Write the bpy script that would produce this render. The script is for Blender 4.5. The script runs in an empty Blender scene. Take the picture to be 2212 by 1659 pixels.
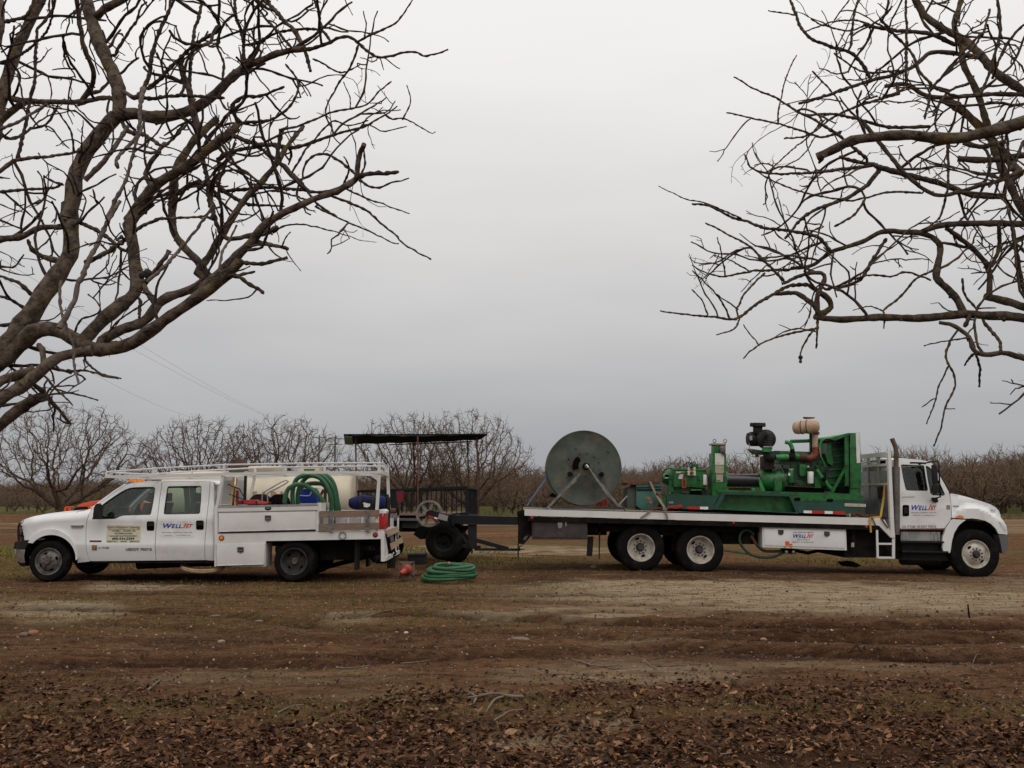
import bpy, bmesh, math, random
import numpy as np
from mathutils import Vector, Matrix
from math import radians, sin, cos, pi, sqrt

SC = bpy.context.scene
# ------------------------------------------------------------------ camera
F = 2007.0; PITCH = radians(6.7); CH = 1.72
CP, SP = cos(PITCH), sin(PITCH)
cam_d = bpy.data.cameras.new('camera'); cam = bpy.data.objects.new('camera', cam_d)
SC.collection.objects.link(cam); SC.camera = cam
cam.location = (0, 0, CH); cam.rotation_euler = (radians(90) + PITCH, 0, 0)
cam_d.sensor_width = 36.0; cam_d.lens = 36.0 * F / 2212.0
cam_d.clip_start = 0.1; cam_d.clip_end = 5000
# ------------------------------------------------------------------ overcast sky
SUN_EL, SUN_AZ = radians(52), radians(160)
world = bpy.data.worlds.new('World'); SC.world = world; world.use_nodes = True
wn, wl = world.node_tree.nodes, world.node_tree.links
wn.clear()
wout = wn.new('ShaderNodeOutputWorld')
sky = wn.new('ShaderNodeTexSky'); sky.sky_type = 'NISHITA'; sky.sun_disc = False
sky.sun_elevation = SUN_EL; sky.sun_rotation = SUN_AZ; sky.dust_density = 3
bsky = wn.new('ShaderNodeBackground'); bsky.inputs[1].default_value = 0.06
wl.new(sky.outputs[0], bsky.inputs[0])
tc = wn.new('ShaderNodeTexCoord'); sep = wn.new('ShaderNodeSeparateXYZ')
wl.new(tc.outputs['Generated'], sep.inputs[0])
ns = wn.new('ShaderNodeTexNoise'); ns.inputs['Scale'].default_value = 2.2; ns.inputs['Detail'].default_value = 3
mp = wn.new('ShaderNodeMapping'); mp.inputs['Scale'].default_value = (1, 1, 4.5)
wl.new(tc.outputs['Generated'], mp.inputs[0]); wl.new(mp.outputs[0], ns.inputs[0])
m1 = wn.new('ShaderNodeMath'); m1.operation = 'MULTIPLY_ADD'; m1.inputs[1].default_value = 0.16; m1.inputs[2].default_value = -0.08
wl.new(ns.outputs[0], m1.inputs[0])
m2 = wn.new('ShaderNodeMath'); m2.operation = 'ADD'
wl.new(sep.outputs[2], m2.inputs[0]); wl.new(m1.outputs[0], m2.inputs[1])
rp = wn.new('ShaderNodeValToRGB'); cr = rp.color_ramp
stops = [(0.0, (0.375, 0.385, 0.405)), (0.06, (0.420, 0.427, 0.442)), (0.14, (0.535, 0.532, 0.538)),
         (0.24, (0.690, 0.676, 0.668)), (0.34, (0.835, 0.812, 0.798)), (0.46, (0.95, 0.925, 0.905)), (0.70, (1.05, 1.03, 1.01)), (1.0, (1.12, 1.10, 1.08))]
while len(cr.elements) < len(stops): cr.elements.new(0.5)
for e, (p_, c_) in zip(cr.elements, stops): e.position = p_; e.color = (*c_, 1)
wl.new(m2.outputs[0], rp.inputs[0])
bov = wn.new('ShaderNodeBackground'); bov.inputs[1].default_value = 1.0
wl.new(rp.outputs[0], bov.inputs[0])
mixw = wn.new('ShaderNodeMixShader'); mixw.inputs[0].default_value = 0.93
wl.new(bsky.outputs[0], mixw.inputs[1]); wl.new(bov.outputs[0], mixw.inputs[2]); wl.new(mixw.outputs[0], wout.inputs[0])
sd = bpy.data.lights.new('sun', 'SUN'); sd.energy = 0.6; sd.angle = radians(35); sd.color = (1, 0.97, 0.93)
so = bpy.data.objects.new('sun', sd); SC.collection.objects.link(so)
so.rotation_euler = (radians(90) - SUN_EL, 0, radians(180) - SUN_AZ)
so.location = (0, -5, 30)
SC.view_settings.view_transform = 'Standard'; SC.view_settings.look = 'None'
SC.view_settings.exposure = 0.0; SC.view_settings.gamma = 1.0; SC.view_settings.use_curve_mapping = False
SC.cycles.max_bounces = 6; SC.cycles.transparent_max_bounces = 12

# ------------------------------------------------------------------ pixel <-> place helpers
def P(u, v, Y):
    yu = (829.5 - v) / F
    t = Y / (CP - yu * SP)
    return Vector(((u - 1106.0) / F * t, Y, CH + (SP + yu * CP) * t))
def UV(p):
    dy, dz = p[1], p[2] - CH
    f = dy * CP + dz * SP
    return 1106.0 + F * p[0] / f, 829.5 - F * (-dy * SP + dz * CP) / f
CROPS = {1: (0, 982.66, .22059), 2: (433.7, 969.1, .19608), 3: (731.9, 914.9, .2124), 4: (1097.9, 901.3, .2124),
         5: (1409.6, 881.0, .2206), 6: (1816.2, 928.4, .2042), 7: (1423.2, 1084.3, .21447), 10: (122.0, 1043.7, .10417),
         11: (487.9, 982.7, .12868), 12: (1829.8, 935.2, .1728), 13: (189.8, 1111.4, .12255), 14: (1978.9, 1070.8, .06128),
         15: (813.2, 1097.9, .15319), 16: (1612.9, 935.2, .12868), 17: (1409.6, 969.1, .09804),
         21: (0, 0, .28587), 22: (474.4, 0, .28587), 23: (0, 440.5, .30637), 24: (440.5, 406.6, .2298),
         25: (1423.2, 0, .35663), 26: (1423.2, 440.5, .35663)}
def C(k, *pts):
    a, b, s = CROPS[k]
    return [(a + x * s, b + y * s) for x, y in pts]
def C1(k, x, y):
    a, b, s = CROPS[k]; return (a + x * s, b + y * s)
def R(k, x0, y0, x1, y1, r=0, n=3):
    """rounded rectangle in crop k"""
    if r == 0: return C(k, (x0, y0), (x1, y0), (x1, y1), (x0, y1))
    o = []
    for cx, cy, a0 in ((x1 - r, y0 + r, -90), (x1 - r, y1 - r, 0), (x0 + r, y1 - r, 90), (x0 + r, y0 + r, 180)):
        for i in range(n + 1):
            a = radians(a0 + 90 * i / n); o.append((cx + r * cos(a), cy + r * sin(a)))
    return C(k, *o)
def arc(cx, cy, r, a0, a1, n=10, ry=None):
    ry = ry or r
    return [(cx + r * cos(radians(a0 + (a1 - a0) * i / n)), cy + ry * sin(radians(a0 + (a1 - a0) * i / n))) for i in range(n + 1)]

def catmull(pts, sub=4):
    if len(pts) < 3: 
        a, b = pts[0], pts[-1]
        return [a + (b - a) * (i / sub) for i in range(sub + 1)]
    o = []
    q = [pts[0] * 2 - pts[1]] + list(pts) + [pts[-1] * 2 - pts[-2]]
    for i in range(1, len(q) - 2):
        p0, p1, p2, p3 = q[i - 1], q[i], q[i + 1], q[i + 2]
        for j in range(sub):
            t = j / sub
            o.append(0.5 * ((2 * p1) + (-p0 + p2) * t + (2 * p0 - 5 * p1 + 4 * p2 - p3) * t * t + (-p0 + 3 * p1 - 3 * p2 + p3) * t ** 3))
    o.append(pts[-1].copy())
    return o

# ------------------------------------------------------------------ mesh builder
COL = SC.collection
ROOT = {}
class MB:
    def __init__(s): s.v = []; s.f = []; s.far = None; s.mir = 0
    def add(s, vs, fs):
        b = len(s.v); s.v.extend(vs); s.f.extend([tuple(i + b for i in f) for f in fs]); return s
    def box(s, a, b):
        x0, y0, z0 = a; x1, y1, z1 = b
        vs = [(x0, y0, z0), (x1, y0, z0), (x1, y1, z0), (x0, y1, z0), (x0, y0, z1), (x1, y0, z1), (x1, y1, z1), (x0, y1, z1)]
        return s.add(vs, [(0, 3, 2, 1), (4, 5, 6, 7), (0, 1, 5, 4), (1, 2, 6, 5), (2, 3, 7, 6), (3, 0, 4, 7)])
    def bpx(s, u0, v0, u1, v1, Y, d):
        """box whose near face spans a view rectangle at depth Y and is d deep"""
        a = P(u0, v1, Y); b = P(u1, v0, Y)
        return s.box((min(a.x, b.x), Y, min(a.z, b.z)), (max(a.x, b.x), Y + d, max(a.z, b.z)))
    def bar(s, p, q, w, h=None):
        """box bar from p to q"""
        p, q = Vector(p), Vector(q); h = h or w; d = (q - p).normalized()
        up = Vector((0, 1, 0)) if abs(d.y) < .9 else Vector((0, 0, 1))
        a = d.cross(up).normalized(); b = a.cross(d).normalized()
        vs = [c + a * (i * w / 2) + b * (j * h / 2) for c in (p, q) for i, j in ((-1, -1), (1, -1), (1, 1), (-1, 1))]
        return s.add([tuple(x) for x in vs], [(0, 1, 2, 3), (7, 6, 5, 4), (0, 4, 5, 1), (1, 5, 6, 2), (2, 6, 7, 3), (3, 7, 4, 0)])
    def tube(s, pts, r, n=8, caps=True, close=False, rough=0):
        m = len(pts); pts = [Vector(p) for p in pts]
        rs = r if isinstance(r, (list, tuple)) else [r] * m
        b = len(s.v)
        t = (pts[1] - pts[0]).normalized()
        nrm = t.orthogonal().normalized()
        for i in range(m):
            if close: t2 = pts[(i + 1) % m] - pts[i - 1]
            else: t2 = pts[min(i + 1, m - 1)] - pts[max(i - 1, 0)]
            if t2.length < 1e-9: t2 = t
            t2 = t2.normalized()
            nrm = (nrm - t2 * nrm.dot(t2))
            if nrm.length < 1e-6: nrm = t2.orthogonal()
            nrm.normalize(); bi = t2.cross(nrm); t = t2
            for k in range(n):
                a = 2 * pi * k / n
                s.v.append(tuple(pts[i] + (nrm * cos(a) + bi * sin(a)) * (rs[i] * (1 + random.uniform(-rough, rough)) if rough else rs[i])))
        for i in range(m if close else m - 1):
            j = (i + 1) % m
            for k in range(n):
                k2 = (k + 1) % n
                s.f.append((b + i * n + k, b + i * n + k2, b + j * n + k2, b + j * n + k))
        if caps and not close:
            s.f.append(tuple(b + k for k in reversed(range(n)))); s.f.append(tuple(b + (m - 1) * n + k for k in range(n)))
        return s
    def cyl(s, p, q, r, n=16, r2=None): return s.tube([p, q], [r, r if r2 is None else r2], n)
    def lathe(s, prof, c, axis, n=32, close=False):
        """prof [(r, a)] round axis through c"""
        c = Vector(c); ax = Vector(axis).normalized(); e1 = ax.orthogonal().normalized(); e2 = ax.cross(e1)
        b = len(s.v); m = len(prof)
        for r, a in prof:
            for k in range(n):
                t = 2 * pi * k / n
                s.v.append(tuple(c + ax * a + (e1 * cos(t) + e2 * sin(t)) * max(r, 1e-4)))
        for i in range(m if close else m - 1):
            j = (i + 1) % m
            for k in range(n):
                k2 = (k + 1) % n
                s.f.append((b + i * n + k, b + j * n + k, b + j * n + k2, b + i * n + k2))
        return s
    def poly(s, uv, Y, d):
        """view outline at depth Y, extruded d away; a plain prism"""
        pts = [P(u, v, Y) for u, v in uv]; n = len(pts)
        ar = sum(pts[i].x * pts[(i + 1) % n].z - pts[(i + 1) % n].x * pts[i].z for i in range(n))
        if ar < 0: pts.reverse()
        vs = [tuple(p) for p in pts] + [(p.x, p.y + d, p.z) for p in pts]
        fs = [tuple(range(n)), tuple(reversed(range(n, 2 * n)))] + [(i, i + n, (i + 1) % n + n, (i + 1) % n) for i in range(n)]
        return s.add(vs, fs)
    def panel(s, outer, Yf, th=.03, holes=(), step=6, ustep=None, mirror=None, zoff=0):
        """sheet with holes following a depth function Yf(u, v); mirrored over plane y = mirror if given"""
        bm = bmesh.new()
        es = []
        for loop in [outer] + list(holes):
            vs = [bm.verts.new((u, v, 0)) for u, v in loop]
            es += [bm.edges.new((vs[i], vs[(i + 1) % len(vs)])) for i in range(len(vs))]
        bmesh.ops.triangle_fill(bm, use_beauty=True, edges=es, normal=(0, 0, 1))
        us = [u for u, v in outer]; vv = [v for u, v in outer]
        k = min(vv) + step
        while k < max(vv):
            bmesh.ops.bisect_plane(bm, geom=bm.verts[:] + bm.edges[:] + bm.faces[:], plane_co=(0, k, 0), plane_no=(0, 1, 0)); k += step
        if ustep:
            k = min(us) + ustep
            while k < max(us):
                bmesh.ops.bisect_plane(bm, geom=bm.verts[:] + bm.edges[:] + bm.faces[:], plane_co=(k, 0, 0), plane_no=(1, 0, 0)); k += ustep
        for vt in bm.verts:
            u, v = vt.co.x, vt.co.y
            y = Yf(u, v) if callable(Yf) else Yf
            vt.co = P(u, v, y) + Vector((0, 0, zoff))
        for f in bm.faces:
            f.normal_update()
            if f.normal.y > 0: f.normal_flip()
        ex = bmesh.ops.extrude_face_region(bm, geom=bm.faces[:])
        # the extruded copy stays in front, the first faces go back
        new = [g for g in ex['geom'] if isinstance(g, bmesh.types.BMVert)]
        for vt in bm.verts:
            pass
        newset = set(new)
        for vt in bm.verts:
            if vt not in newset: vt.co.y += th
        bmesh.ops.recalc_face_normals(bm, faces=bm.faces[:])
        bm.verts.index_update()
        V_ = [tuple(x.co) for x in bm.verts]; F_ = [tuple(x.index for x in f.verts) for f in bm.faces]
        bm.free()
        if mirror != 'far': s.add(V_, F_)
        if mirror is not None:
            m_ = s.mir
            if s.far is None: s.far = MB()
            s.far.add([(x, 2 * m_ - y, z) for x, y, z in V_], [tuple(reversed(f)) for f in F_])
        return s
    def cross(s, uv, Yf, ym, crown=0.0, n=8, th=.02, zo=0.0):
        """skin running across the vehicle from its near side to the mirrored far side along a view polyline"""
        rows = []
        for u, v in uv:
            y = Yf(u, v) if callable(Yf) else Yf
            p = P(u, v, y); w = 2 * (ym - y)
            rows.append([Vector((p.x, y + w * k / n, p.z + zo + crown * (1 - (2 * k / n - 1) ** 2))) for k in range(n + 1)])
        m = len(rows)
        vs = [tuple(p) for r in rows for p in r]
        nrm = []
        for i in range(m):
            a = rows[min(i + 1, m - 1)][0] - rows[max(i - 1, 0)][0]
            nn = Vector((a.z, 0, -a.x)).normalized(); nrm.append(nn)
        vs2 = [tuple(rows[i][k] + nrm[i] * th) for i in range(m) for k in range(n + 1)]
        N = n + 1; off = m * N; fs = []
        for i in range(m - 1):
            for k in range(n):
                a = i * N + k; fs.append((a, a + 1, a + N + 1, a + N)); a += off; fs.append((a + N, a + N + 1, a + 1, a))
        for i in range(m - 1):
            for k in (0, n):
                a = i * N + k; fs.append((a, a + N, a + N + off, a + off))
        for k in range(n):
            for i in (0, m - 1):
                a = i * N + k; fs.append((a, a + 1, a + 1 + off, a + off))
        return s.add(vs + vs2, fs)
    def build(s, name, mat, parent=None, bevel=0, smooth=True, kind=None, ang=38, fix=False):
        me = bpy.data.meshes.new(name)
        off = ROOT.get(parent.name, Vector((0, 0, 0))) if parent else Vector((0, 0, 0))
        vs = s.v
        if parent and off.length > 0:
            vs = [(x - off.x, y - off.y, z - off.z) for x, y, z in s.v]
        me.from_pydata(vs, [], s.f)
        if me.validate(): print('INVALID', name)
        if bevel or fix:
            bm = bmesh.new(); bm.from_mesh(me)
            bmesh.ops.remove_doubles(bm, verts=bm.verts[:], dist=1e-5)
            if fix: bmesh.ops.recalc_face_normals(bm, faces=bm.faces[:])
            if bevel:
                ed = [e for e in bm.edges if len(e.link_faces) == 2 and e.calc_face_angle(0) > radians(30)]
                bmesh.ops.bevel(bm, geom=ed, offset=bevel, segments=2, profile=.7, affect='EDGES', clamp_overlap=True)
            bm.to_mesh(me); bm.free()
        me.materials.append(mat)
        if smooth:
            me.polygons.foreach_set('use_smooth', [True] * len(me.polygons))
            me.set_sharp_from_angle(angle=radians(ang))
        me.update()
        o = bpy.data.objects.new(name, me); COL.objects.link(o)
        if parent: o.parent = parent; ROOT[o.name] = off
        if kind: o['kind'] = kind
        if s.far: s.far.build(name, mat, parent, bevel, smooth, kind, ang, fix)
        return o
def empty(name, loc, parent=None):
    o = bpy.data.objects.new(name, None); COL.objects.link(o); o.empty_display_size = .2
    loc = Vector(loc)
    if parent: o.parent = parent; o.location = loc - ROOT.get(parent.name, Vector((0, 0, 0)))
    else: o.location = loc
    ROOT[o.name] = loc
    return o
def tag(o, label, cat, group=None, kind=None):
    if label: o['label'] = label
    if cat: o['category'] = cat
    if group: o['group'] = group
    if kind: o['kind'] = kind
    return o
def thing(name, loc, label, cat, group=None): return tag(empty(name, loc), label, cat, group)

# ------------------------------------------------------------------ materials
def M(name, c, rough=.6, metal=0, c2=None, scale=3.0, amt=1.0, lo=.4, hi=.65, bump=0, bscale=40, spec=.5, c3=None, s3=12, lo3=.6, hi3=.68, stretch=None, detail=6):
    m = bpy.data.materials.new(name); m.use_nodes = True
    n, l = m.node_tree.nodes, m.node_tree.links
    b = n['Principled BSDF']; b.inputs['Roughness'].default_value = rough; b.inputs['Metallic'].default_value = metal
    b.inputs['Specular IOR Level'].default_value = spec
    b.inputs['Base Color'].default_value = (*c, 1)
    t = n.new('ShaderNodeTexCoord'); src = t.outputs['Object']
    if stretch:
        mp = n.new('ShaderNodeMapping'); mp.inputs['Scale'].default_value = stretch; l.new(src, mp.inputs[0]); src = mp.outputs[0]
    col = None
    def noise(sc, dt=detail):
        k = n.new('ShaderNodeTexNoise'); k.inputs['Scale'].default_value = sc; k.inputs['Detail'].default_value = dt
        k.inputs['Roughness'].default_value = .62; l.new(src, k.inputs['Vector']); return k
    def ramp(fac, a, b_):
        k = n.new('ShaderNodeMapRange'); k.inputs[1].default_value = a; k.inputs[2].default_value = b_; l.new(fac, k.inputs[0]); return k.outputs[0]
    def mix(f, A, B, amt_=1.0):
        k = n.new('ShaderNodeMix'); k.data_type = 'RGBA'
        if amt_ != 1.0:
            q = n.new('ShaderNodeMath'); q.operation = 'MULTIPLY'; q.inputs[1].default_value = amt_; l.new(f, q.inputs[0]); f = q.outputs[0]
        l.new(f, k.inputs[0])
        for s_, i in ((A, 6), (B, 7)):
            if isinstance(s_, tuple): k.inputs[i].default_value = (*s_, 1)
            else: l.new(s_, k.inputs[i])
        return k.outputs[2]
    if c2: col = mix(ramp(noise(scale).outputs[0], lo, hi), c, c2, amt)
    if c3: col = mix(ramp(noise(s3).outputs[0], lo3, hi3), col if col is not None else c, c3)
    if col is not None: l.new(col, b.inputs['Base Color'])
    if bump:
        bp = n.new('ShaderNodeBump'); bp.inputs['Strength'].default_value = min(1, bump); bp.inputs['Distance'].default_value = .02
        l.new(noise(bscale).outputs[0], bp.inputs['Height']); l.new(bp.outputs[0], b.inputs['Normal'])
    return m
def glass(name, tint=(.5, .6, .55), fac=.10):
    m = bpy.data.materials.new(name); m.use_nodes = True
    n, l = m.node_tree.nodes, m.node_tree.links; n.clear()
    o = n.new('ShaderNodeOutputMaterial'); mx = n.new('ShaderNodeMixShader'); tr = n.new('ShaderNodeBsdfTransparent'); gl = n.new('ShaderNodeBsdfGlossy')
    tr.inputs[0].default_value = (*tint, 1); gl.inputs['Roughness'].default_value = .03
    fr = n.new('ShaderNodeLayerWeight'); fr.inputs[0].default_value = .12
    mm = n.new('ShaderNodeMath'); mm.operation = 'ADD'; mm.use_clamp = True; mm.inputs[1].default_value = fac
    l.new(fr.outputs['Fresnel'], mm.inputs[0]); l.new(mm.outputs[0], mx.inputs[0]); l.new(tr.outputs[0], mx.inputs[1]); l.new(gl.outputs[0], mx.inputs[2]); l.new(mx.outputs[0], o.inputs[0])
    return m
WHITE = M('white_vehicle_paint', (.74, .74, .735), .32, c2=(.60, .585, .56), scale=1.3, lo=.45, hi=.85, c3=(.47, .43, .38), s3=2.3, lo3=.56, hi3=.90, bump=.0)
WHITE2 = M('white_body_enamel', (.68, .67, .64), .45, c2=(.56, .54, .50), scale=2.0, lo=.4, hi=.8, c3=(.36, .30, .24), s3=9, lo3=.70, hi3=.80)
RACKW = M('white_rack_paint', (.60, .59, .56), .5, c2=(.55, .52, .47), scale=5, lo=.45, hi=.8, c3=(.25, .15, .09), s3=22, lo3=.72, hi3=.76)
SEAM = M('dark_gap', (.006, .006, .006), .95, spec=0)
BLACK = M('black_plastic', (.009, .009, .010), .6, c2=(.018, .017, .016), scale=6, spec=.25)
CHAS = M('black_chassis', (.008, .0075, .0075), .9, c2=(.020, .016, .014), scale=5, bump=.2, spec=.04)
BLKPAINT = M('black_steel_paint', (.009, .0095, .011), .6, c2=(.022, .020, .019), scale=4, lo=.5, hi=.75, spec=.22)
RUBBER = M('tyre_rubber', (.009, .0085, .0085), .95, c2=(.030, .023, .018), scale=5, lo=.52, hi=.78, bump=.2, spec=.06)
STEELRIM = M('grey_steel_rim', (.17, .16, .15), .55, .2, c2=(.055, .045, .04), scale=8)
DARKRIM = M('dark_steel_rim', (.055, .052, .05), .65, .2, c2=(.025, .022, .02), scale=8)
CREAMRIM = M('dusty_white_rim', (.52, .49, .43), .5, c2=(.33, .27, .21), scale=7)
RUSTHUB = M('rusty_hub', (.12, .085, .07), .8, c2=(.05, .035, .03), scale=18)
CHROME = M('bright_metal', (.62, .62, .62), .22, 1, c2=(.40, .38, .36), scale=6)
ALUM = M('dull_aluminium', (.42, .42, .41), .42, .7, c2=(.28, .27, .26), scale=4)
GLASSM = glass('vehicle_glass', (.80, .87, .83), .03)
AMBER = M('amber_lens', (.80, .22, .02), .25)
REDL = M('red_lens', (.42, .02, .015), .25)
GREENP = M('green_engine_paint', (.011, .135, .024), .42, c2=(.005, .055, .012), scale=6, lo=.45, hi=.62, c3=(.045, .025, .015), s3=11, lo3=.60, hi3=.72, bump=.15)
GREENL = M('light_green_paint', (.030, .25, .060), .42, c2=(.018, .14, .034), scale=9)
TEAL = M('dark_teal_paint', (.009, .060, .046), .5, c2=(.007, .040, .022), scale=3, c3=(.05, .035, .025), s3=16, lo3=.68, hi3=.76)
HOSEG = M('green_hose_rubber', (.012, .078, .027), .45, c2=(.024, .115, .045), scale=7, c3=(.10, .09, .06), s3=10, lo3=.66, hi3=.8)
TANHOSE = M('tan_hose', (.40, .27, .15), .6, c2=(.27, .18, .11), scale=9)
WOOD = M('weathered_stake_board', (.235, .150, .105), .8, c2=(.16, .105, .075), scale=4, stretch=(1, 6, 12))
WOODL = M('pale_plywood_board', (.42, .31, .21), .8, c2=(.30, .21, .14), scale=5, stretch=(1, 6, 10))
GREYST = M('grey_steel_strap', (.085, .083, .08), .7, .1, c2=(.20, .19, .18), scale=8)
RUST = M('rusty_steel', (.14, .048, .025), .85, c2=(.06, .028, .018), scale=10, bump=.3)
CREAM = M('cream_polyethylene', (.62, .54, .41), .5, c2=(.53, .45, .33), scale=1.5)
BLUE = M('blue_plastic', (.010, .045, .42), .35, c2=(.008, .03, .28), scale=5)
BLUEF = M('blue_duffel_fabric', (.006, .009, .105), .9, c2=(.004, .005, .020), scale=4, bump=.4, bscale=9)
RED = M('red_plastic', (.48, .018, .018), .4, c2=(.30, .012, .012), scale=6)
WPL = M('white_plastic', (.74, .74, .73), .4, c2=(.6, .59, .57), scale=6)
ORANGE = M('orange_tractor_paint', (.78, .10, .022), .4, c2=(.6, .075, .02), scale=4)
CONEO = M('orange_cone_vinyl', (.42, .045, .016), .5, c2=(.38, .04, .02), scale=10)
REELM = M('weathered_reel_steel', (.072, .088, .070), .75, .0, c2=(.042, .052, .045), scale=2.0, lo=.42, hi=.62, c3=(.125, .105, .065), s3=3.2, lo3=.50, hi3=.70, bump=.2, bscale=20)
STRAPT = M('tan_ratchet_strap', (.26, .21, .155), .85, c2=(.18, .14, .10), scale=20)
STRAPB = M('blue_strap', (.02, .09, .20), .7, c2=(.10, .12, .13), scale=18)
STRAPY = M('yellow_strap', (.45, .28, .04), .7)
CANOPY = M('black_green_canopy', (.006, .009, .008), .85, c2=(.010, .016, .013), scale=4, spec=.15)
CANOPG = M('green_canopy_edge', (.015, .12, .055), .5)
TEALR = M('rusty_teal_tank', (.045, .14, .115), .6, c2=(.03, .085, .065), scale=4, c3=(.22, .10, .05), s3=5, lo3=.58, hi3=.66)
DARKRED = M('dark_red_cloth', (.16, .012, .02), .9)
STICK = M('sticker_cream', (.60, .56, .42), .5, c2=(.52, .48, .33), scale=8)
LETBLK = M('black_lettering', (.02, .02, .02), .6)
LETBLUE = M('blue_lettering', (.012, .035, .35), .5)
LETRED = M('red_lettering', (.62, .02, .02), .5)
LETGREY = M('grey_lettering', (.22, .20, .22), .6)
LETTAN = M('faded_tan_lettering', (.30, .20, .10), .6)
SEATM = M('grey_cloth_seat', (.05, .05, .052), .9)
TOOLW = M('ash_tool_handle', (.48, .33, .17), .7)
MUFFB = M('heat_black_duct', (.010, .010, .011), .6, c2=(.028, .022, .019), scale=9, bump=.15, spec=.25)
BEIGE = M('beige_muffler', (.46, .33, .22), .6, c2=(.34, .21, .13), scale=6)
PUMPB = M('black_pipe_gloss', (.014, .012, .014), .3)
CHAIN = M('rusty_chain', (.09, .05, .035), .8, c2=(.16, .03, .03), scale=30)
EXH = M('heat_stained_exhaust', (.17, .12, .085), .45, .6, c2=(.09, .055, .04), scale=5)

def text(body, box, Y, mat, parent, name='lettering', shear=0, bold=0.0, mirror=False, deep=.004, flip=False):
    """lettering fitted to a view box (u0, v0, u1, v1) at depth Y"""
    cu = bpy.data.curves.new('t', 'FONT'); cu.body = body; cu.shear = shear; cu.offset = bold; cu.size = 1; cu.resolution_u = 3
    ob = bpy.data.objects.new('t', cu); COL.objects.link(ob)
    dg = bpy.context.evaluated_depsgraph_get()
    me = bpy.data.meshes.new_from_object(ob.evaluated_get(dg))
    bpy.data.objects.remove(ob)
    co = np.zeros(len(me.vertices) * 3); me.vertices.foreach_get('co', co); co = co.reshape(-1, 3)
    if len(co) == 0: return None
    mn, mx = co.min(0), co.max(0)
    u0, v0, u1, v1 = box
    out = []
    for x, y, _ in co:
        a = (x - mn[0]) / (mx[0] - mn[0]); b = (y - mn[1]) / (mx[1] - mn[1])
        yy = Y(u0 + a * (u1 - u0), v1 + b * (v0 - v1)) if callable(Y) else Y
        out.append(tuple(P(u0 + a * (u1 - u0), v1 + b * (v0 - v1), yy)))
    mb = MB(); mb.v = out; mb.f = [tuple(p.vertices) for p in me.polygons]
    bpy.data.meshes.remove(me)
    return mb.build(name, mat, parent, smooth=False)
def logo(k, x0, y0, x1, y1, Y, parent):
    """the blue and red WELLJET word"""
    w = x1 - x0; h = y1 - y0; tg = empty('logo', ROOT[parent.name], parent)
    def T(b, a0, a1, t0, mat):
        p, q = C1(k, x0 + a0 * w, y0 + t0 * h), C1(k, x0 + a1 * w, y1)
        text(b, (p[0], p[1], q[0], q[1]), Y, mat, tg, 'letters', .3, .03)
    T('W', 0, .32, 0, LETBLUE); T('E', .28, .42, .14, LETBLUE); T('L', .41, .52, .14, LETBLUE); T('L', .52, .63, .14, LETBLUE); T('J', .64, .79, -.08, LETRED); T('E', .76, .89, .12, LETRED); T('T', .87, 1.0, .12, LETRED)

# ------------------------------------------------------------------ wheels
def tyre_mb(c, r, w, rr, n=40, lugs=0):
    """tyre whose near face is at c, axle running +Y"""
    c = Vector(c); mb = MB()
    pr = [(rr, .035), (rr + .015, .012), (rr + (r - rr) * .35, 0), (rr + (r - rr) * .7, .004), (r - .035, .022), (r - .008, .045), (r, .07)]
    nb = 5; ww = (w - .14) / nb
    for i in range(nb):
        a = .07 + i * ww; pr += [(r, a + .004), (r, a + ww - .012)]
        if i < nb - 1: pr += [(r - .012, a + ww - .009), (r - .012, a + ww + .0)]
    pr += [(r, w - .07), (r - .008, w - .045), (r - .035, w - .022), (rr + (r - rr) * .5, w), (rr, w - .035)]
    return mb.lathe(pr, c, (0, 1, 0), n, close=True)
def rim_mbs(c, rr, style):
    """returns (rim builder, hub builder)"""
    c = Vector(c); a = MB(); h = MB()
    ax = (0, 1, 0)
    if style == 'deep':      # rear dual: dish set deep behind the tyre's face
        a.lathe([(rr + .012, .02), (rr + .004, .006), (rr - .012, .012), (rr - .02, .05), (rr - .035, .07), (rr - .05, .13), (rr - .085, .165), (rr * .45, .17), (rr * .28, .168), (rr * .28, .20), (rr, .20)], c, ax, 32, True)
        hy = .165
        h.lathe([(.001, hy - .12), (rr * .20, hy - .12), (rr * .24, hy - .10), (rr * .25, hy), (rr * .33, hy + .002), (rr * .33, hy + .02), (.001, hy + .02)], c, ax, 20)
        nr, ny, hr = rr * .45, hy - .03, rr * .66
        dy = hy - .006
    else:                    # steer: face pushed out
        a.lathe([(rr + .012, .02), (rr + .004, .004), (rr - .012, .008), (rr - .03, .05), (rr * .80, .055), (rr * .62, .018), (rr * .50, -.004), (rr * .3, -.006), (rr * .3, .10), (rr, .12)], c, ax, 32, True)
        h.lathe([(.001, -.07), (rr * .17, -.07), (rr * .22, -.05), (rr * .23, -.006), (rr * .30, -.008), (rr * .30, .02), (.001, .02)], c, ax, 20)
        nr, ny, hr = rr * .42, -.03, rr * .66
        dy = .02
    return a, h, nr, ny, hr, dy
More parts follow.
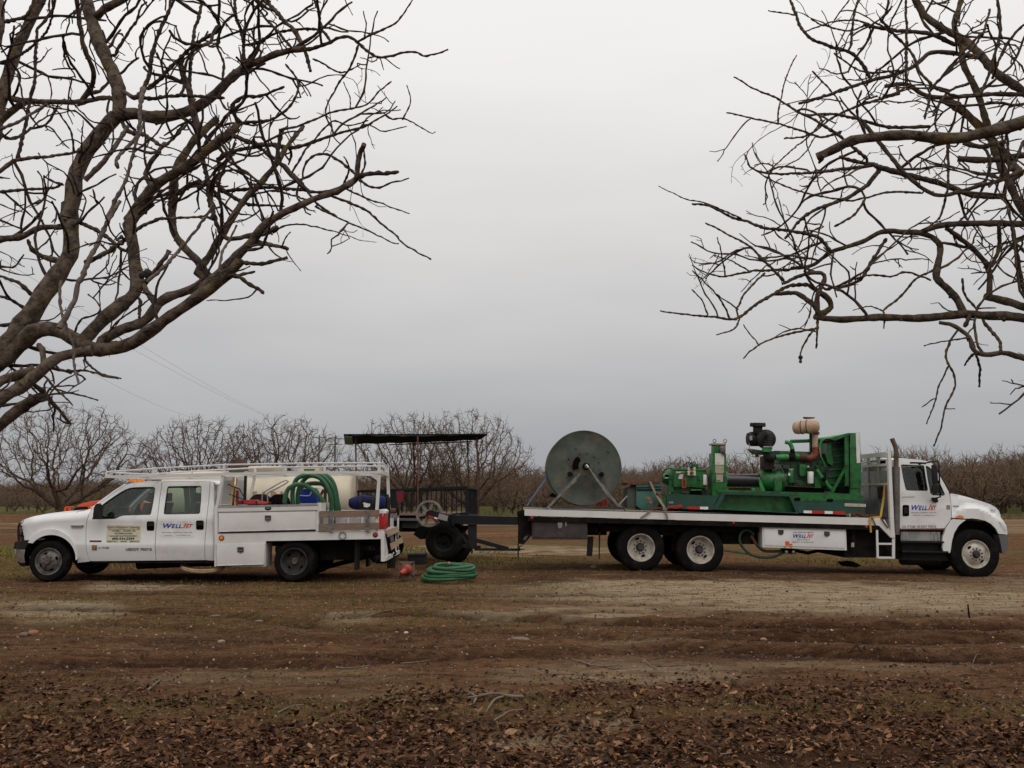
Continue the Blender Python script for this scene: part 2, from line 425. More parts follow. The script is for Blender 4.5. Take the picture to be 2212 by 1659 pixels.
def wheel(parent, c, r, w, rr, style, rimmat, nl=8, hubmat=RUSTHUB, nh=4, ph=0.4):
    c = Vector(c); g = empty('wheel', c, parent)
    tyre_mb(c, r, w, rr).build('tyre', RUBBER, g, ang=50)
    a, h, nr, ny, hr, dy = rim_mbs(c, rr, style)
    a.build('rim', rimmat, g)
    h.build('hub', hubmat, g)
    nt = MB()
    for i in range(nl):
        t = 2 * pi * i / nl + .2; p = c + Vector((cos(t) * nr, ny, sin(t) * nr)); nt.tube([p, p + Vector((0, .04, 0))], rr * .055, 6)
    nt.build('lug_nuts', hubmat, g)
    hh = MB()
    for i in range(nh):
        t = 2 * pi * i / nh + ph
        p = c + Vector((cos(t) * hr, dy - (.018 if style == 'deep' else .012), sin(t) * hr))
        tg = Vector((-sin(t), 0, cos(t)))
        ra = Vector((cos(t), .35 if style != 'deep' else .05, sin(t))).normalized()
        pts = [p + tg * (cos(x) * rr * .15) + ra * (sin(x) * rr * .075) for x in [2 * pi * k / 10 for k in range(10)]]
        vs = [tuple(q) for q in pts] + [tuple(q + Vector((0, .02, 0))) for q in pts]
        hh.add(vs, [tuple(range(10)), tuple(reversed(range(10, 20)))] + [(k, (k + 1) % 10, (k + 1) % 10 + 10, k + 10) for k in range(10)])
    hh.build('hand_holes', SEAM, g)
    return g

# ------------------------------------------------------------------ value noise for the terrain
def vnoise(x, y, seed):
    xi = np.floor(x).astype(np.int64); yi = np.floor(y).astype(np.int64); fx = x - xi; fy = y - yi
    fx = fx * fx * (3 - 2 * fx); fy = fy * fy * (3 - 2 * fy)
    def h(a, b):
        n = (a * 374761393 + b * 668265263 + seed * 974634777) & 0x7fffffff
        n = ((n ^ (n >> 13)) * 1274126177) & 0x7fffffff
        return ((n ^ (n >> 16)) & 0xffff) / 65535.0
    return (h(xi, yi) * (1 - fx) + h(xi + 1, yi) * fx) * (1 - fy) + (h(xi, yi + 1) * (1 - fx) + h(xi + 1, yi + 1) * fx) * fy
def fbm(x, y, seed, o=4):
    s = 0; a = .5; t = 0
    for i in range(o):
        s = s + a * vnoise(x * 2 ** i, y * 2 ** i, seed + i); t += a; a *= .5
    return s / t
def sst(a, b, x):
    t = np.clip((x - a) / (b - a), 0, 1); return t * t * (3 - 2 * t)
def groundpt(v, u=1106):
    yu = (829.5 - v) / F; k = (SP + yu * CP) / (CP - yu * SP); Y = -CH / k
    return P(u, v, Y)
# wheel ruts as polylines of (u, v, width m, depth m) -> ground
RUTS = [([(560, 1338), (900, 1330), (1250, 1344), (1600, 1352), (1900, 1356), (2300, 1352)], .20, .055),
        ([(1050, 1325), (1350, 1322), (1600, 1328), (2000, 1330), (2300, 1330)], .12, .03),
        ([(1450, 1375), (1750, 1380), (2000, 1385), (2300, 1380)], .22, .075),
        ([(1250, 1412), (1450, 1402), (1700, 1410), (1950, 1424), (2300, 1418)], .22, .06),
        ([(-80, 1312), (250, 1318), (500, 1330), (800, 1362), (1100, 1366), (1400, 1378)], .20, .04),
        ([(-80, 1440), (300, 1428), (700, 1436), (1000, 1420), (1300, 1410)], .25, .04),
        ([(700, 1300), (1000, 1296), (1300, 1304), (1700, 1308)], .12, .03),
        ([(-80, 1278), (400, 1285), (900, 1290), (1500, 1282)], .25, .025),
        ([(-80, 1350), (300, 1350), (600, 1372), (900, 1395), (1200, 1398)], .2, .03)]
RL = []
for pts, w_, d_ in RUTS:
    g = [groundpt(v, u) for u, v in pts]
    RL.append((np.array([p.x for p in g]), np.array([p.y for p in g]), w_, d_))
def gz(x, y, fine=True):
    x = np.asarray(x, float); y = np.asarray(y, float)
    z = -.0195 * np.clip(x - 3.4, 0, 9) * sst(12, 20, y) * (1 - sst(30, 45, y))
    near = 1 - sst(30, 60, y)
    z = z + .05 * (fbm(x * .35, y * .6, 3, 3) - .5) * near
    if fine:
        z = z + near * (.05 * (fbm(x * 1.6, y * 2.2, 11, 4) - .5) + .030 * (fbm(x * 7, y * 9, 23, 3) - .5) + .034 * (fbm(x * .45, y * 5.5, 29, 3) - .5))
        for xs, ys, w_, d_ in RL:
            yc = np.interp(x, xs, ys) + .08 * (vnoise(x * 1.3, x * 0 + w_ * 99, 5) - .5)
            d = (y - yc) / w_
            ed = sst(xs[0] - .5, xs[0] + 1.5, x) * (1 - sst(xs[-1] - 1, xs[-1] + .5, x))
            rough = .35 + 1.3 * fbm(x * 2.6, y * 5, 77, 4)
            z = z + ed * (-d_ * 1.5 * np.exp(-d * d * 3.0) * rough + d_ * 1.0 * np.exp(-((d - 1.35) ** 2) * 3) * rough)
    # low earth bank behind the parked vehicles, left
    z = z + .42 * np.exp(-((y - 58) / 2.2) ** 2) * (1 - sst(-12, -6, x)) 
    z = z + .12 * np.exp(-((y - 38) / 2.5) ** 2) * (.4 + vnoise(x * .5, y * .3, 9))
    return z
def G(x, y): return float(gz(np.array([x]), np.array([y]))[0])
# ================================================================== GROUND
def node_attr(n, name):
    k = n.new('ShaderNodeAttribute'); k.attribute_name = name; return k.outputs['Fac']
def ground_material():
    m = bpy.data.materials.new('bare_orchard_earth'); m.use_nodes = True
    n, l = m.node_tree.nodes, m.node_tree.links; b = n['Principled BSDF']; b.inputs['Roughness'].default_value = .93
    b.inputs['Specular IOR Level'].default_value = .02
    geo = n.new('ShaderNodeNewGeometry')
    def noise(sc, det=8, ro=.65, st=None):
        src = geo.outputs['Position']
        if st:
            mp = n.new('ShaderNodeMapping'); mp.inputs['Scale'].default_value = st; l.new(src, mp.inputs[0]); src = mp.outputs[0]
        k = n.new('ShaderNodeTexNoise'); k.inputs['Scale'].default_value = sc; k.inputs['Detail'].default_value = det; k.inputs['Roughness'].default_value = ro
        l.new(src, k.inputs['Vector']); return k.outputs[0]
    def mr(f, a, b_, c=0, d=1):
        k = n.new('ShaderNodeMapRange'); k.inputs[1].default_value = a; k.inputs[2].default_value = b_; k.inputs[3].default_value = c; k.inputs[4].default_value = d; l.new(f, k.inputs[0]); return k.outputs[0]
    def mth(op, a, b_):
        k = n.new('ShaderNodeMath'); k.operation = op; k.use_clamp = True
        for i, s in enumerate((a, b_)):
            if isinstance(s, (int, float)): k.inputs[i].default_value = s
            else: l.new(s, k.inputs[i])
        return k.outputs[0]
    def mix(f, A, B):
        k = n.new('ShaderNodeMix'); k.data_type = 'RGBA'; l.new(f, k.inputs[0])
        for s, i in ((A, 6), (B, 7)):
            if isinstance(s, tuple): k.inputs[i].default_value = (*s, 1)
            else: l.new(s, k.inputs[i])
        return k.outputs[2]
    col = mix(mr(noise(.9, 8, .6, (.6, 1.6, 1)), .35, .65), (.135, .066, .032), (.200, .107, .054))
    col = mix(mr(noise(1.0, 8, .7, (.35, 3.2, 1)), .52, .72), col, (.225, .125, .063))
    col = mix(mr(noise(1.3, 8, .7, (.30, 3.6, 1)), .50, .66), col, (.055, .025, .013))
    col = mix(mr(noise(9, 8, .75, (.7, 1.4, 1)), .44, .66), col, (.042, .020, .011))
    col = mix(mth('MULTIPLY', mr(noise(38, 6, .8), .54, .66), .75), col, (.24, .15, .09))
    col = mix(mth('MULTIPLY', mr(noise(27, 6, .8, (1, 1.3, 1)), .55, .66), .8), col, (.032, .016, .009))
    tanf = mth('MULTIPLY', node_attr(n, 'tan'), mr(noise(3.5, 8, .7, (.5, 1.6, 1)), .33, .56))
    col = mix(tanf, col, (.345, .262, .165))
    col = mix(mth('MULTIPLY', tanf, mr(noise(1.2, 6, .6, (.5, 2, 1)), .45, .7)), col, (.33, .285, .195))
    damp_shade_f = mth('MULTIPLY', node_attr(n, 'damp_shade'), mr(noise(5, 6, .7), .25, .5))
    col = mix(damp_shade_f, col, (.026, .013, .008))  # dark wet soil, plus the shade painted under the vehicles
    mossf = mth('MULTIPLY', node_attr(n, 'moss'), mr(noise(6, 8, .75, (.8, 1.6, 1)), .46, .62))
    col = mix(mossf, col, mix(mr(noise(20, 4), .4, .6), (.060, .072, .018), (.13, .13, .03)))
    col = mix(node_attr(n, 'grass'), col, mix(mr(noise(1.1, 6, .7), .35, .65), (.045, .085, .020), (.12, .12, .045)))
    # grit
    v = n.new('ShaderNodeTexVoronoi'); v.inputs['Scale'].default_value = 16; l.new(geo.outputs['Position'], v.inputs['Vector'])
    grit = mth('MULTIPLY', mr(v.outputs['Distance'], .22, .10), mr(noise(2.2, 3), .50, .62))
    col = mix(grit, col, (.22, .135, .080))
    v2 = n.new('ShaderNodeTexVoronoi'); v2.inputs['Scale'].default_value = 55; l.new(geo.outputs['Position'], v2.inputs['Vector'])
    grit2 = mth('MULTIPLY', mr(v2.outputs['Distance'], .20, .08), mr(noise(7, 3), .52, .6))
    col = mix(grit2, col, (.30, .22, .145))
    l.new(col, b.inputs['Base Color'])
    bp = n.new('ShaderNodeBump'); bp.inputs['Strength'].default_value = 1; bp.inputs['Distance'].default_value = .06
    l.new(mth('ADD', mth('MULTIPLY', noise(11, 8, .75), .7), mth('MULTIPLY', noise(60, 4, .7), .3)), bp.inputs['Height']); l.new(bp.outputs[0], b.inputs['Normal'])
    return m
def blob(U, V, cu, cv, ru, rv, soft=.5):
    d = np.sqrt(((U - cu) / ru) ** 2 + ((V - cv) / rv) ** 2)
    return 1 - sst(1 - soft, 1 + soft, d)
def masks(X, Y):
    """what lies on the earth at X, Y: pale sand, moss, wet soil with painted vehicle shade, grass"""
    f = Y * CP - CH * SP * 1.0
    fz = Y * CP + (-CH) * SP; U = 1106 + F * X / fz; V = 829.5 - F * (-Y * SP - CH * CP) / fz
    ok = (Y > 3)
    U = np.where(ok, U, 0) + 60 * (fbm(X * .8, Y * .8, 41, 3) - .5); V = np.where(ok, V, 3000) + 26 * (fbm(X * 1.1, Y * 1.6, 43, 3) - .5)
    tan = np.zeros_like(X)
    for c in ((1750, 1288, 560, 34, 1), (1500, 1272, 340, 22, 1), (2080, 1300, 200, 26, .8), (1980, 1262, 300, 12, .5), (120, 1320, 130, 20, .9), (300, 1268, 110, 9, .9), (1250, 1326, 260, 13, .7),
              (1080, 1330, 120, 8, .6), (1420, 1388, 120, 9, .5), (1560, 1262, 500, 10, .5), (750, 1335, 60, 14, .6), (1350, 1455, 260, 22, .5), (1800, 1440, 300, 10, .35), (1130, 1600, 110, 20, .7), (1300, 1570, 90, 16, .5), (560, 1466, 300, 12, .2), (900, 1500, 250, 12, .3),
              (1000, 1190, 400, 8, .75), (300, 1098, 400, 5, .6), (1500, 1118, 500, 5, .4), (2150, 1250, 150, 20, .4)):
        tan = np.maximum(tan, c[4] * blob(U, V, *c[:4]))
    tan = np.maximum(tan, .42 * sst(34, 44, Y) * (1 - sst(68, 73, Y)) * sst(.42, .66, fbm(X * .06 + 3, Y * .45, 71, 3)))
    moss = np.zeros_like(X)
    for c in ((30, 1228, 120, 22, .9), (20, 1197, 60, 14, 1), (870, 1192, 50, 10, 1), (900, 1212, 260, 16, .9), (500, 1300, 700, 26, .35), (1100, 1210, 300, 10, .7), (600, 1345, 700, 25, .4), (600, 1530, 900, 26, .5), (1700, 1530, 700, 24, .5), (500, 1470, 700, 20, .2),
              (1950, 1200, 300, 12, .5), (1780, 1200, 150, 10, .8), (1200, 1232, 300, 8, .4), (800, 1270, 500, 14, .4)):
        moss = np.maximum(moss, c[4] * blob(U, V, *c[:4]))
    damp_shade = np.zeros_like(X)
    for xs, ys, w_, d_ in RL:
        yc = np.interp(X, xs, ys); d = (Y - yc) / w_
        ed = sst(xs[0] - .5, xs[0] + 1.5, X) * (1 - sst(xs[-1] - 1, xs[-1] + .5, X))
        damp_shade = np.maximum(damp_shade, ed * np.exp(-d * d * 1.2) * min(1, d_ / .05))
    for c in ((420, 1252, 420, 8, .75), (1650, 1242, 480, 7, .5), (900, 1650, 500, 20, .8), (1700, 1640, 400, 22, .8), (300, 1640, 350, 14, .5), (1150, 1255, 90, 10, .6), (1650, 1415, 550, 12, .6), (1800, 1370, 420, 10, .6), (500, 1385, 500, 12, .4)):  # the strips below pickup and flatbed paint their contact shade into the soil
        damp_shade = np.maximum(damp_shade, c[4] * blob(U, V, *c[:4]))
    grass = sst(66, 72, Y) * (.35 + .6 * fbm(X * .12, Y * .2, 61, 3)) + .5 * np.exp(-((Y - 31) / 2.0) ** 2) * sst(.5, .62, fbm(X * .5, Y * .7, 63, 3))
    return tan, moss, damp_shade, np.clip(grass, 0, 1), U, V
def make_ground():
    ys = [-60, -30, -12, -5, 0, 2.5, 3.6]; y = 4.2
    while y < 26: ys.append(y); y *= 1.0042
    while y < 60: ys.append(y); y *= 1.01
    while y < 3000: ys.append(y); y *= 1.03
    ys = np.array(ys); nx = 460
    s = np.linspace(-1, 1, nx); s = np.sign(s) * (np.abs(s) * .75 + .25 * np.abs(s) ** 4)
    w = np.where(ys < 4, 60.0, 0) + np.where(ys >= 4, ys * .78 + 4.0, 0)
    X = s[None, :] * w[:, None]; Y = np.repeat(ys[:, None], nx, 1)
    Z = gz(X, Y); Z = np.where(Y < 4, 0, Z)
    m = len(ys); v = np.stack([X, Y, Z], -1).reshape(-1, 3)
    i = np.arange(m - 1)[:, None] * nx + np.arange(nx - 1)[None, :]
    f = np.stack([i, i + 1, i + nx + 1, i + nx], -1).reshape(-1, 4)
    me = bpy.data.meshes.new('ground'); me.vertices.add(len(v)); me.vertices.foreach_set('co', v.ravel())
    me.loops.add(f.size); me.loops.foreach_set('vertex_index', f.ravel()); me.polygons.add(len(f)); me.polygons.foreach_set('loop_start', np.arange(len(f)) * 4)
    me.polygons.foreach_set('use_smooth', np.ones(len(f), bool)); me.update(calc_edges=True)
    tan, moss, damp_shade, grass, U, V = masks(X, Y)
    for nme, a in (('tan', tan), ('moss', moss), ('damp_shade', damp_shade), ('grass', grass)):
        at = me.attributes.new(nme, 'FLOAT', 'POINT'); at.data.foreach_set('value', a.ravel().astype(np.float32))
    me.materials.append(ground_material())
    o = bpy.data.objects.new('ground', me); COL.objects.link(o); o['kind'] = 'structure'
make_ground()

# ================================================================== TREES
def barkmat(name, c, c2, lich=(.20, .15, .05), ls=6, llo=.58, lhi=.72, light=None):
    m = M(name, c, .9, c2=c2, scale=14, lo=.40, hi=.60, bump=1, bscale=40, spec=.2, c3=lich, s3=ls, lo3=llo, hi3=lhi)
    return m
BARK1 = barkmat('walnut_bark', (.150, .112, .082), (.045, .032, .024), (.15, .11, .035), 5, .56, .70)
BARK2 = barkmat('walnut_twig_bark', (.080, .055, .043), (.034, .023, .019), (.12, .085, .04), 5)
BARKS = barkmat('pale_sucker_bark', (.20, .165, .14), (.11, .085, .07), (.2, .17, .1), 8)
BARK3 = barkmat('lichen_bark', (.105, .078, .054), (.038, .027, .019), (.15, .10, .03), 5, .55, .68)
BARKB = barkmat('orchard_bark', (.100, .068, .050), (.042, .028, .021), (.17, .12, .06), 3)
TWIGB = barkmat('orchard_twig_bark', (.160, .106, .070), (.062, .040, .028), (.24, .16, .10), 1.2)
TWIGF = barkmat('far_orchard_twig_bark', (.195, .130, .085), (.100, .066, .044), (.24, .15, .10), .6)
HUSK = M('black_walnut_husk', (.02, .015, .012), .9)

def branch(rng, p, d, L, r, seg, wig, up, r_end=.58, knob=.3, bend=None):
    n = max(3, int(L / seg)); pts = [p.copy()]; rs = [r]
    st = L / n; d = d.normalized(); cur = Vector((rng.gauss(0, 1), rng.gauss(0, 1), rng.gauss(0, 1))) * .28 * wig
    for i in range(n):
        if rng.random() < .25: cur = Vector((rng.gauss(0, 1), rng.gauss(0, 1), rng.gauss(0, 1))) * .28 * wig
        d = (d + cur + Vector((rng.gauss(0, wig), rng.gauss(0, wig), rng.gauss(0, wig))) * .95 + Vector((0, 0, up))).normalized()
        p = p + d * st * rng.uniform(.8, 1.2); pts.append(p.copy())
        t = (i + 1) / n
        rs.append(r * (1 - t * (1 - r_end)) * (1 + (knob * rng.random() * 1.6 if i % 2 else 0)))
    return pts, rs
def side_dir(rng, d, ang):
    d = d.normalized(); a = d.orthogonal().normalized(); b = d.cross(a); t = rng.uniform(0, 2 * pi)
    return (d * cos(ang) + (a * cos(t) + b * sin(t)) * sin(ang)).normalized()
def sprout(rng, mb, pts, rs, lvl, cfg, ok, span=(.15, 1.0)):
    """side growth on a limb; cfg per level: (per metre, len lo, hi, radius, seg, wiggle, up, sides)"""
    if lvl >= len(cfg): return
    dens, l0, l1, rad, seg, wig, up, sides = cfg[lvl]
    L = sum((pts[i + 1] - pts[i]).length for i in range(len(pts) - 1))
    k = dens * L; k = int(k) + (rng.random() < k - int(k))
    for _ in range(k):
        f = rng.uniform(*span) * (len(pts) - 1); i = min(int(f), len(pts) - 2); q = pts[i].lerp(pts[i + 1], f - i)
        d = side_dir(rng, pts[i + 1] - pts[i], radians(rng.uniform(35, 80)))
        ln = rng.uniform(l0, l1) * (1.1 - .4 * f / len(pts)); r = min(rad * rng.uniform(.75, 1.25), rs[i] * .8)
        p2, r2 = branch(rng, q, d, ln, r, seg, wig, up)
        if ok and not ok(p2): continue
        mb.tube(p2, r2, sides, caps=False)
        mb.v[-sides:] = [tuple(p2[-1])] * sides if sides <= 3 else mb.v[-sides:]
        sprout(rng, mb, p2, r2, lvl + 1, cfg, ok)
def traced(rng, k, pts, r0, r1, Y0, Y1, wob=.0):
    """a limb followed along a traced line, radii in view pixels, with its own depth"""
    uv = C(k, *pts); n = len(uv); out = []
    ph = rng.uniform(0, 6)
    for i, (u, v) in enumerate(uv):
        t = i / (n - 1); out.append(P(u, v, Y0 + (Y1 - Y0) * t + wob * sin(ph + t * 5)))
    sm0 = catmull(out, 6); s = CROPS[k][2]; acc = [0]
    for a, b in zip(sm0, sm0[1:]): acc.append(acc[-1] + (b - a).length)
    rm = max(r0, r1) * s * Y0 / F; n = max(4, int(acc[-1] / max(.028, rm * .9))); sm = []; rs = []; j = 0; off = Vector((0, 0, 0))
    for i in range(n + 1):
        d = acc[-1] * i / n
        while j < len(acc) - 2 and acc[j + 1] < d: j += 1
        p = sm0[j].lerp(sm0[j + 1], (d - acc[j]) / max(1e-6, acc[j + 1] - acc[j])); t = i / n
        r = (r0 + (r1 - r0) * t) * s * .83 * p.y / F; w = .0024 if r < .02 else r * .055
        off = off * .75 + Vector((rng.gauss(0, w), rng.gauss(0, w), rng.gauss(0, w))); sm.append(p + off)
        if r < .016: r *= 1 + (rng.uniform(.15, .6) if i % 2 else rng.uniform(-.1, .05))
        else: r *= 1 + .06 * sin(i * .9 + ph) + rng.uniform(-.05, .07) + (.14 if rng.random() < .08 else 0)
        rs.append(r)
    return sm, rs
BLv = [0, 100, 260, 300, 400, 550, 600, 650, 700, 800, 900, 1000]; BLu = [905, 965, 905, 885, 870, 890, 640, 560, 360, 265, 175, 60]
BRv = [0, 100, 200, 400, 680, 760, 790, 800, 950, 1000]; BRu = [1690, 1715, 1590, 1460, 1470, 1620, 1760, 2010, 2040, 2200]
def ok_left(p2):
    for p in p2[1::2] + [p2[-1]]:
        u, v = UV(p)
        if u > float(np.interp(v, BLv, BLu)) or v > 960 or p.y < 4.6: return False
    return True
def ok_right(p2):
    for p in p2[1::2] + [p2[-1]]:
        u, v = UV(p)
        if u < float(np.interp(v, BRv, BRu)) or (v > 800 and u < 2100) or v > 930 or p.y < 4.6: return False
    return True
def foretree(name, label, trunkpts, trunkr, limbs, suckers, cfg, okf, seed, bark, stem=(), side=-1):
    """a near tree: trunk and off-frame stem, traced limbs joined to what they grow from, and fine growth on them"""
    rng = random.Random(seed)
    root = thing(name, trunkpts[0], label, 'tree')
    tr = MB(); tp_ = catmull(trunkpts + list(stem), 5); n_ = len(tp_); trs = [trunkr * (1.45 - .45 * min(1, i / 5)) * (1 - .45 * max(0, i - 8) / n_) for i in range(n_)]
    tr.tube(tp_, trs, 14, rough=.05); tr.build('trunk', bark, root, ang=80)
    bb = tp_[8:]; reg = []
    tw = MB()
    order = sorted(limbs, key=lambda L: -max(L[2], L[3]) * CROPS[L[0]][2])
    for k, pts, r0, r1, Y0, Y1, dens in order:
        uv = C(k, *pts); base0 = r0 >= r1; bu, bv = uv[0] if base0 else uv[-1]; best = None
        for (u, v, y, p, r) in reg:
            d = (u - bu) ** 2 + (v - bv) ** 2
            if best is None or d < best[0]: best = (d, y, p, r)
        snap = best and best[0] < 34 ** 2
        if snap:
            if base0: Y0 = best[1]
            else: Y1 = best[1]
        sm, rs = traced(rng, k, pts, r0, r1, Y0, Y1, .03)
        if not base0: sm.reverse(); rs.reverse()          # now the base comes first
        if snap and best[0] > 9: sm = [best[2].copy()] + sm; rs = [min(rs[0], best[3])] + rs
        def offside(u): return u < 8 if side < 0 else u > 2204
        u, v = UV(sm[0])
        if offside(u) and not snap:
            q = min(bb, key=lambda c: (c - sm[0]).length + (.6 if c.z > sm[0].z else 0)); m_ = q.lerp(sm[0], .55) + Vector((0, 0, -.08 * (q - sm[0]).length))
            cn = catmull([q, m_, sm[0], sm[min(3, len(sm) - 1)]], 6)[:12]; sm = cn + sm; rs = [rs[0] * 1.12] * len(cn) + rs
        u, v = UV(sm[-1])
        if v < 4 or (offside(u) and rs[-1] < rs[0] * 1.05):
            p2, r2 = branch(rng, sm[-1], sm[-1] - sm[-4], min(1.3, 25 * rs[-1] + .4), rs[-1], .07, .12, .02, .25); sm = sm + p2[1:]; rs = rs + r2[1:]
        for p, r in zip(sm, rs): u, v = UV(p); reg.append((u, v, p.y, p, r))
        big = rs[0] > .016
        lm = MB() if big else tw
        lm.tube(sm, rs, 12 if rs[0] > .03 else (8 if big else 5), rough=.07 if big else 0)
        if big:
            for _ in range(int(len(sm) * .12)):
                i = rng.randrange(1, len(sm) - 1); d = side_dir(rng, sm[i + 1] - sm[i], radians(70))
                lm.tube([sm[i] + d * rs[i] * .5, sm[i] + d * rs[i] * rng.uniform(1.15, 1.5)], [rs[i] * .45, rs[i] * .3], 6)
            lm.build('limb', bark, root, ang=80)
        if dens:
            sprout(rng, tw, sm, rs, 0, [(cfg[0][0] * dens,) + cfg[0][1:]] + cfg[1:], okf, (.08, 1))
    tw.build('twigs', BARK2 if bark is BARK1 else bark, root, kind='stuff', ang=80)
    for k, pts, r0, r1, Y0, Y1 in suckers:
        sm, rs = traced(rng, k, pts, r0, r1, Y0, Y1, .03); MB().tube(sm, rs, 7).build('sucker', BARKS, root, ang=80)
    return root
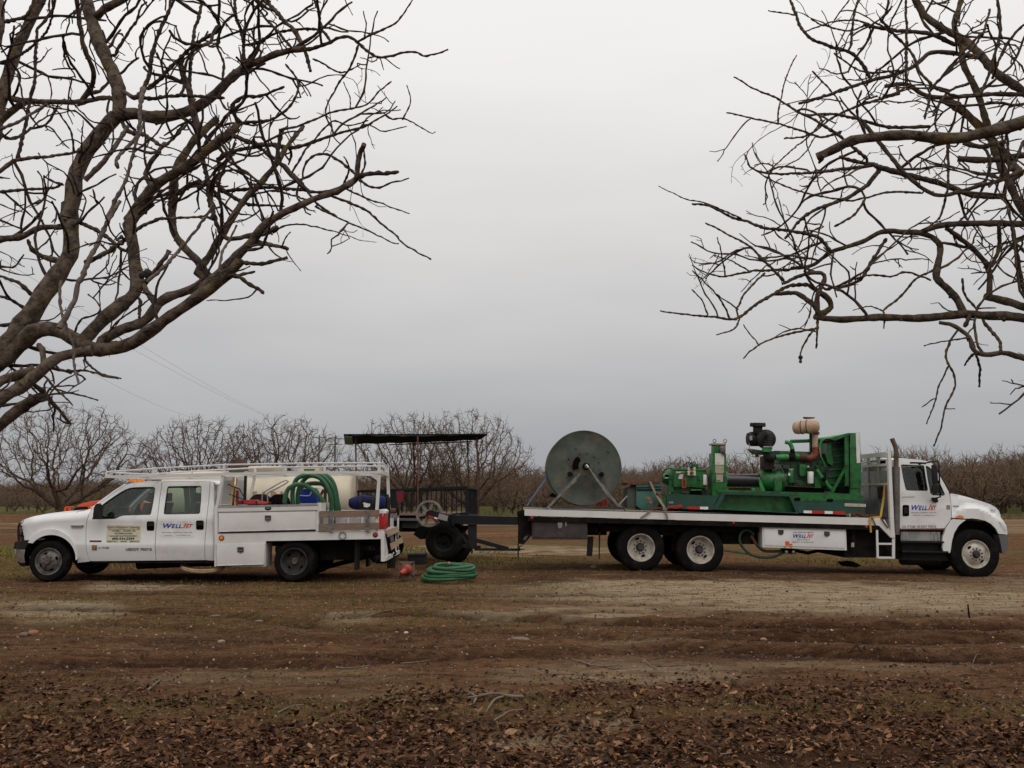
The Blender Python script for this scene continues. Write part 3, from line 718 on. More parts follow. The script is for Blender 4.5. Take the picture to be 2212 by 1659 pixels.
LIMBS_L = [
 (23, [(-420, 1500), (-150, 1180), (0, 1050), (150, 880), (300, 640), (420, 480), (500, 350), (500, 200), (490, 0)], 100, 60, 6.6, 7.0, 1.0),
 (21, [(528, 1640), (560, 1400), (620, 1200), (720, 1050), (880, 870)], 72, 68, 7.0, 7.1, .6),
 (21, [(900, 880), (900, 700), (860, 550), (800, 430), (740, 280), (690, 120), (640, -40)], 66, 55, 7.1, 7.3, .8),
 (21, [(700, 150), (800, 60), (960, -20)], 42, 30, 7.3, 7.2, .6),
 (21, [(880, 880), (1000, 860), (1150, 890), (1300, 870), (1480, 820), (1620, 720), (1790, 545)], 62, 38, 7.1, 6.9, 1),
 (22, [(-10, 690), (120, 560), (300, 460), (450, 400), (650, 365)], 38, 27, 6.9, 6.8, 1),
 (22, [(650, 375), (750, 360), (900, 290), (1000, 290), (1120, 390), (1230, 435), (1450, 390), (1560, 420), (1730, 370)], 17, 7, 6.8, 6.6, .25),
 (22, [(1060, 305), (1200, 240), (1340, 170), (1400, 90), (1450, 15)], 11, 6, 6.7, 6.6, .15),
 (22, [(1100, 290), (1110, 190), (1090, 70)], 8, 5, 6.7, 6.7, .1),
 (22, [(640, 370), (560, 230), (480, 150), (400, 60), (330, -10)], 22, 16, 6.8, 7.0, .6),
 (22, [(650, 400), (665, 470), (690, 540)], 18, 12, 6.8, 6.7, 0),
 (22, [(660, 330), (770, 240), (760, 120), (820, -10)], 9, 8, 6.8, 6.9, .3),
 (22, [(830, 300), (770, 230), (680, 220), (560, 220), (440, 240), (340, 300), (200, 470)], 13, 10, 6.9, 7.2, .6),
 (22, [(1050, 340), (990, 500), (900, 630), (820, 780), (805, 880), (860, 1010)], 10, 7, 6.8, 6.9, .4),
 (22, [(960, 540), (880, 540), (780, 480), (700, 440)], 8, 8, 6.8, 6.9, .3), (22, [(980, 530), (1075, 480)], 7, 4, 6.8, 6.8, 0),
 (22, [(190, 460), (170, 260), (120, 120), (110, -10)], 16, 12, 7, 7.3, .6),
 (22, [(540, 350), (400, 190), (300, 80), (180, -10)], 12, 9, 7, 7.2, .6),
 (21, [(-20, 725), (200, 760), (420, 770), (640, 765), (800, 740), (900, 760)], 30, 20, 7.0, 7.1, 1),
 (21, [(600, 790), (700, 640), (700, 520), (640, 350), (600, 150), (580, -20)], 26, 20, 7.0, 6.7, .8),
 (21, [(-120, 1250), (-30, 950), (10, 720), (60, 560), (130, 350), (220, 180), (320, -20)], 62, 44, 7.6, 7.8, .8),
 (21, [(-60, 960), (60, 860), (180, 770)], 40, 30, 7.7, 7.6, .4),
 (21, [(-10, 330), (20, 150), (10, -20)], 25, 20, 7.5, 7.6, .5), (21, [(0, 170), (180, 130), (230, 60), (260, -10)], 18, 12, 7.5, 7.4, .5),
 (21, [(0, 480), (200, 390), (320, 280), (390, 150), (410, -10)], 14, 8, 6.6, 6.7, .5),
 (21, [(130, 1210), (180, 1000), (210, 830), (260, 600), (270, 400), (280, 220)], 16, 12, 7.2, 7.4, .8),
 (21, [(-10, 1300), (130, 1210), (300, 1190), (450, 1170), (560, 1160)], 20, 8, 7.2, 7.3, .6),
 (21, [(0, 1450), (200, 1430), (420, 1410), (470, 1380)], 14, 10, 7.2, 7.1, .6),
 (21, [(560, 1160), (540, 1000), (450, 860), (360, 790)], 9, 6, 7.2, 7.1, .4),
 (21, [(900, 900), (980, 1000), (1080, 1010), (1200, 1090), (1270, 1080), (1440, 900)], 22, 10, 7.1, 6.8, .6),
 (21, [(1140, 1400), (1110, 1300), (1200, 1150), (1240, 1080)], 24, 20, 6.7, 6.8, .5),
 (21, [(930, 690), (1040, 740), (1120, 600), (1150, 430), (1230, 190), (1330, -10)], 20, 14, 7.0, 6.8, .8),
 (21, [(1000, 740), (1150, 750), (1300, 730), (1500, 730), (1690, 740)], 18, 12, 7.0, 6.8, .6),
 (21, [(1120, 670), (1250, 550), (1400, 400), (1500, 320), (1640, 230), (1650, 170), (1560, 40), (1490, -10)], 18, 14, 6.9, 6.6, .8),
 (21, [(870, 420), (940, 280), (1030, 150), (1060, 50), (1110, 20)], 16, 8, 7.2, 7.1, .6),
 (21, [(1660, 740), (1700, 480), (1640, 340), (1700, 170), (1778, 110)], 12, 10, 6.8, 6.7, .8),
 (21, [(1500, 1000), (1430, 700), (1370, 520), (1370, 420)], 36, 22, 7.2, 7.0, .7),
 (21, [(1620, 1659), (1570, 1380), (1500, 1060), (1440, 700), (1460, 300), (1530, 40)], 20, 14, 7.5, 7.3, .8),
 (21, [(480, 1400), (400, 1370), (330, 1320)], 12, 6, 7.1, 7.0, 0),
 (23, [(-400, 1560), (-100, 1200), (60, 1080), (170, 980), (280, 890), (420, 900), (520, 950), (620, 1010), (750, 1020), (900, 990), (1060, 890), (1200, 790), (1330, 700), (1450, 610), (1560, 520), (1680, 400)], 74, 44, 6.3, 6.1, .6),
 (24, [(0, 950), (150, 800), (300, 650), (450, 500), (560, 360), (700, 260), (860, 180), (1060, 100), (1200, 50), (1320, -10)], 62, 32, 6.1, 6.0, .45),
 (22, [(880, 1455), (950, 1410), (1020, 1370), (1060, 1320)], 32, 26, 6.0, 6.0, .4),
 (22, [(1035, 1330), (1050, 1180), (1085, 1100)], 24, 24, 6.0, 5.95, 0), (22, [(1050, 1345), (1120, 1320), (1230, 1310), (1350, 1298)], 22, 14, 6.0, 5.95, 0),
 (22, [(1050, 1350), (1180, 1425), (1300, 1380), (1430, 1345)], 12, 6, 6.0, 5.9, .1),
 (22, [(1060, 1350), (960, 1260), (880, 1200), (800, 1160), (710, 1180), (640, 1260), (620, 1380)], 12, 9, 6.0, 6.1, .1),
 (22, [(940, 1400), (970, 1270), (935, 1180)], 11, 6, 6.0, 5.9, 0), (22, [(1070, 1320), (1100, 1230), (1095, 1120)], 9, 8, 6.0, 6.0, 0),
 (24, [(1200, 70), (1400, 150), (1530, 200), (1680, 350), (1800, 430), (1860, 510), (2000, 600), (2125, 665)], 15, 8, 6.0, 5.8, .1),
 (24, [(1050, 170), (1200, 250), (1400, 350), (1600, 430), (1780, 515), (1840, 518)], 12, 6, 6.0, 5.9, .12),
 (24, [(1340, 10), (1500, 90), (1700, 155), (1925, 243)], 11, 6, 6.0, 5.9, .1),
 (24, [(650, 420), (750, 360), (900, 335), (1050, 370), (1250, 410), (1400, 460), (1500, 495), (1625, 505)], 11, 3, 6.1, 6.0, .12),
 (24, [(490, 505), (620, 540), (740, 560), (795, 578)], 28, 18, 6.1, 6.0, 0), (24, [(775, 580), (850, 710), (912, 778)], 7, 4, 6.0, 6.0, .1), (24, [(740, 545), (770, 470), (815, 415)], 9, 6, 6.0, 6.0, 0),
 (24, [(330, 690), (480, 715), (650, 690), (785, 655)], 24, 18, 6.1, 6.0, 0),
 (24, [(210, 830), (320, 820), (420, 880), (510, 940), (560, 985)], 22, 18, 6.1, 6.0, 0), (24, [(510, 945), (400, 1035), (250, 1050), (110, 1055), (25, 1065)], 10, 5, 6.0, 6.0, .1),
 (24, [(240, 815), (330, 780), (435, 735)], 10, 6, 6.1, 6.1, .1),
 (24, [(230, 475), (350, 460), (470, 440), (560, 430), (690, 360)], 27, 24, 6.4, 6.3, .2),
 (23, [(590, 960), (700, 840), (850, 700), (960, 600), (950, 400), (930, 250), (920, 150), (980, 60), (1070, -20)], 60, 46, 6.3, 6.7, .6),
 (21, [(980, 1659), (1100, 1480), (1180, 1400), (1300, 1320), (1450, 1230), (1560, 1140), (1700, 1040), (1790, 960)], 50, 40, 6.7, 6.6, .8),
 (22, [(-10, 1060), (40, 1030), (100, 980), (160, 920)], 40, 26, 6.6, 6.6, .5),
 (22, [(90, 1020), (230, 1080), (400, 1100), (560, 1120), (700, 1080), (900, 1010), (1100, 960), (1250, 870), (1355, 800)], 22, 6, 6.6, 6.3, .4),
 (22, [(1250, 870), (1300, 900), (1400, 900), (1500, 950), (1600, 1010), (1635, 1000)], 8, 4, 6.4, 6.3, .1), (22, [(1380, 905), (1440, 780), (1415, 650)], 7, 4, 6.4, 6.3, .1), (22, [(1300, 900), (1220, 850), (1150, 820)], 6, 3, 6.4, 6.4, .1),
 (22, [(130, 935), (300, 920), (400, 900), (520, 810), (600, 640), (500, 480)], 15, 8, 6.6, 6.5, .6),
 (22, [(150, 940), (100, 800), (180, 730), (330, 720), (490, 650)], 19, 10, 6.6, 6.5, .6),
 (22, [(460, 975), (600, 945), (800, 870), (960, 830), (1110, 800), (1200, 700), (1305, 610)], 11, 6, 6.6, 6.4, .3),
 (22, [(560, 1280), (700, 1070), (800, 960), (880, 910), (1000, 950), (1125, 905)], 10, 6, 6.6, 6.4, .3), (22, [(990, 820), (980, 740), (935, 620)], 6, 4, 6.5, 6.5, .1),
 (24, [(-60, 790), (50, 640), (110, 540), (180, 430), (260, 290), (350, 150), (440, 30)], 48, 34, 6.3, 6.5, .4),
 (22, [(220, 1480), (320, 1370), (420, 1250), (520, 1110), (640, 950)], 32, 17, 6.5, 6.5, .6), (22, [(420, 1250), (450, 1080), (455, 970)], 22, 18, 6.5, 6.4, .4),
 (24, [(170, 430), (110, 300), (60, 150), (35, -10)], 24, 20, 6.4, 6.6, .5),
 (22, [(-10, 1210), (120, 1140), (280, 1110), (380, 1170), (500, 1270), (600, 1360), (680, 1470), (730, 1540), (890, 1640)], 18, 9, 6.7, 6.2, .4),
 (22, [(0, 1450), (160, 1430), (400, 1420), (620, 1440), (800, 1450), (950, 1400)], 16, 12, 6.5, 6.2, .3), (22, [(280, 1460), (420, 1440), (560, 1480), (680, 1520)], 9, 8, 6.4, 6.2, .3),
 (22, [(-10, 1400), (80, 1480), (200, 1540), (330, 1550), (490, 1557)], 20, 8, 6.6, 6.4, .2),
 (22, [(10, 1080), (120, 1240), (230, 1400), (290, 1540)], 13, 12, 6.7, 6.5, .6), (22, [(60, 1220), (200, 1300), (320, 1380), (410, 1400)], 10, 9, 6.6, 6.4, .5),
 (23, [(720, 960), (850, 890), (1000, 840), (1070, 770), (1120, 700), (1200, 650), (1300, 620), (1420, 560), (1480, 500)], 45, 34, 6.2, 6.4, .3),
 (23, [(1480, 520), (1400, 410), (1290, 290), (1220, 180), (1205, 0)], 36, 30, 6.4, 6.8, .3),
 (21, [(1300, 1680), (1310, 1500), (1330, 1280), (1420, 1130), (1530, 1000), (1640, 900)], 40, 34, 6.8, 6.9, .5), (21, [(1350, 1460), (1450, 1390), (1600, 1380), (1690, 1290), (1640, 1220), (1700, 1160)], 22, 14, 6.8, 6.6, .5),
 (23, [(-420, 1720), (-150, 1420), (0, 1250), (120, 1210), (240, 1160)], 52, 40, 6.7, 6.5, .5),
 (23, [(-300, 1640), (0, 1385), (150, 1290), (280, 1180), (400, 1090), (520, 1060), (650, 1040)], 62, 40, 6.1, 6.3, .5),
 (23, [(-300, 1820), (0, 1560), (120, 1470), (220, 1400), (300, 1360)], 55, 42, 6.4, 6.3, .3),
 (23, [(280, 1360), (450, 1330), (560, 1350), (690, 1380)], 10, 5, 6.3, 6.2, .2), (23, [(340, 1230), (380, 1290), (440, 1350), (510, 1415)], 10, 5, 6.2, 6.1, .2),
 (23, [(600, 1105), (720, 1200), (860, 1230)], 10, 6, 6.2, 6.0, .2), (23, [(420, 1175), (600, 1175), (720, 1210), (835, 1240)], 10, 6, 6.2, 6.0, .2),
 (23, [(310, 1270), (340, 1400), (370, 1470)], 9, 5, 6.2, 6.1, .2), (23, [(310, 1130), (300, 1040), (280, 990)], 26, 22, 6.6, 6.5, 0),
 (23, [(0, 250), (150, 230), (280, 170), (420, 160)], 30, 22, 7.2, 7.0, .8), (23, [(400, 400), (280, 370), (210, 310), (190, 250)], 26, 12, 7.0, 6.8, .3),
 (23, [(600, 410), (720, 360), (850, 280), (960, 180), (1100, 110), (1250, 100), (1440, 90)], 22, 8, 6.9, 6.4, .2),
 (23, [(1000, 560), (1080, 690), (1110, 720)], 24, 20, 6.3, 6.2, 0), (23, [(1020, 560), (1080, 480), (1150, 400), (1190, 330)], 24, 16, 6.4, 6.4, .3),
 (23, [(560, 130), (700, 200), (850, 310), (940, 360)], 18, 12, 6.9, 6.6, .6), (23, [(240, 650), (130, 560), (0, 510)], 18, 10, 6.8, 6.8, .8), (23, [(180, 740), (60, 670), (-20, 650)], 14, 10, 6.8, 6.8, .8), (23, [(100, 850), (0, 860), (-60, 850)], 18, 12, 6.8, 6.8, .5),
 (23, [(530, 910), (570, 820), (700, 770), (690, 700), (620, 640)], 9, 5, 6.5, 6.4, .3), (23, [(740, 960), (830, 830), (960, 740), (1060, 670)], 9, 6, 6.3, 6.2, .2),
 (23, [(990, 680), (985, 800)], 13, 11, 6.4, 6.3, 0), (23, [(1600, 520), (1700, 495), (1800, 480)], 15, 10, 6.1, 6.1, 0),
]
SUCK_L = [
 (23, [(420, 880), (520, 680), (600, 450), (700, 250), (770, 100), (840, -20)], 24, 14, 6.1, 6.3),
 (21, [(810, 1659), (950, 1350), (1010, 1150), (1060, 1000), (1090, 920)], 18, 10, 6.3, 6.4),
 (23, [(1040, 550), (1180, 420), (1270, 310), (1400, 160), (1510, -10)], 15, 9, 6.2, 6.3),
 (23, [(1530, 500), (1560, 350), (1620, 250), (1670, 150)], 12, 8, 6.2, 6.3), (23, [(430, 540), (425, 700), (460, 860), (510, 1000), (530, 1130), (550, 1270)], 12, 9, 6.2, 6.1),
 (21, [(0, 980), (140, 920), (290, 830), (360, 790)], 14, 12, 6.8, 6.8), (21, [(640, 1360), (760, 1240), (860, 1120), (970, 950)], 26, 18, 6.9, 7.0),
 (21, [(1040, 1020), (930, 1140), (880, 1210), (900, 1270)], 18, 14, 6.6, 6.5), (21, [(1090, 660), (1060, 800), (1060, 900), (1040, 1020)], 20, 15, 6.7, 6.6)]
CFG_L = [(2.7, .3, 1.1, .0118, .06, .17, .01, 6), (3.6, .15, .55, .0082, .045, .22, .01, 5), (3.8, .06, .24, .0064, .035, .26, .02, 4), (6, .02, .05, .0056, .02, .3, .02, 4)]
TL = foretree('walnut_tree', 'big bare walnut tree at the left whose thick limbs arch over the white pickup', [Vector((-4.6, 6.4, -.1)), Vector((-4.75, 6.45, .6)), Vector((-4.85, 6.5, 1.3))], .2,
         LIMBS_L, SUCK_L, CFG_L, ok_left, 11, BARK1, [P(-190, 930, 6.55), P(-190, 700, 6.9), P(-170, 420, 7.3), P(-150, 120, 7.5), P(-130, -150, 7.6)], -1)
LIMBS_R = [
 (26, [(2700, 720), (2400, 700), (2212, 690), (2050, 680), (1850, 670), (1600, 690), (1300, 690), (1150, 700), (1000, 690), (945, 680)], 38, 22, 7.6, 8.2, .25),
 (26, [(1850, 665), (1800, 570), (1700, 470), (1680, 430), (1700, 330), (1700, 240), (1600, 180), (1480, 170), (1350, 170), (1230, 230), (1050, 290), (940, 370), (800, 390)], 28, 12, 7.9, 8.3, .7),
 (26, [(1600, 165), (1700, 130), (1900, 120), (2212, 125), (2500, 180)], 20, 26, 8.0, 8.0, .6),
 (26, [(960, 680), (1040, 630), (1020, 570), (910, 490)], 24, 17, 8.2, 8.2, .4), (26, [(910, 490), (780, 500), (620, 590), (500, 680), (440, 700), (300, 680), (180, 670), (10, 650)], 13, 5, 8.2, 8.0, .25),
 (26, [(430, 695), (380, 590), (300, 490), (205, 400)], 7, 4, 8.0, 8.0, .2), (26, [(295, 670), (260, 580), (200, 515)], 6, 4, 8.0, 8.0, 0), (26, [(490, 700), (460, 760), (350, 797)], 7, 4, 8.0, 8.0, 0), (26, [(470, 640), (520, 540), (640, 420)], 7, 7, 8.0, 8.2, .2),
 (26, [(480, 640), (400, 580), (345, 540)], 6, 4, 8.0, 8.0, .1), (26, [(760, 470), (640, 340), (560, 260), (440, 190), (280, 120)], 10, 5, 8.3, 8.2, .25),
 (26, [(790, 400), (620, 405), (500, 420), (400, 440), (300, 420), (205, 370)], 10, 4, 8.3, 8.2, .2), (26, [(400, 435), (380, 300), (355, 200)], 6, 4, 8.2, 8.1, 0), (26, [(560, 410), (450, 350), (340, 310)], 6, 4, 8.2, 8.1, .1),
 (26, [(1040, 290), (960, 200), (840, 170), (640, 145), (520, 100), (430, 75), (310, 10), (200, 0)], 13, 7, 8.3, 8.0, .25), (25, [(500, 1325), (300, 1235), (150, 1200), (0, 1125)], 6, 3, 8.0, 7.9, .1),
 (26, [(960, 695), (962, 780), (955, 875)], 9, 6, 8.2, 8.2, .1), (26, [(950, 750), (890, 830), (858, 900), (858, 960)], 7, 5, 8.2, 8.2, .1), (26, [(945, 755), (800, 785), (660, 830), (560, 890), (510, 938)], 8, 5, 8.2, 8.1, .1), (26, [(610, 860), (510, 730)], 5, 4, 8.1, 8.1, 0),
 (26, [(700, 545), (800, 540), (870, 560), (940, 610)], 13, 20, 8.4, 8.3, .2), (26, [(960, 660), (960, 560), (1000, 430), (880, 430), (750, 480)], 20, 10, 8.2, 8.1, .3),
 (26, [(1010, 520), (1200, 470), (1290, 350), (1380, 210)], 11, 11, 8.2, 8.1, .4), (26, [(1030, 520), (1250, 435), (1420, 435), (1500, 410), (1650, 460)], 7, 7, 8.1, 8.0, .3),
 (26, [(1360, 650), (1450, 580), (1560, 460), (1680, 390)], 8, 7, 8.0, 8.0, .2), (26, [(1360, 650), (1280, 620), (1175, 645)], 6, 3, 8.0, 8.0, .1), (26, [(1370, 700), (1365, 760)], 6, 4, 8, 8, 0),
 (26, [(1700, 715), (1800, 745), (1880, 810), (1910, 890), (1980, 915), (2100, 905), (2300, 970)], 14, 22, 7.8, 7.4, .25), (26, [(1970, 720), (2050, 820), (2070, 890)], 11, 11, 7.8, 7.6, .1), (26, [(1920, 910), (1945, 1000), (1940, 1112)], 9, 6, 7.8, 7.8, 0),
 (26, [(1765, 830), (1745, 930), (1795, 1090), (1740, 1230), (1710, 1350), (1665, 1468)], 8, 5, 7.8, 7.8, .05), (26, [(1755, 975), (1700, 1100), (1660, 1230), (1620, 1335)], 6, 4, 7.8, 7.8, .05), (26, [(1670, 1180), (1590, 1232)], 5, 3, 7.8, 7.8, 0), (26, [(1735, 1240), (1795, 1245)], 4, 3, 7.8, 7.8, 0),
 (26, [(1880, 810), (1770, 828), (1700, 840), (1605, 858)], 6, 4, 7.8, 7.8, .1), (26, [(1900, 910), (1850, 977)], 9, 5, 7.8, 7.8, 0), (26, [(1860, 670), (1880, 690), (1850, 750)], 14, 12, 7.9, 7.8, 0),
 (26, [(1980, 560), (2100, 590), (2212, 625), (2500, 720)], 27, 34, 8.2, 7.8, .3), (26, [(2000, 560), (2000, 400), (1920, 290), (1830, 210), (1740, 150)], 22, 18, 8.2, 8.0, .4), (26, [(2060, 130), (2060, 260), (2010, 380)], 15, 14, 8.1, 8.1, .4),
 (26, [(2140, 130), (2170, 300), (2200, 500), (2260, 620)], 16, 16, 8.3, 8.1, .5), (26, [(1840, 450), (1850, 540), (1930, 640)], 8, 8, 8, 8, .3),
 (25, [(1550, -10), (1620, 100), (1750, 190), (1870, 260), (1950, 340), (2050, 450), (2212, 560), (2600, 900)], 25, 34, 8.9, 8.2, .7),
 (25, [(1830, 0), (1790, 160), (1830, 280), (1850, 400), (1930, 560), (2000, 780), (2050, 950), (2130, 1130), (2220, 1290), (2500, 1600)], 19, 32, 9.0, 8.2, .7),
 (25, [(1730, 600), (1850, 680), (1960, 790), (2110, 960), (2180, 1050)], 30, 32, 8.8, 8.5, .5),
 (25, [(845, 628), (950, 600), (1100, 550), (1280, 490), (1430, 450), (1560, 390), (1640, 320), (1780, 320), (1950, 350)], 9, 19, 8.5, 8.7, .5),
 (25, [(1290, 490), (1220, 380), (1150, 310), (1050, 280), (930, 240), (860, 170), (830, 90), (795, -10)], 13, 9, 8.6, 8.5, .25), (25, [(830, 90), (740, 75), (660, 65)], 6, 4, 8.5, 8.5, .05),
 (25, [(1370, 520), (1500, 510), (1600, 570), (1700, 590), (1900, 580), (2020, 570), (2230, 575)], 16, 18, 8.5, 8.2, .6),
 (25, [(1340, 120), (1430, 210), (1530, 320), (1590, 440), (1680, 530), (1800, 575), (1930, 580), (1980, 500), (2040, 320), (2070, 180), (2060, -10)], 9, 11, 7.6, 7.6, .4),
 (25, [(450, 468), (560, 530), (700, 590), (850, 680), (960, 740), (1100, 830), (1260, 960)], 5, 12, 8.2, 8.4, .3), (25, [(405, 680), (570, 715), (720, 750), (860, 790), (990, 830), (1100, 800)], 5, 9, 8.2, 8.4, .3), (25, [(720, 750), (730, 640), (780, 450), (835, 335)], 6, 4, 8.2, 8.2, .15),
 (25, [(1240, 150), (1450, 185), (1650, 210), (1790, 270)], 12, 17, 8.7, 8.8, .5), (25, [(920, 115), (1000, 150), (1150, 185), (1250, 150)], 5, 7, 8.7, 8.7, .3), (25, [(890, 190), (1050, 130), (1200, 120), (1330, 170)], 5, 7, 8.7, 8.7, .3), (25, [(1160, 280), (1180, 100), (1215, -10)], 9, 8, 8.6, 8.6, .3),
 (25, [(1500, 500), (1500, 300), (1495, 0)], 11, 8, 8.5, 8.6, .4), (25, [(1060, 125), (1150, 0)], 5, 5, 8.7, 8.7, .1), (25, [(1060, 320), (1180, 410), (1300, 440), (1450, 430)], 6, 8, 8.6, 8.6, .4), (25, [(930, 430), (1050, 560), (1130, 700)], 6, 5, 8.5, 8.5, .4),
 (25, [(520, 940), (570, 1020), (700, 1055), (850, 1050), (1000, 1040), (1150, 1020), (1320, 1000)], 5, 14, 8.1, 8.3, .3), (25, [(570, 1020), (700, 1100), (900, 1170), (1130, 1215), (1250, 1200), (1400, 1160), (1600, 1170)], 5, 8, 8.1, 8.2, .3),
 (25, [(1320, 1010), (1500, 1060), (1700, 1110), (1900, 1180), (2080, 1190)], 22, 20, 8.3, 8.4, .6), (25, [(1340, 1020), (1260, 1120), (1150, 1190), (1000, 1250), (880, 1315), (760, 1450)], 18, 8, 8.3, 8.2, .5), (25, [(1250, 1200), (1180, 1300), (1060, 1370)], 9, 7, 8.2, 8.2, .4),
 (25, [(1810, 960), (2000, 970), (2250, 935)], 22, 25, 8.1, 7.9, .3), (25, [(1230, 730), (1400, 940), (1500, 1060), (1680, 1180), (1900, 1140), (2230, 1030)], 16, 15, 8.0, 7.8, .5),
 (25, [(655, 1045), (780, 930), (900, 830), (1010, 720)], 4, 6, 8.2, 8.3, .2), (25, [(730, 1028), (870, 950), (950, 830)], 4, 5, 8.2, 8.3, .2), (25, [(760, 840), (900, 820), (1010, 740), (1200, 640), (1450, 570)], 6, 9, 8.3, 8.4, .5), (25, [(880, 700), (1060, 690), (1250, 730), (1400, 770), (1640, 770)], 8, 14, 8.4, 8.4, .6),
 (25, [(1090, 950), (1180, 975), (1300, 1000)], 10, 16, 8.3, 8.3, .3), (25, [(1660, 700), (1750, 560), (1900, 500)], 8, 10, 8.2, 8.3, .5), (25, [(1750, 870), (1750, 1150), (1700, 1330)], 10, 8, 8.0, 8.0, .5), (25, [(1660, 520), (1850, 340), (1960, 210), (2000, 60)], 9, 8, 7.9, 7.9, .3),
 (25, [(1850, 860), (1950, 890), (2090, 860)], 22, 14, 8.0, 7.9, .3), (25, [(2212, 850), (2140, 1010), (2000, 1130)], 12, 8, 7.8, 7.8, .5), (25, [(2212, 150), (2100, 280), (2020, 480)], 10, 9, 8, 8, .5),
]
CFG_R = [(3.2, .35, 1.3, .0118, .06, .14, .0, 6), (3.5, .15, .65, .0084, .05, .19, .0, 5), (3.4, .06, .26, .0066, .04, .24, .0, 4), (5.5, .02, .05, .0058, .02, .3, .02, 4)]
TRR = foretree('walnut_tree', 'bare lichened walnut tree at the right spreading over the flatbed truck cab', [Vector((6.3, 7.9, -.1)), Vector((6.2, 7.9, .7)), Vector((5.95, 7.85, 1.4))], .22,
         LIMBS_R, [], CFG_R, ok_right, 23, BARK3, [P(2500, 930, 7.8), P(2420, 680, 7.9), P(2390, 400, 8.2), P(2400, 120, 8.5), P(2380, -120, 8.7)], 1)
LIMBS_F = [(25, [(2500, 640), (2330, 700), (2212, 735), (2100, 770), (1950, 810), (1750, 840), (1500, 820), (1300, 830), (1150, 860), (1050, 910), (955, 950)], 52, 30, 5.2, 5.6, .06),
           (25, [(1245, 810), (1205, 700), (1205, 640), (1232, 540)], 10, 6, 5.5, 5.4, 0), (25, [(2115, 850), (2110, 1000), (2095, 1200)], 10, 8, 5.3, 5.3, .1), (25, [(1000, 930), (985, 960), (965, 985)], 24, 8, 5.6, 5.6, 0), (25, [(1960, 230), (1940, 215), (1660, 520), (1640, 600), (1610, 720)], 9, 8, 5.6, 5.5, .15)]
foretree('walnut_tree', 'broken stubby grey branch reaching in from the right edge, nearest the camera', [Vector((4.6, 4.9, -.1)), Vector((4.55, 4.9, 1.2)), Vector((4.3, 5.0, 2.4)), Vector((3.6, 5.15, 3.3))], .14,
         LIMBS_F, [], CFG_R, ok_right, 31, BARK1, [P(2330, 250, 5.2), P(2360, 20, 5.2)], 1)

for rt_, k, x, y, Y, r_ in ((TL, 23, 1040, 492, 6.3, .035), (TL, 23, 1000, 505, 6.35, .025), (TRR, 26, 858, 930, 8.2, .022), (TRR, 26, 858, 955, 8.2, .016)):
    p_ = P(*C1(k, x, y), Y); hb = MB().lathe([(.001, -r_), (r_ * .6, -r_ * .8), (r_, 0), (r_ * .7, r_ * .7), (.001, r_)], p_, (.3, .2, 1), 8).build('walnut_husk', HUSK, rt_)
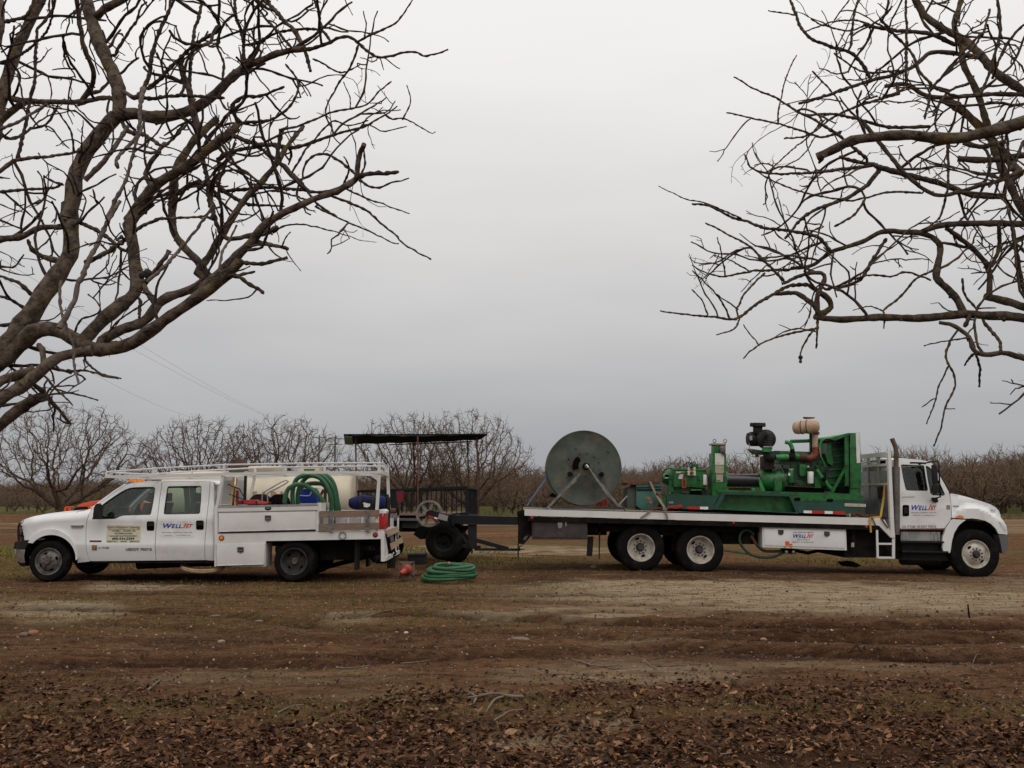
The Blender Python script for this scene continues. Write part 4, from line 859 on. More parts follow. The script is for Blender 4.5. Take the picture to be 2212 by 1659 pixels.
# ------------------------------------------------------------------ orchard trees behind
from mathutils.kdtree import KDTree
def crown_tree(seed, W, H, z0, zc, trunkh, npts, step, kill, infl, tip, tw, r0):
    """limbs grown into a domed crown; returns trunk and crown builders"""
    rng = random.Random(seed); att = []
    lob = [rng.uniform(.82, 1.12) for _ in range(9)]
    while len(att) < npts:
        x, y, z = rng.uniform(-W, W), rng.uniform(-W, W), rng.uniform(z0, H); a = (math.atan2(y, x) / (2 * pi) + .5) * 8; k = int(a) % 8; f = a - int(a)
        L = (lob[k] * (1 - f) + lob[(k + 1) % 8] * f) * W
        R_ = L * sqrt(max(0, 1 - ((z - zc) / (H - zc)) ** 2)) if z > zc else L * (.5 + .5 * (z - z0) / (zc - z0))
        d = math.hypot(x, y)
        if d > R_ or (d < .3 * R_ and z < zc * 1.3 and rng.random() < .85): continue
        att.append(Vector((x, y, z)))
    N = [Vector((0, 0, -.15)), Vector((0, 0, trunkh * .5)), Vector((0, 0, trunkh))]; par = [-1, 0, 1]
    ns = rng.randint(4, 6)
    for i in range(ns):
        a = 2 * pi * (i + rng.uniform(-.3, .3)) / ns; e = radians(rng.uniform(30, 56)); d = Vector((cos(a) * sin(e), sin(a) * sin(e), cos(e))); p = N[2]; q = 2
        for _ in range(int(.8 / step) + 1):
            d = (d + Vector((rng.gauss(0, .1), rng.gauss(0, .1), rng.gauss(0, .08)))).normalized(); p = p + d * step; N.append(p); par.append(q); q = len(N) - 1
    for it in range(110):
        kd = KDTree(len(N))
        for i, p in enumerate(N): kd.insert(p, i)
        kd.balance(); acc = {}; keep = []
        for a in att:
            co, i, d = kd.find(a)
            if d < kill: continue
            keep.append(a)
            if d < infl and i > 1: acc[i] = acc.get(i, Vector((0, 0, 0))) + (a - co).normalized()
        att = keep
        if not acc: break
        for i, v in acc.items():
            if v.length < .05: continue
            pd = (N[i] - N[par[i]]).normalized(); d = (v.normalized() + pd * .45 + Vector((rng.gauss(0, .28), rng.gauss(0, .28), rng.gauss(0, .24)))).normalized()
            N.append(N[i] + d * step); par.append(i)
    ch = [[] for _ in N]; rad = [0.0] * len(N)
    for i in range(len(N) - 1, 0, -1):
        rad[i] = max(tip, rad[i] ** (1 / 2.25) if rad[i] else tip); rad[par[i]] += rad[i] ** 2.25; ch[par[i]].append(i)
    rad[0] = r0 * 1.2; sc_ = r0 / max(rad[2] if rad[2] < 5 else r0, 1e-3); T, Cn = MB(), MB()
    R2 = [max(tip, min(r0 * 1.1, r)) for r in rad]
    stack = [(0, [0])]
    while stack:
        s0, line = stack.pop(); i = line[-1]
        while ch[i]:
            c = sorted(ch[i], key=lambda q: -rad[q]); 
            for q in c[1:]: stack.append((q, [i, q]))
            i = c[0]; line.append(i)
        if len(line) < 2: continue
        rs = [min(R2[j], R2[line[1]]) for j in line] if line[0] else [R2[j] for j in line]; rs[-1] *= .6
        big = [k for k, j in enumerate(line) if rs[k] > .035]
        m = (big[-1] if big else 0)
        if m >= 1: T.tube([N[j] for j in line[:m + 1]], rs[:m + 1], 7, caps=False)
        if m < len(line) - 1: Cn.tube([N[j] for j in line[m:]], rs[m:], 4 if rs[m] > .02 else 3, caps=False)
    prob, l0, l1, tr, up = tw
    for i in range(3, len(N)):
        if rad[i] > .028: continue
        k = prob if not ch[i] else prob * .55
        while k > 0:
            if rng.random() < k:
                d = (N[i] - N[par[i]]).normalized(); d2 = side_dir(rng, d, radians(rng.uniform(15, 65))); p2, r2 = branch(rng, N[i], d2, rng.uniform(l0, l1), tr, .12, .2, up, .5, .1); Cn.tube(p2, r2, 3, caps=False)
            k -= 1
    return T, Cn
nv = []
for s_ in range(3):
    t, c = crown_tree(300 + s_, 4.0, 5.6, 1.5, 2.5, .9, 1500, .13, .24, 1.5, .0115, (1.9, .12, .45, .0100, .05), .17)
    a_ = t.build('trunk', BARKB, None, ang=80); b_ = c.build('crown', TWIGB, None, ang=80); nv.append((a_.data, b_.data)); bpy.data.objects.remove(a_); bpy.data.objects.remove(b_)
near = [(140, 43.5, 1.06, .98, 0, .4, 'bare orchard tree with dark vase-shaped limbs above the pickup bonnet'), (432, 45.5, .98, .90, 1, 2.2, 'bare orchard tree behind the pickup cab and its ladder rack'),
        (610, 46.5, 1.02, .92, 2, 4.0, 'bare orchard tree above the cream water tank, left of the power poles'), (888, 46.0, 1.02, .82, 1, 5.4, 'bare orchard tree behind the middle of the canopy wagon'),
        (1018, 47.5, 1.08, .86, 0, 3.3, 'bare orchard tree spreading past the right end of the canopy roof'), (-215, 44.0, 1.0, 1.0, 2, 1.1, 'bare orchard tree at the far left edge of the picture')]
for u, Y, hs_, ws_, k, rz, lab in near:
    x = (u - 1106) / F * Y; root = thing('orchard_tree', (x, Y, G(x, Y)), lab, 'tree', 'nearer bare orchard trees'); root.scale = (ws_, ws_, hs_); root.rotation_euler = (0, 0, rz)
    for nm, d_ in zip(('trunk', 'crown'), nv[k]): o = bpy.data.objects.new(nm, d_); COL.objects.link(o); o.parent = root
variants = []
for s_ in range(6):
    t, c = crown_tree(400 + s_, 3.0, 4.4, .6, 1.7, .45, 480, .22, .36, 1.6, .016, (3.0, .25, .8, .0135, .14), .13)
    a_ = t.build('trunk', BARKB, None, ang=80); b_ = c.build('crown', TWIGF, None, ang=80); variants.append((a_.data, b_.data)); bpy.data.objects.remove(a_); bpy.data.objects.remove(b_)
rng = random.Random(7); cnt = 0
for r_ in range(15):
    Y = 72 + r_ * 5.2
    half = Y * .58 + 3; nx_ = int(2 * half / 4.5)
    for i in range(nx_ + 1):
        x = -half + i * 4.5 + (r_ % 2) * 2.25 + rng.uniform(-.6, .6); y = Y + rng.uniform(-.6, .6)
        if cnt >= 296: break
        a_, b_ = variants[rng.randrange(6)]
        root = empty('orchard_tree', (x, y, G(x, y))); s = rng.uniform(.82, 1.12)
        s *= float(np.interp(x / y, [-.55, -.25, 0, .25, .5], [.66, .74, .93, 1.02, 1.2]))
        root.scale = (s, s, s); root.rotation_euler = (0, 0, rng.uniform(0, 6.28))
        tag(root, 'small bare orchard tree in the distant rows behind the vehicles', 'tree', 'distant rows of orchard trees')
        for nm, d_ in (('trunk', a_), ('crown', b_)):
            o = bpy.data.objects.new(nm, d_); COL.objects.link(o); o.parent = root
        cnt += 1
# far wood beyond the counted rows: one mass
mb = MB(); rng = random.Random(9)
for _ in range(30000):
    y = rng.uniform(120, 230); x = rng.uniform(-1, 1) * (y * .66); h = rng.uniform(2.0, 5.0) * (1 if rng.random() < .8 else 1.15); w = rng.uniform(.05, .14); dx = rng.gauss(0, .5)
    h *= float(np.interp(x / y, [-.55, -.25, 0, .25, .5], [.66, .74, .93, 1.0, 1.1])); z0 = rng.uniform(0, 1.2); mb.add([(x - w, y, z0), (x + w, y, z0), (x + dx, y + rng.gauss(0, .5), h)], [(0, 1, 2)])
for _ in range(2600):
    y = rng.uniform(125, 240); x = rng.uniform(-1, 1) * (y * .66); w = rng.uniform(.6, 2.2); h = rng.uniform(1, 2.6) * float(np.interp(x / y, [-.55, -.25, 0, .5], [.75, .8, .95, 1.1]))
    k = 7; vs = [(x + cos(6.28 * i / k) * w * rng.uniform(.6, 1), y + sin(6.28 * i / k) * w, rng.uniform(.2, .6) * h) for i in range(k)] + [(x, y, h)]
    mb.add(vs, [(i, (i + 1) % k, k) for i in range(k)])
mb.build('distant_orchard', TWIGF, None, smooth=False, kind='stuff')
# brush and dead weeds between the near rows
mb = MB(); rng = random.Random(19)
for _ in range(7000):
    y = rng.uniform(62, 72); x = rng.uniform(-1, 1) * (y * .62); h = rng.uniform(.15, .6) * (.3 + 1.6 * vnoise(np.array([x * .15]), np.array([y * .1]), 8)[0]); w = rng.uniform(.02, .05)
    z0 = G(x, y); mb.add([(x - w, y, z0), (x + w, y, z0), (x + rng.gauss(0, .12), y + rng.gauss(0, .1), z0 + h)], [(0, 1, 2)])
WEED = M('dry_weed', (.16, .125, .055), .9, c2=(.07, .085, .02), scale=.5)
mb.build('roadside_weeds', WEED, None, smooth=False, kind='stuff')
# ================================================================== WHITE CREW CAB PICKUP (near plane about y = 18.4)
YB = 18.30          # service body side
YC = 18.42          # cab side plane
WID = 2.02          # cab width
PK = thing('service_pickup', (-5.5, 19.4, 0), 'white crew cab service pickup with ladder rack, parked on the left facing left', 'pickup truck')
YM = YC + WID / 2 
def hoodv(u):
    xs = [44, 49, 57, 73, 95, 115, 137, 164, 180, 200]; ys = [1130, 1122.5, 1119.5, 1115, 1110.6, 1108.4, 1106.6, 1104.5, 1102, 1098]
    return float(np.interp(u, xs, ys))
def Ycab(u, v):
    y = YC
    if v < 1115: y += .012 + (1115 - v) / 75 * .21
    elif v < 1123: y += .012 * (1 - (v - 1115) / 8) - .0
    if 1123 <= v < 1170: y += .018 * sin((v - 1123) / 47 * pi)
    if v > 1176: y += .07 * ((v - 1176) / 40) ** 2
    elif v > 1170: y -= .014 * (v - 1170) / 6
    if v > 1176: y -= .014 * max(0, 1 - (v - 1176) / 20)
    return y
def Yfen(u, v):
    y = Ycab(u, max(v, 1123)) - .0
    top = hoodv(u); k = max(0, (top + 16 - v) / 16); y += .16 * k * k
    if u < 78: y += .34 * ((78 - u) / 34) ** 2
    return y
def mk(): 
    m = MB(); m.mir = YM; return m
# fenders
fen = C(1, (205, 660), (225, 637), (262, 622), (330, 603), (430, 583), (520, 573), (620, 566), (700, 560), (760, 556), (830, 548), (885, 528), (905, 530), (872, 575), (852, 630), (842, 690), (838, 760), (838, 850), (845, 930), (858, 990), (880, 1034), (876, 1044), (762, 1056),
        (757, 1000), (744, 940), (722, 890), (690, 850), (650, 820), (600, 797), (540, 786), (480, 786), (420, 794), (375, 810), (335, 834), (238, 834), (236, 800), (215, 700))
mk().panel(fen, Yfen, .05, step=4, ustep=12, mirror='both').build('front_fender', WHITE, PK)
# flare over the front arch
fl = C(1, *[(495 + 262 * cos(radians(a)), 1010 + 285 * sin(radians(a))) for a in range(-148, 8, 6)]) + C(1, *[(500 + 240 * cos(radians(a)), 1015 + 232 * sin(radians(a))) for a in range(4, -146, -6)])
mk().panel(fl, lambda u, v: YC - .035 + (.14 * ((75 - u) / 30) ** 2 if u < 75 else 0), .06, step=5, mirror='both').build('wheel_arch_flare', WHITE, PK)
# hood, cowl, grille
hl = C(1, (212, 658), (232, 636), (265, 622), (330, 603), (430, 583), (520, 572), (620, 564), (745, 553))
def Yh(u, v): return YC + .15 + (.30 * ((78 - u) / 34) ** 2 if u < 78 else 0)
mk().cross(hl, Yh, YM, .03, 14, .02, .004).build('hood', WHITE, PK)
ck = C(1, (745, 556), (790, 560), (850, 548), (905, 524))
mk().cross(ck, lambda u, v: YC + .10, YM, .02, 8, .02, -.015).build('cowl', BLACK, PK)
g = mk(); gy = YM
for i in range(5): g.bpx(46 - .2 * i, 1128 + i * 7, 51, 1132 + i * 7, YC + .32, WID - .64)
g.bpx(47, 1124, 52, 1168, YC + .30, WID - .60); g.build('grille', BLACK, PK, bevel=.01)
g = mk()
for y in (YC + .22, YC + WID - .24): g.tube([P(*C1(1, 195, 665), y) , P(*C1(1, 182, 700), y), P(*C1(1, 180, 800), y), P(*C1(1, 186, 838), y)], .022, 8)
for x, yy in ((182, 700), (180, 790)): a = P(*C1(1, x, yy), YC + .22); g.tube([a, a + Vector((0, WID - .46, 0))], .018, 8)
g.build('grille_guard', BLACK, PK)
mk().panel(C(1, (203, 700), (226, 722), (233, 770), (235, 832), (192, 832), (190, 770)), lambda u, v: YC + .31 + .3 * max(0, (52 - u) / 12), .1, mirror='both').build('headlight', GLASSM, PK)
mk().panel(C(1, (205, 710), (222, 725), (230, 770), (232, 828), (198, 828), (196, 770)), lambda u, v: YC + .35 + .3 * max(0, (52 - u) / 12), .05, mirror='both').build('headlight_bulb', CHROME, PK)
mk().panel(C(1, (200, 780), (232, 780), (234, 826), (196, 826)), lambda u, v: YC + .325 + .3 * max(0, (52 - u) / 12), .02, mirror='both').build('turn_signal', REDL, PK)
# bumper
def Ybm(u, v): return YC + .0 + (.22 * ((62 - u) / 30) ** 2 if u < 62 else 0)
mk().panel(C(1, (150, 855), (185, 838), (330, 836), (300, 850), (265, 880), (245, 922), (135, 922), (135, 895)), Ybm, .2, ustep=6, mirror='both').build('bumper_cover', BLACK, PK)
mk().panel(C(1, (135, 926), (245, 926), (236, 1000), (245, 1055), (200, 1058), (150, 1020), (137, 990)), Ybm, .2, ustep=6, mirror='both').build('chrome_bumper', CHROME, PK)
b = mk(); p = P(*C1(1, 135, 922), YC + .2); b.box((p.x, p.y, p.z), (p.x + .16, YC + WID - .2, p.z + .14)); b.build('bumper_top', BLACK, PK, bevel=.02)
b = mk(); p = P(*C1(1, 137, 1010), YC + .2); b.box((p.x, p.y, p.z), (p.x + .12, YC + WID - .2, p.z + .17)); b.build('bumper_centre', CHROME, PK, bevel=.02)
mk().panel(C(1, (165, 1040), (245, 1055), (262, 1088), (215, 1096), (185, 1070)), YC + .25, .2).build('air_dam', BLACK, PK)
# doors
fw = C(1, (903, 630), (910, 600), (935, 560), (985, 500), (1060, 445), (1120, 404), (1180, 365), (1230, 338), (1275, 322), (1330, 316), (1420, 313), (1500, 313), (1514, 318), (1518, 330), (1508, 420), (1490, 520), (1477, 578), (1468, 585), (1200, 593), (1175, 602), (1125, 626))
fd = C(1, (905, 532), (935, 512), (1000, 456), (1060, 410), (1120, 368), (1180, 330), (1230, 302), (1275, 285), (1330, 277), (1420, 273), (1582, 270), (1574, 340), (1558, 450), (1541, 590), (1528, 690), (1520, 800), (1516, 900), (1520, 980), (1526, 1034), (900, 1040), (884, 1038), (862, 990), (849, 930), (843, 850), (843, 760), (848, 690), (858, 630), (878, 575))
mk().panel(fd, Ycab, .04, [fw], step=4, mirror='both').build('front_door', WHITE, PK)
rw = C(1, (1655, 307), (1800, 304), (1955, 302), (1968, 307), (1972, 322), (1968, 450), (1957, 565), (1947, 576), (1615, 582), (1604, 572), (1608, 530), (1620, 440), (1635, 340), (1642, 315))
rd = C(1, (1588, 270), (1800, 267), (2054, 265), (2050, 340), (2040, 460), (2028, 560), (2018, 680), (2008, 800), (2002, 900), (2003, 980), (2007, 1030), (1532, 1034), (1526, 980), (1522, 900), (1526, 800), (1534, 690), (1547, 590), (1564, 450), (1580, 340))
mk().panel(rd, Ycab, .04, [rw], step=4, mirror='both').build('rear_door', WHITE, PK)
cb = C(1, (2060, 265), (2100, 270), (2125, 290), (2120, 400), (2108, 560), (2100, 700), (2094, 850), (2090, 1036), (2012, 1030), (2008, 980), (2007, 900), (2013, 800), (2023, 680), (2033, 560), (2045, 460), (2056, 340))
mk().panel(cb, lambda u, v: Ycab(u, v) + .25 * max(0, (u - 460) / 9) ** 2, .04, step=4, ustep=4, mirror='both').build('cab_corner', WHITE, PK)
for nm, w_ in (('front_window', fw), ('rear_window', rw)):
    mk().panel(w_, lambda u, v: Ycab(u, v) + .022, .006, step=6, mirror='both').build(nm, GLASSM, PK)
    cx = sum(p[0] for p in w_) / len(w_); cy = sum(p[1] for p in w_) / len(w_)
    inner = [(cx + (u - cx) * .975, cy + (v - cy) * .965) for u, v in w_]
    mk().panel(w_, lambda u, v: Ycab(u, v) - .004, .03, [inner], step=6, mirror='both').build('window_seal', BLACK, PK)
# black divider of the mirror triangle
mk().panel(C(1, (903, 630), (912, 598), (985, 500), (1015, 482), (1000, 540), (1005, 628)), lambda u, v: Ycab(u, v) + .008, .02, mirror='both').build('mirror_sail', BLACK, PK)
# roof, windshield, back of cab
rl = C(1, (1180, 322), (1230, 293), (1270, 279), (1330, 268), (1400, 262), (1585, 257), (1800, 255), (2060, 258), (2105, 266), (2128, 288))
mk().cross(rl, lambda u, v: Ycab(u, v) - .004, YM, .02, 12, .03).build('roof', WHITE, PK)
mk().cross(C(1, (905, 528), (1000, 452), (1120, 364), (1185, 322)), lambda u, v: Ycab(u, v) + .03, YM, .0, 4, -.01).build('windshield', GLASSM, PK)
q = C(1, (905, 528), (1000, 452), (1120, 364), (1185, 322), (1230, 294))
for f_ in (0, 1):
    pts = [P(u, v, Ycab(u, v) + .02) for u, v in q]
    if f_: pts = [Vector((p.x, 2 * YM - p.y, p.z)) for p in pts]
    MB().tube(pts, .03, 6).build('windshield_pillar', WHITE, PK)
bk = mk(); a = P(*C1(1, 2112, 560), YC); top = P(*C1(1, 2116, 285), YC + .2)
bk.box((a.x - .02, YC + .06, P(*C1(1, 2100, 1030), YC).z), (a.x + .02, YC + WID - .06, a.z)); bk.box((a.x - .02, YC + .2, top.z - .06), (a.x + .02, YC + WID - .2, top.z))
for y in (YC + .12, YC + WID - .26): bk.box((a.x - .02, y, a.z), (a.x + .02, y + .14, top.z))
bk.build('cab_back_wall', WHITE, PK)
bx = mk(); bx.box((a.x - .005, YC + .26, a.z), (a.x + .005, YC + WID - .26, top.z - .06)); bx.build('back_window', GLASSM, PK)
# floor / inner shell
fl_ = mk(); f0 = P(*C1(1, 870, 1000), YC); f1 = P(*C1(1, 2100, 1045), YC)
fl_.box((f0.x, YC + .08, f1.z), (f1.x, YC + WID - .08, f1.z + .08)); fl_.box((f0.x, YC + .08, f1.z), (f0.x + .08, YC + WID - .08, P(*C1(1, 870, 640), YC).z))
fl_.build('cab_floor', SEAM, PK)
s_ = mk(); r0 = P(*C1(1, 885, 1046), YC); r1 = P(*C1(1, 2095, 1062), YC); s_.box((r0.x, YC + .06, r1.z), (r1.x, YC + .2, r0.z)); s_.box((r0.x, YC + WID - .2, r1.z), (r1.x, YC + WID - .06, r0.z)); s_.build('rocker_sill', CHAS, PK)
ds = mk(); d0 = P(*C1(1, 960, 610), YC); ds.box((d0.x - .25, YC + .16, d0.z - .35), (d0.x + .18, YC + WID - .16, d0.z + .02)); ds.build('dashboard', BLACK, PK, bevel=.04)
sw = mk(); c_ = P(*C1(1, 1110, 590), YC + .55); ring = []
for i in range(20):
    t = 2 * pi * i / 20; ring.append(c_ + Vector((.10 * cos(t) * .4 + .0, .19 * sin(t), .19 * cos(t))))
sw.tube(ring, .016, 6, close=True); sw.tube([c_, c_ + Vector((-.2, 0, -.1))], .02, 6); sw.build('steering_wheel', BLACK, PK)
for row, (x0, x1) in enumerate(((1225, 1420), (1700, 1880))):
    for y in (YC + .28, YC + 1.16):
        st = mk(); a = P(*C1(1, x0, 640), YC + .3); b_ = P(*C1(1, x1, 400), YC + .3)
        w = .54; zt = P(*C1(1, 1400, 470), YC + .5).z; zb = a.z - .25
        g_ = empty('seat', (a.x, y, zb), PK)
        q = MB(); q.box((a.x - .05, y, zb), (b_.x + .0, y + w, zb + .14)); q.build('seat_cushion', SEATM, g_, bevel=.04)
        q = MB(); x = b_.x; q.add([(x - .16, y, zb + .1), (x - .02, y, zb + .1), (x + .10, y + .04, zt), (x - .02, y + .04, zt), (x - .16, y + w, zb + .1), (x - .02, y + w, zb + .1), (x + .10, y + w - .04, zt), (x - .02, y + w - .04, zt)],
                                  [(0, 1, 2, 3), (7, 6, 5, 4), (0, 4, 5, 1), (1, 5, 6, 2), (2, 6, 7, 3), (3, 7, 4, 0)]); q.build('seat_back', SEATM, g_, bevel=.03, fix=True)
        q = MB(); q.box((x + .0, y + .15, zt + .02), (x + .1, y + w - .15, zt + .2)); q.build('headrest', SEATM, g_, bevel=.03)
# door handles, mirror, badges
for x0, x1, y0, y1 in ((1437, 1510, 650, 742), (1920, 1994, 642, 733)):
    h = empty('door_handle', P(*C1(1, x0, y1), YC), PK)
    MB().panel(R(1, x0, y0, x1, y1, 14), lambda u, v: Ycab(u, v) - .006, .02).build('handle_cup', SEAM, h)
    MB().panel(R(1, x0 + 10, y0 + 12, x1 - 8, y0 + 48, 10), lambda u, v: Ycab(u, v) - .035, .02).build('handle_lever', BLACK, h)
mi = empty('door_mirror', P(*C1(1, 940, 600), YC), PK)
MB().panel(C(1, (945, 478), (965, 475), (975, 500), (978, 560), (985, 620), (965, 632), (915, 622), (908, 590), (918, 520), (930, 490)), YC - .30, .12).build('mirror_housing', BLACK, mi, bevel=.02)
MB().tube([P(*C1(1, 960, 590), YC - .2), P(*C1(1, 985, 600), YC + .05)], .035, 8).build('mirror_arm', BLACK, mi)
MB().poly(C(1, (693, 690), (815, 686), (815, 700), (693, 704)), YC - .012, .02).build('model_badge', CHROME, PK)
MB().poly(C(1, (700, 700), (805, 698), (805, 710), (700, 712)), YC - .012, .02).build('model_badge_base', LETGREY, PK)
MB().poly(C(1, (876, 840), (992, 838), (990, 854), (878, 854)), YC - .006, .02).build('engine_badge', DARKRED, PK)
MB().poly(C(1, (876, 836), (992, 834), (992, 840), (876, 842)), YC - .010, .02).build('engine_badge_rim', CHROME, PK)
Yd = lambda u, v: Ycab(u, v) - .004
Yt = lambda u, v: Ycab(u, v) - .008
MB().panel(C(13, (345, 185), (925, 195), (925, 490), (320, 490)), Yd, .003, step=4).build('door_sign', STICK, PK)
dl = empty('door_lettering', P(*C1(13, 320, 490), YC), PK)
def tx(body, k, x0, y0, x1, y1, mat=LETBLK, sh=0, bold=.02, Y=Yt, par=None):
    a, b = C1(k, x0, y0), C1(k, x1, y1); return text(body, (a[0], a[1], b[0], b[1]), Y, mat, par or dl, 'letters', sh, bold)
tx('Hydro Pressure Cleaning', 13, 335, 200, 920, 255, M('olive_lettering', (.16, .11, .03), .6), .35, .012)
MB().panel(C(13, (360, 262), (912, 262), (912, 266), (360, 266)), Yt, .002).build('rule', LETBLK, dl)
tx('10,000 ~ 40,000 PSI', 13, 425, 278, 835, 306); tx('WATERBLASTING', 13, 465, 320, 785, 348); tx('VACUUM WASTE RECOVERY', 13, 375, 366, 868, 394)
tx('800.934.2399', 13, 428, 405, 820, 448, bold=.035); tx('RENTALS    SALES    SERVICE', 13, 342, 460, 897, 488)
MB().panel(C(13, (70, 542), (158, 542), (158, 632), (70, 632)), Yd, .003).build('year_sticker_border', LETBLK, PK)
MB().panel(C(13, (78, 550), (150, 550), (150, 624), (78, 624)), Yt, .003).build('year_sticker', M('orange_sticker', (.50, .25, .08), .6), PK)
tx('15', 13, 90, 568, 148, 620, Y=lambda u, v: Ycab(u, v) - .012); tx('CA', 13, 180, 572, 222, 604); tx('171268', 13, 245, 568, 368, 604, sh=.15); tx('USDOT 793715', 13, 668, 592, 1125, 640, bold=.03)
MB().panel(C(13, (1285, 118), (1875, 118), (1868, 400), (1285, 395)), Yd, .003, step=4).build('logo_sign', WPL, PK)
logo(13, 1325, 158, 1850, 240, Yt, dl)
tx('More Water.  Less Money.  Longer Life.', 13, 1308, 305, 1842, 328, LETGREY); tx('800.934.2399', 13, 1345, 362, 1480, 380, LETGREY); tx('www.welljetpumps.com', 13, 1565, 360, 1805, 378, LETGREY)
for x in (1290, 1330, 1375): 
    l_ = MB(); p = P(*C1(1, x, 258), YC + .5 + (x - 1290) * .004); l_.box((p.x - .06, p.y, p.z - .02), (p.x + .06, p.y + .1, p.z + .035)); l_.build('roof_marker_light', AMBER, PK, bevel=.02)
# inner wheel wells, chassis
ch = mk(); z0 = P(100, 1180, YC).z
a = P(*C1(1, 330, 900), YC); b_ = P(*C1(2, 1990, 1080), YC)
for y in (YC + .55, YC + 1.32): ch.box((a.x, y, b_.z - .02), (b_.x - .1, y + .08, b_.z + .2))
c1 = P(*C1(1, 240, 600), YC).x; c2 = P(*C1(1, 860, 1000), YC).x
ch.box((c1 + .25, YC + .34, P(0, 1205, YC).z), (c2, YC + WID - .34, P(0, 1135, YC).z))
ax0, ax1 = P(105, 1213, YC), P(635, 1213, YC)
ch.tube([ax0 + Vector((0, .1, 0)), ax0 + Vector((0, 1.95, 0))], .06, 8); ch.tube([ax1 + Vector((0, .1, 0)), ax1 + Vector((0, 2.1, 0))], .07, 8); 
m_ = (P(635, 1213, YC) + Vector((0, 1.05, 0))); ch.lathe([(.01, -.2), (.16, -.15), (.2, 0), (.16, .15), (.01, .2)], m_, (0, 1, 0), 12)
ch.tube([P(*C1(1, 1350, 1060), YC + .5), P(*C1(2, 700, 1200), YC + .5)], .12, 10)
ch.box((P(*C1(2, 1285, 1030), YC).x, YC + .3, P(0, 1212, YC).z), (P(*C1(2, 1700, 1030), YC).x, YC + 1.8, P(0, 1172, YC).z))
ch.tube([P(*C1(2, 1290, 1330), YC + .9), P(*C1(2, 1900, 1170), YC + 1.1)], .05, 6)
ch.build('chassis', CHAS, PK)
wa = wheel(PK, P(104, 1213, YC - .02), .398, .23, .255, 'steer', STEELRIM, 8)
wheel(PK, P(104, 1213, YC - .02) + Vector((0, WID - .2, 0)), .398, .23, .255, 'deep', DARKRIM, 8)
wheel(PK, P(634.5, 1213, YB + .03), .398, .22, .255, 'deep', DARKRIM, 8, ph=.8)
wheel(PK, P(634.5, 1213, YB + .03) + Vector((0, .27, 0)), .398, .22, .255, 'deep', DARKRIM, 8)
wheel(PK, P(634.5, 1213, YB + .03) + Vector((0, 1.98, 0)), .398, .22, .255, 'deep', DARKRIM, 8)
# ---- service body
BW = 2.3; YBM = YB + BW / 2
def bod(): m = MB(); m.mir = YBM; return m
fr = bod()
fr.panel(C(2, (150, 938), (720, 930), (1400, 915), (2005, 905), (2022, 925), (2025, 1243), (1985, 1243), (1985, 995), (720, 1018), (716, 1036), (150, 1046)), YB, .06, mirror='both')
fr.panel(C(2, (150, 640), (186, 636), (186, 938), (150, 938)), YB, .06, mirror='both')
fr.panel(C(2, (150, 1046), (716, 1036), (716, 1052), (166, 1060), (166, 1300), (150, 1300)), YB, .06)
fr.build('body_rail', WHITE2, PK)
dk = bod(); a = P(*C1(2, 160, 925), YB + .06); b_ = P(*C1(2, 2005, 918), YB + .06); dk.box((a.x, YB + .06, a.z - .05), (b_.x, YB + BW - .06, a.z)); dk.build('bed_floor', ALUM, PK)
ub = bod(); a = P(*C1(2, 186, 935), YB); b_ = P(*C1(2, 1285, 690), YB)
ub.box((a.x, YB + .02, a.z), (b_.x, YB + .48, P(*C1(2, 200, 640), YB).z)); ub.build('upper_tool_box', WHITE2, PK)
bod().poly(C(2, (1285, 600), (1330, 598), (1330, 690), (1300, 700), (1298, 912), (1266, 912), (1266, 690), (1285, 690)), YB, .5).build('tool_box_end', WHITE2, PK)
fb = bod(); a = P(*C1(2, 186, 935), YB); fb.box((a.x, YB + BW - .48, a.z), (P(*C1(2, 1960, 935), YB).x, YB + BW, P(*C1(2, 200, 700), YB).z)); fb.build('far_tool_box', WHITE2, PK)
MB().poly(C(2, (188, 640), (1288, 618), (1290, 678), (188, 698)), YB - .02, .04).build('tool_box_lid', WHITE2, PK, bevel=.006)
MB().poly(C(2, (188, 632), (1290, 612), (1290, 628), (188, 652)), YB - .028, .5).build('lid_edge', ALUM, PK)
MB().poly(C(2, (196, 712), (1264, 690), (1264, 895), (196, 922)), YB - .012, .03).build('upper_door', WHITE2, PK, bevel=.006)
MB().tube([P(*C1(2, 210, 918), YB - .015), P(*C1(2, 1262, 890), YB - .015)], .012, 6).build('hinge_rod', CHROME, PK)
MB().poly(C(2, (190, 924), (1266, 900), (1266, 908), (190, 934)), YB - .004, .02).build('lower_gap', SEAM, PK)
def latch(x0, y0, x1, y1, nm='paddle_latch'):
    g_ = empty(nm, P(*C1(2, x0, y1), YB), PK); h = y1 - y0; w = x1 - x0
    MB().poly(C(2, (x0, y0 + 5), (x0 + 6, y0), (x1 - 6, y0), (x1, y0 + 5), (x1, y0 + h * .78), ((x0 + x1) / 2, y1), (x0, y0 + h * .78)), YB - .02, .02).build('latch_plate', CHROME, g_)
    MB().poly(C(2, (x0 + 6, y0 + 7), (x1 - 6, y0 + 7), (x1 - 6, y0 + h * .68), ((x0 + x1) / 2, y1 - 12), (x0 + 6, y0 + h * .68)), YB - .026, .02).build('latch_cup', DARKRIM, g_)
    MB().poly(C(2, (x0 + 16, y0 + h * .45), (x1 - 16, y0 + h * .45), (x1 - 16, y0 + h * .6), (x0 + 16, y0 + h * .6)), YB - .04, .02).build('latch_paddle', CHROME, g_)
latch(703, 733, 775, 808); latch(706, 627, 776, 684); latch(400, 1082, 474, 1156)
MB().poly(C(2, (172, 1054), (708, 1042), (700, 1276), (172, 1292)), YB - .012, .03).build('lower_door', WHITE2, PK, bevel=.006)
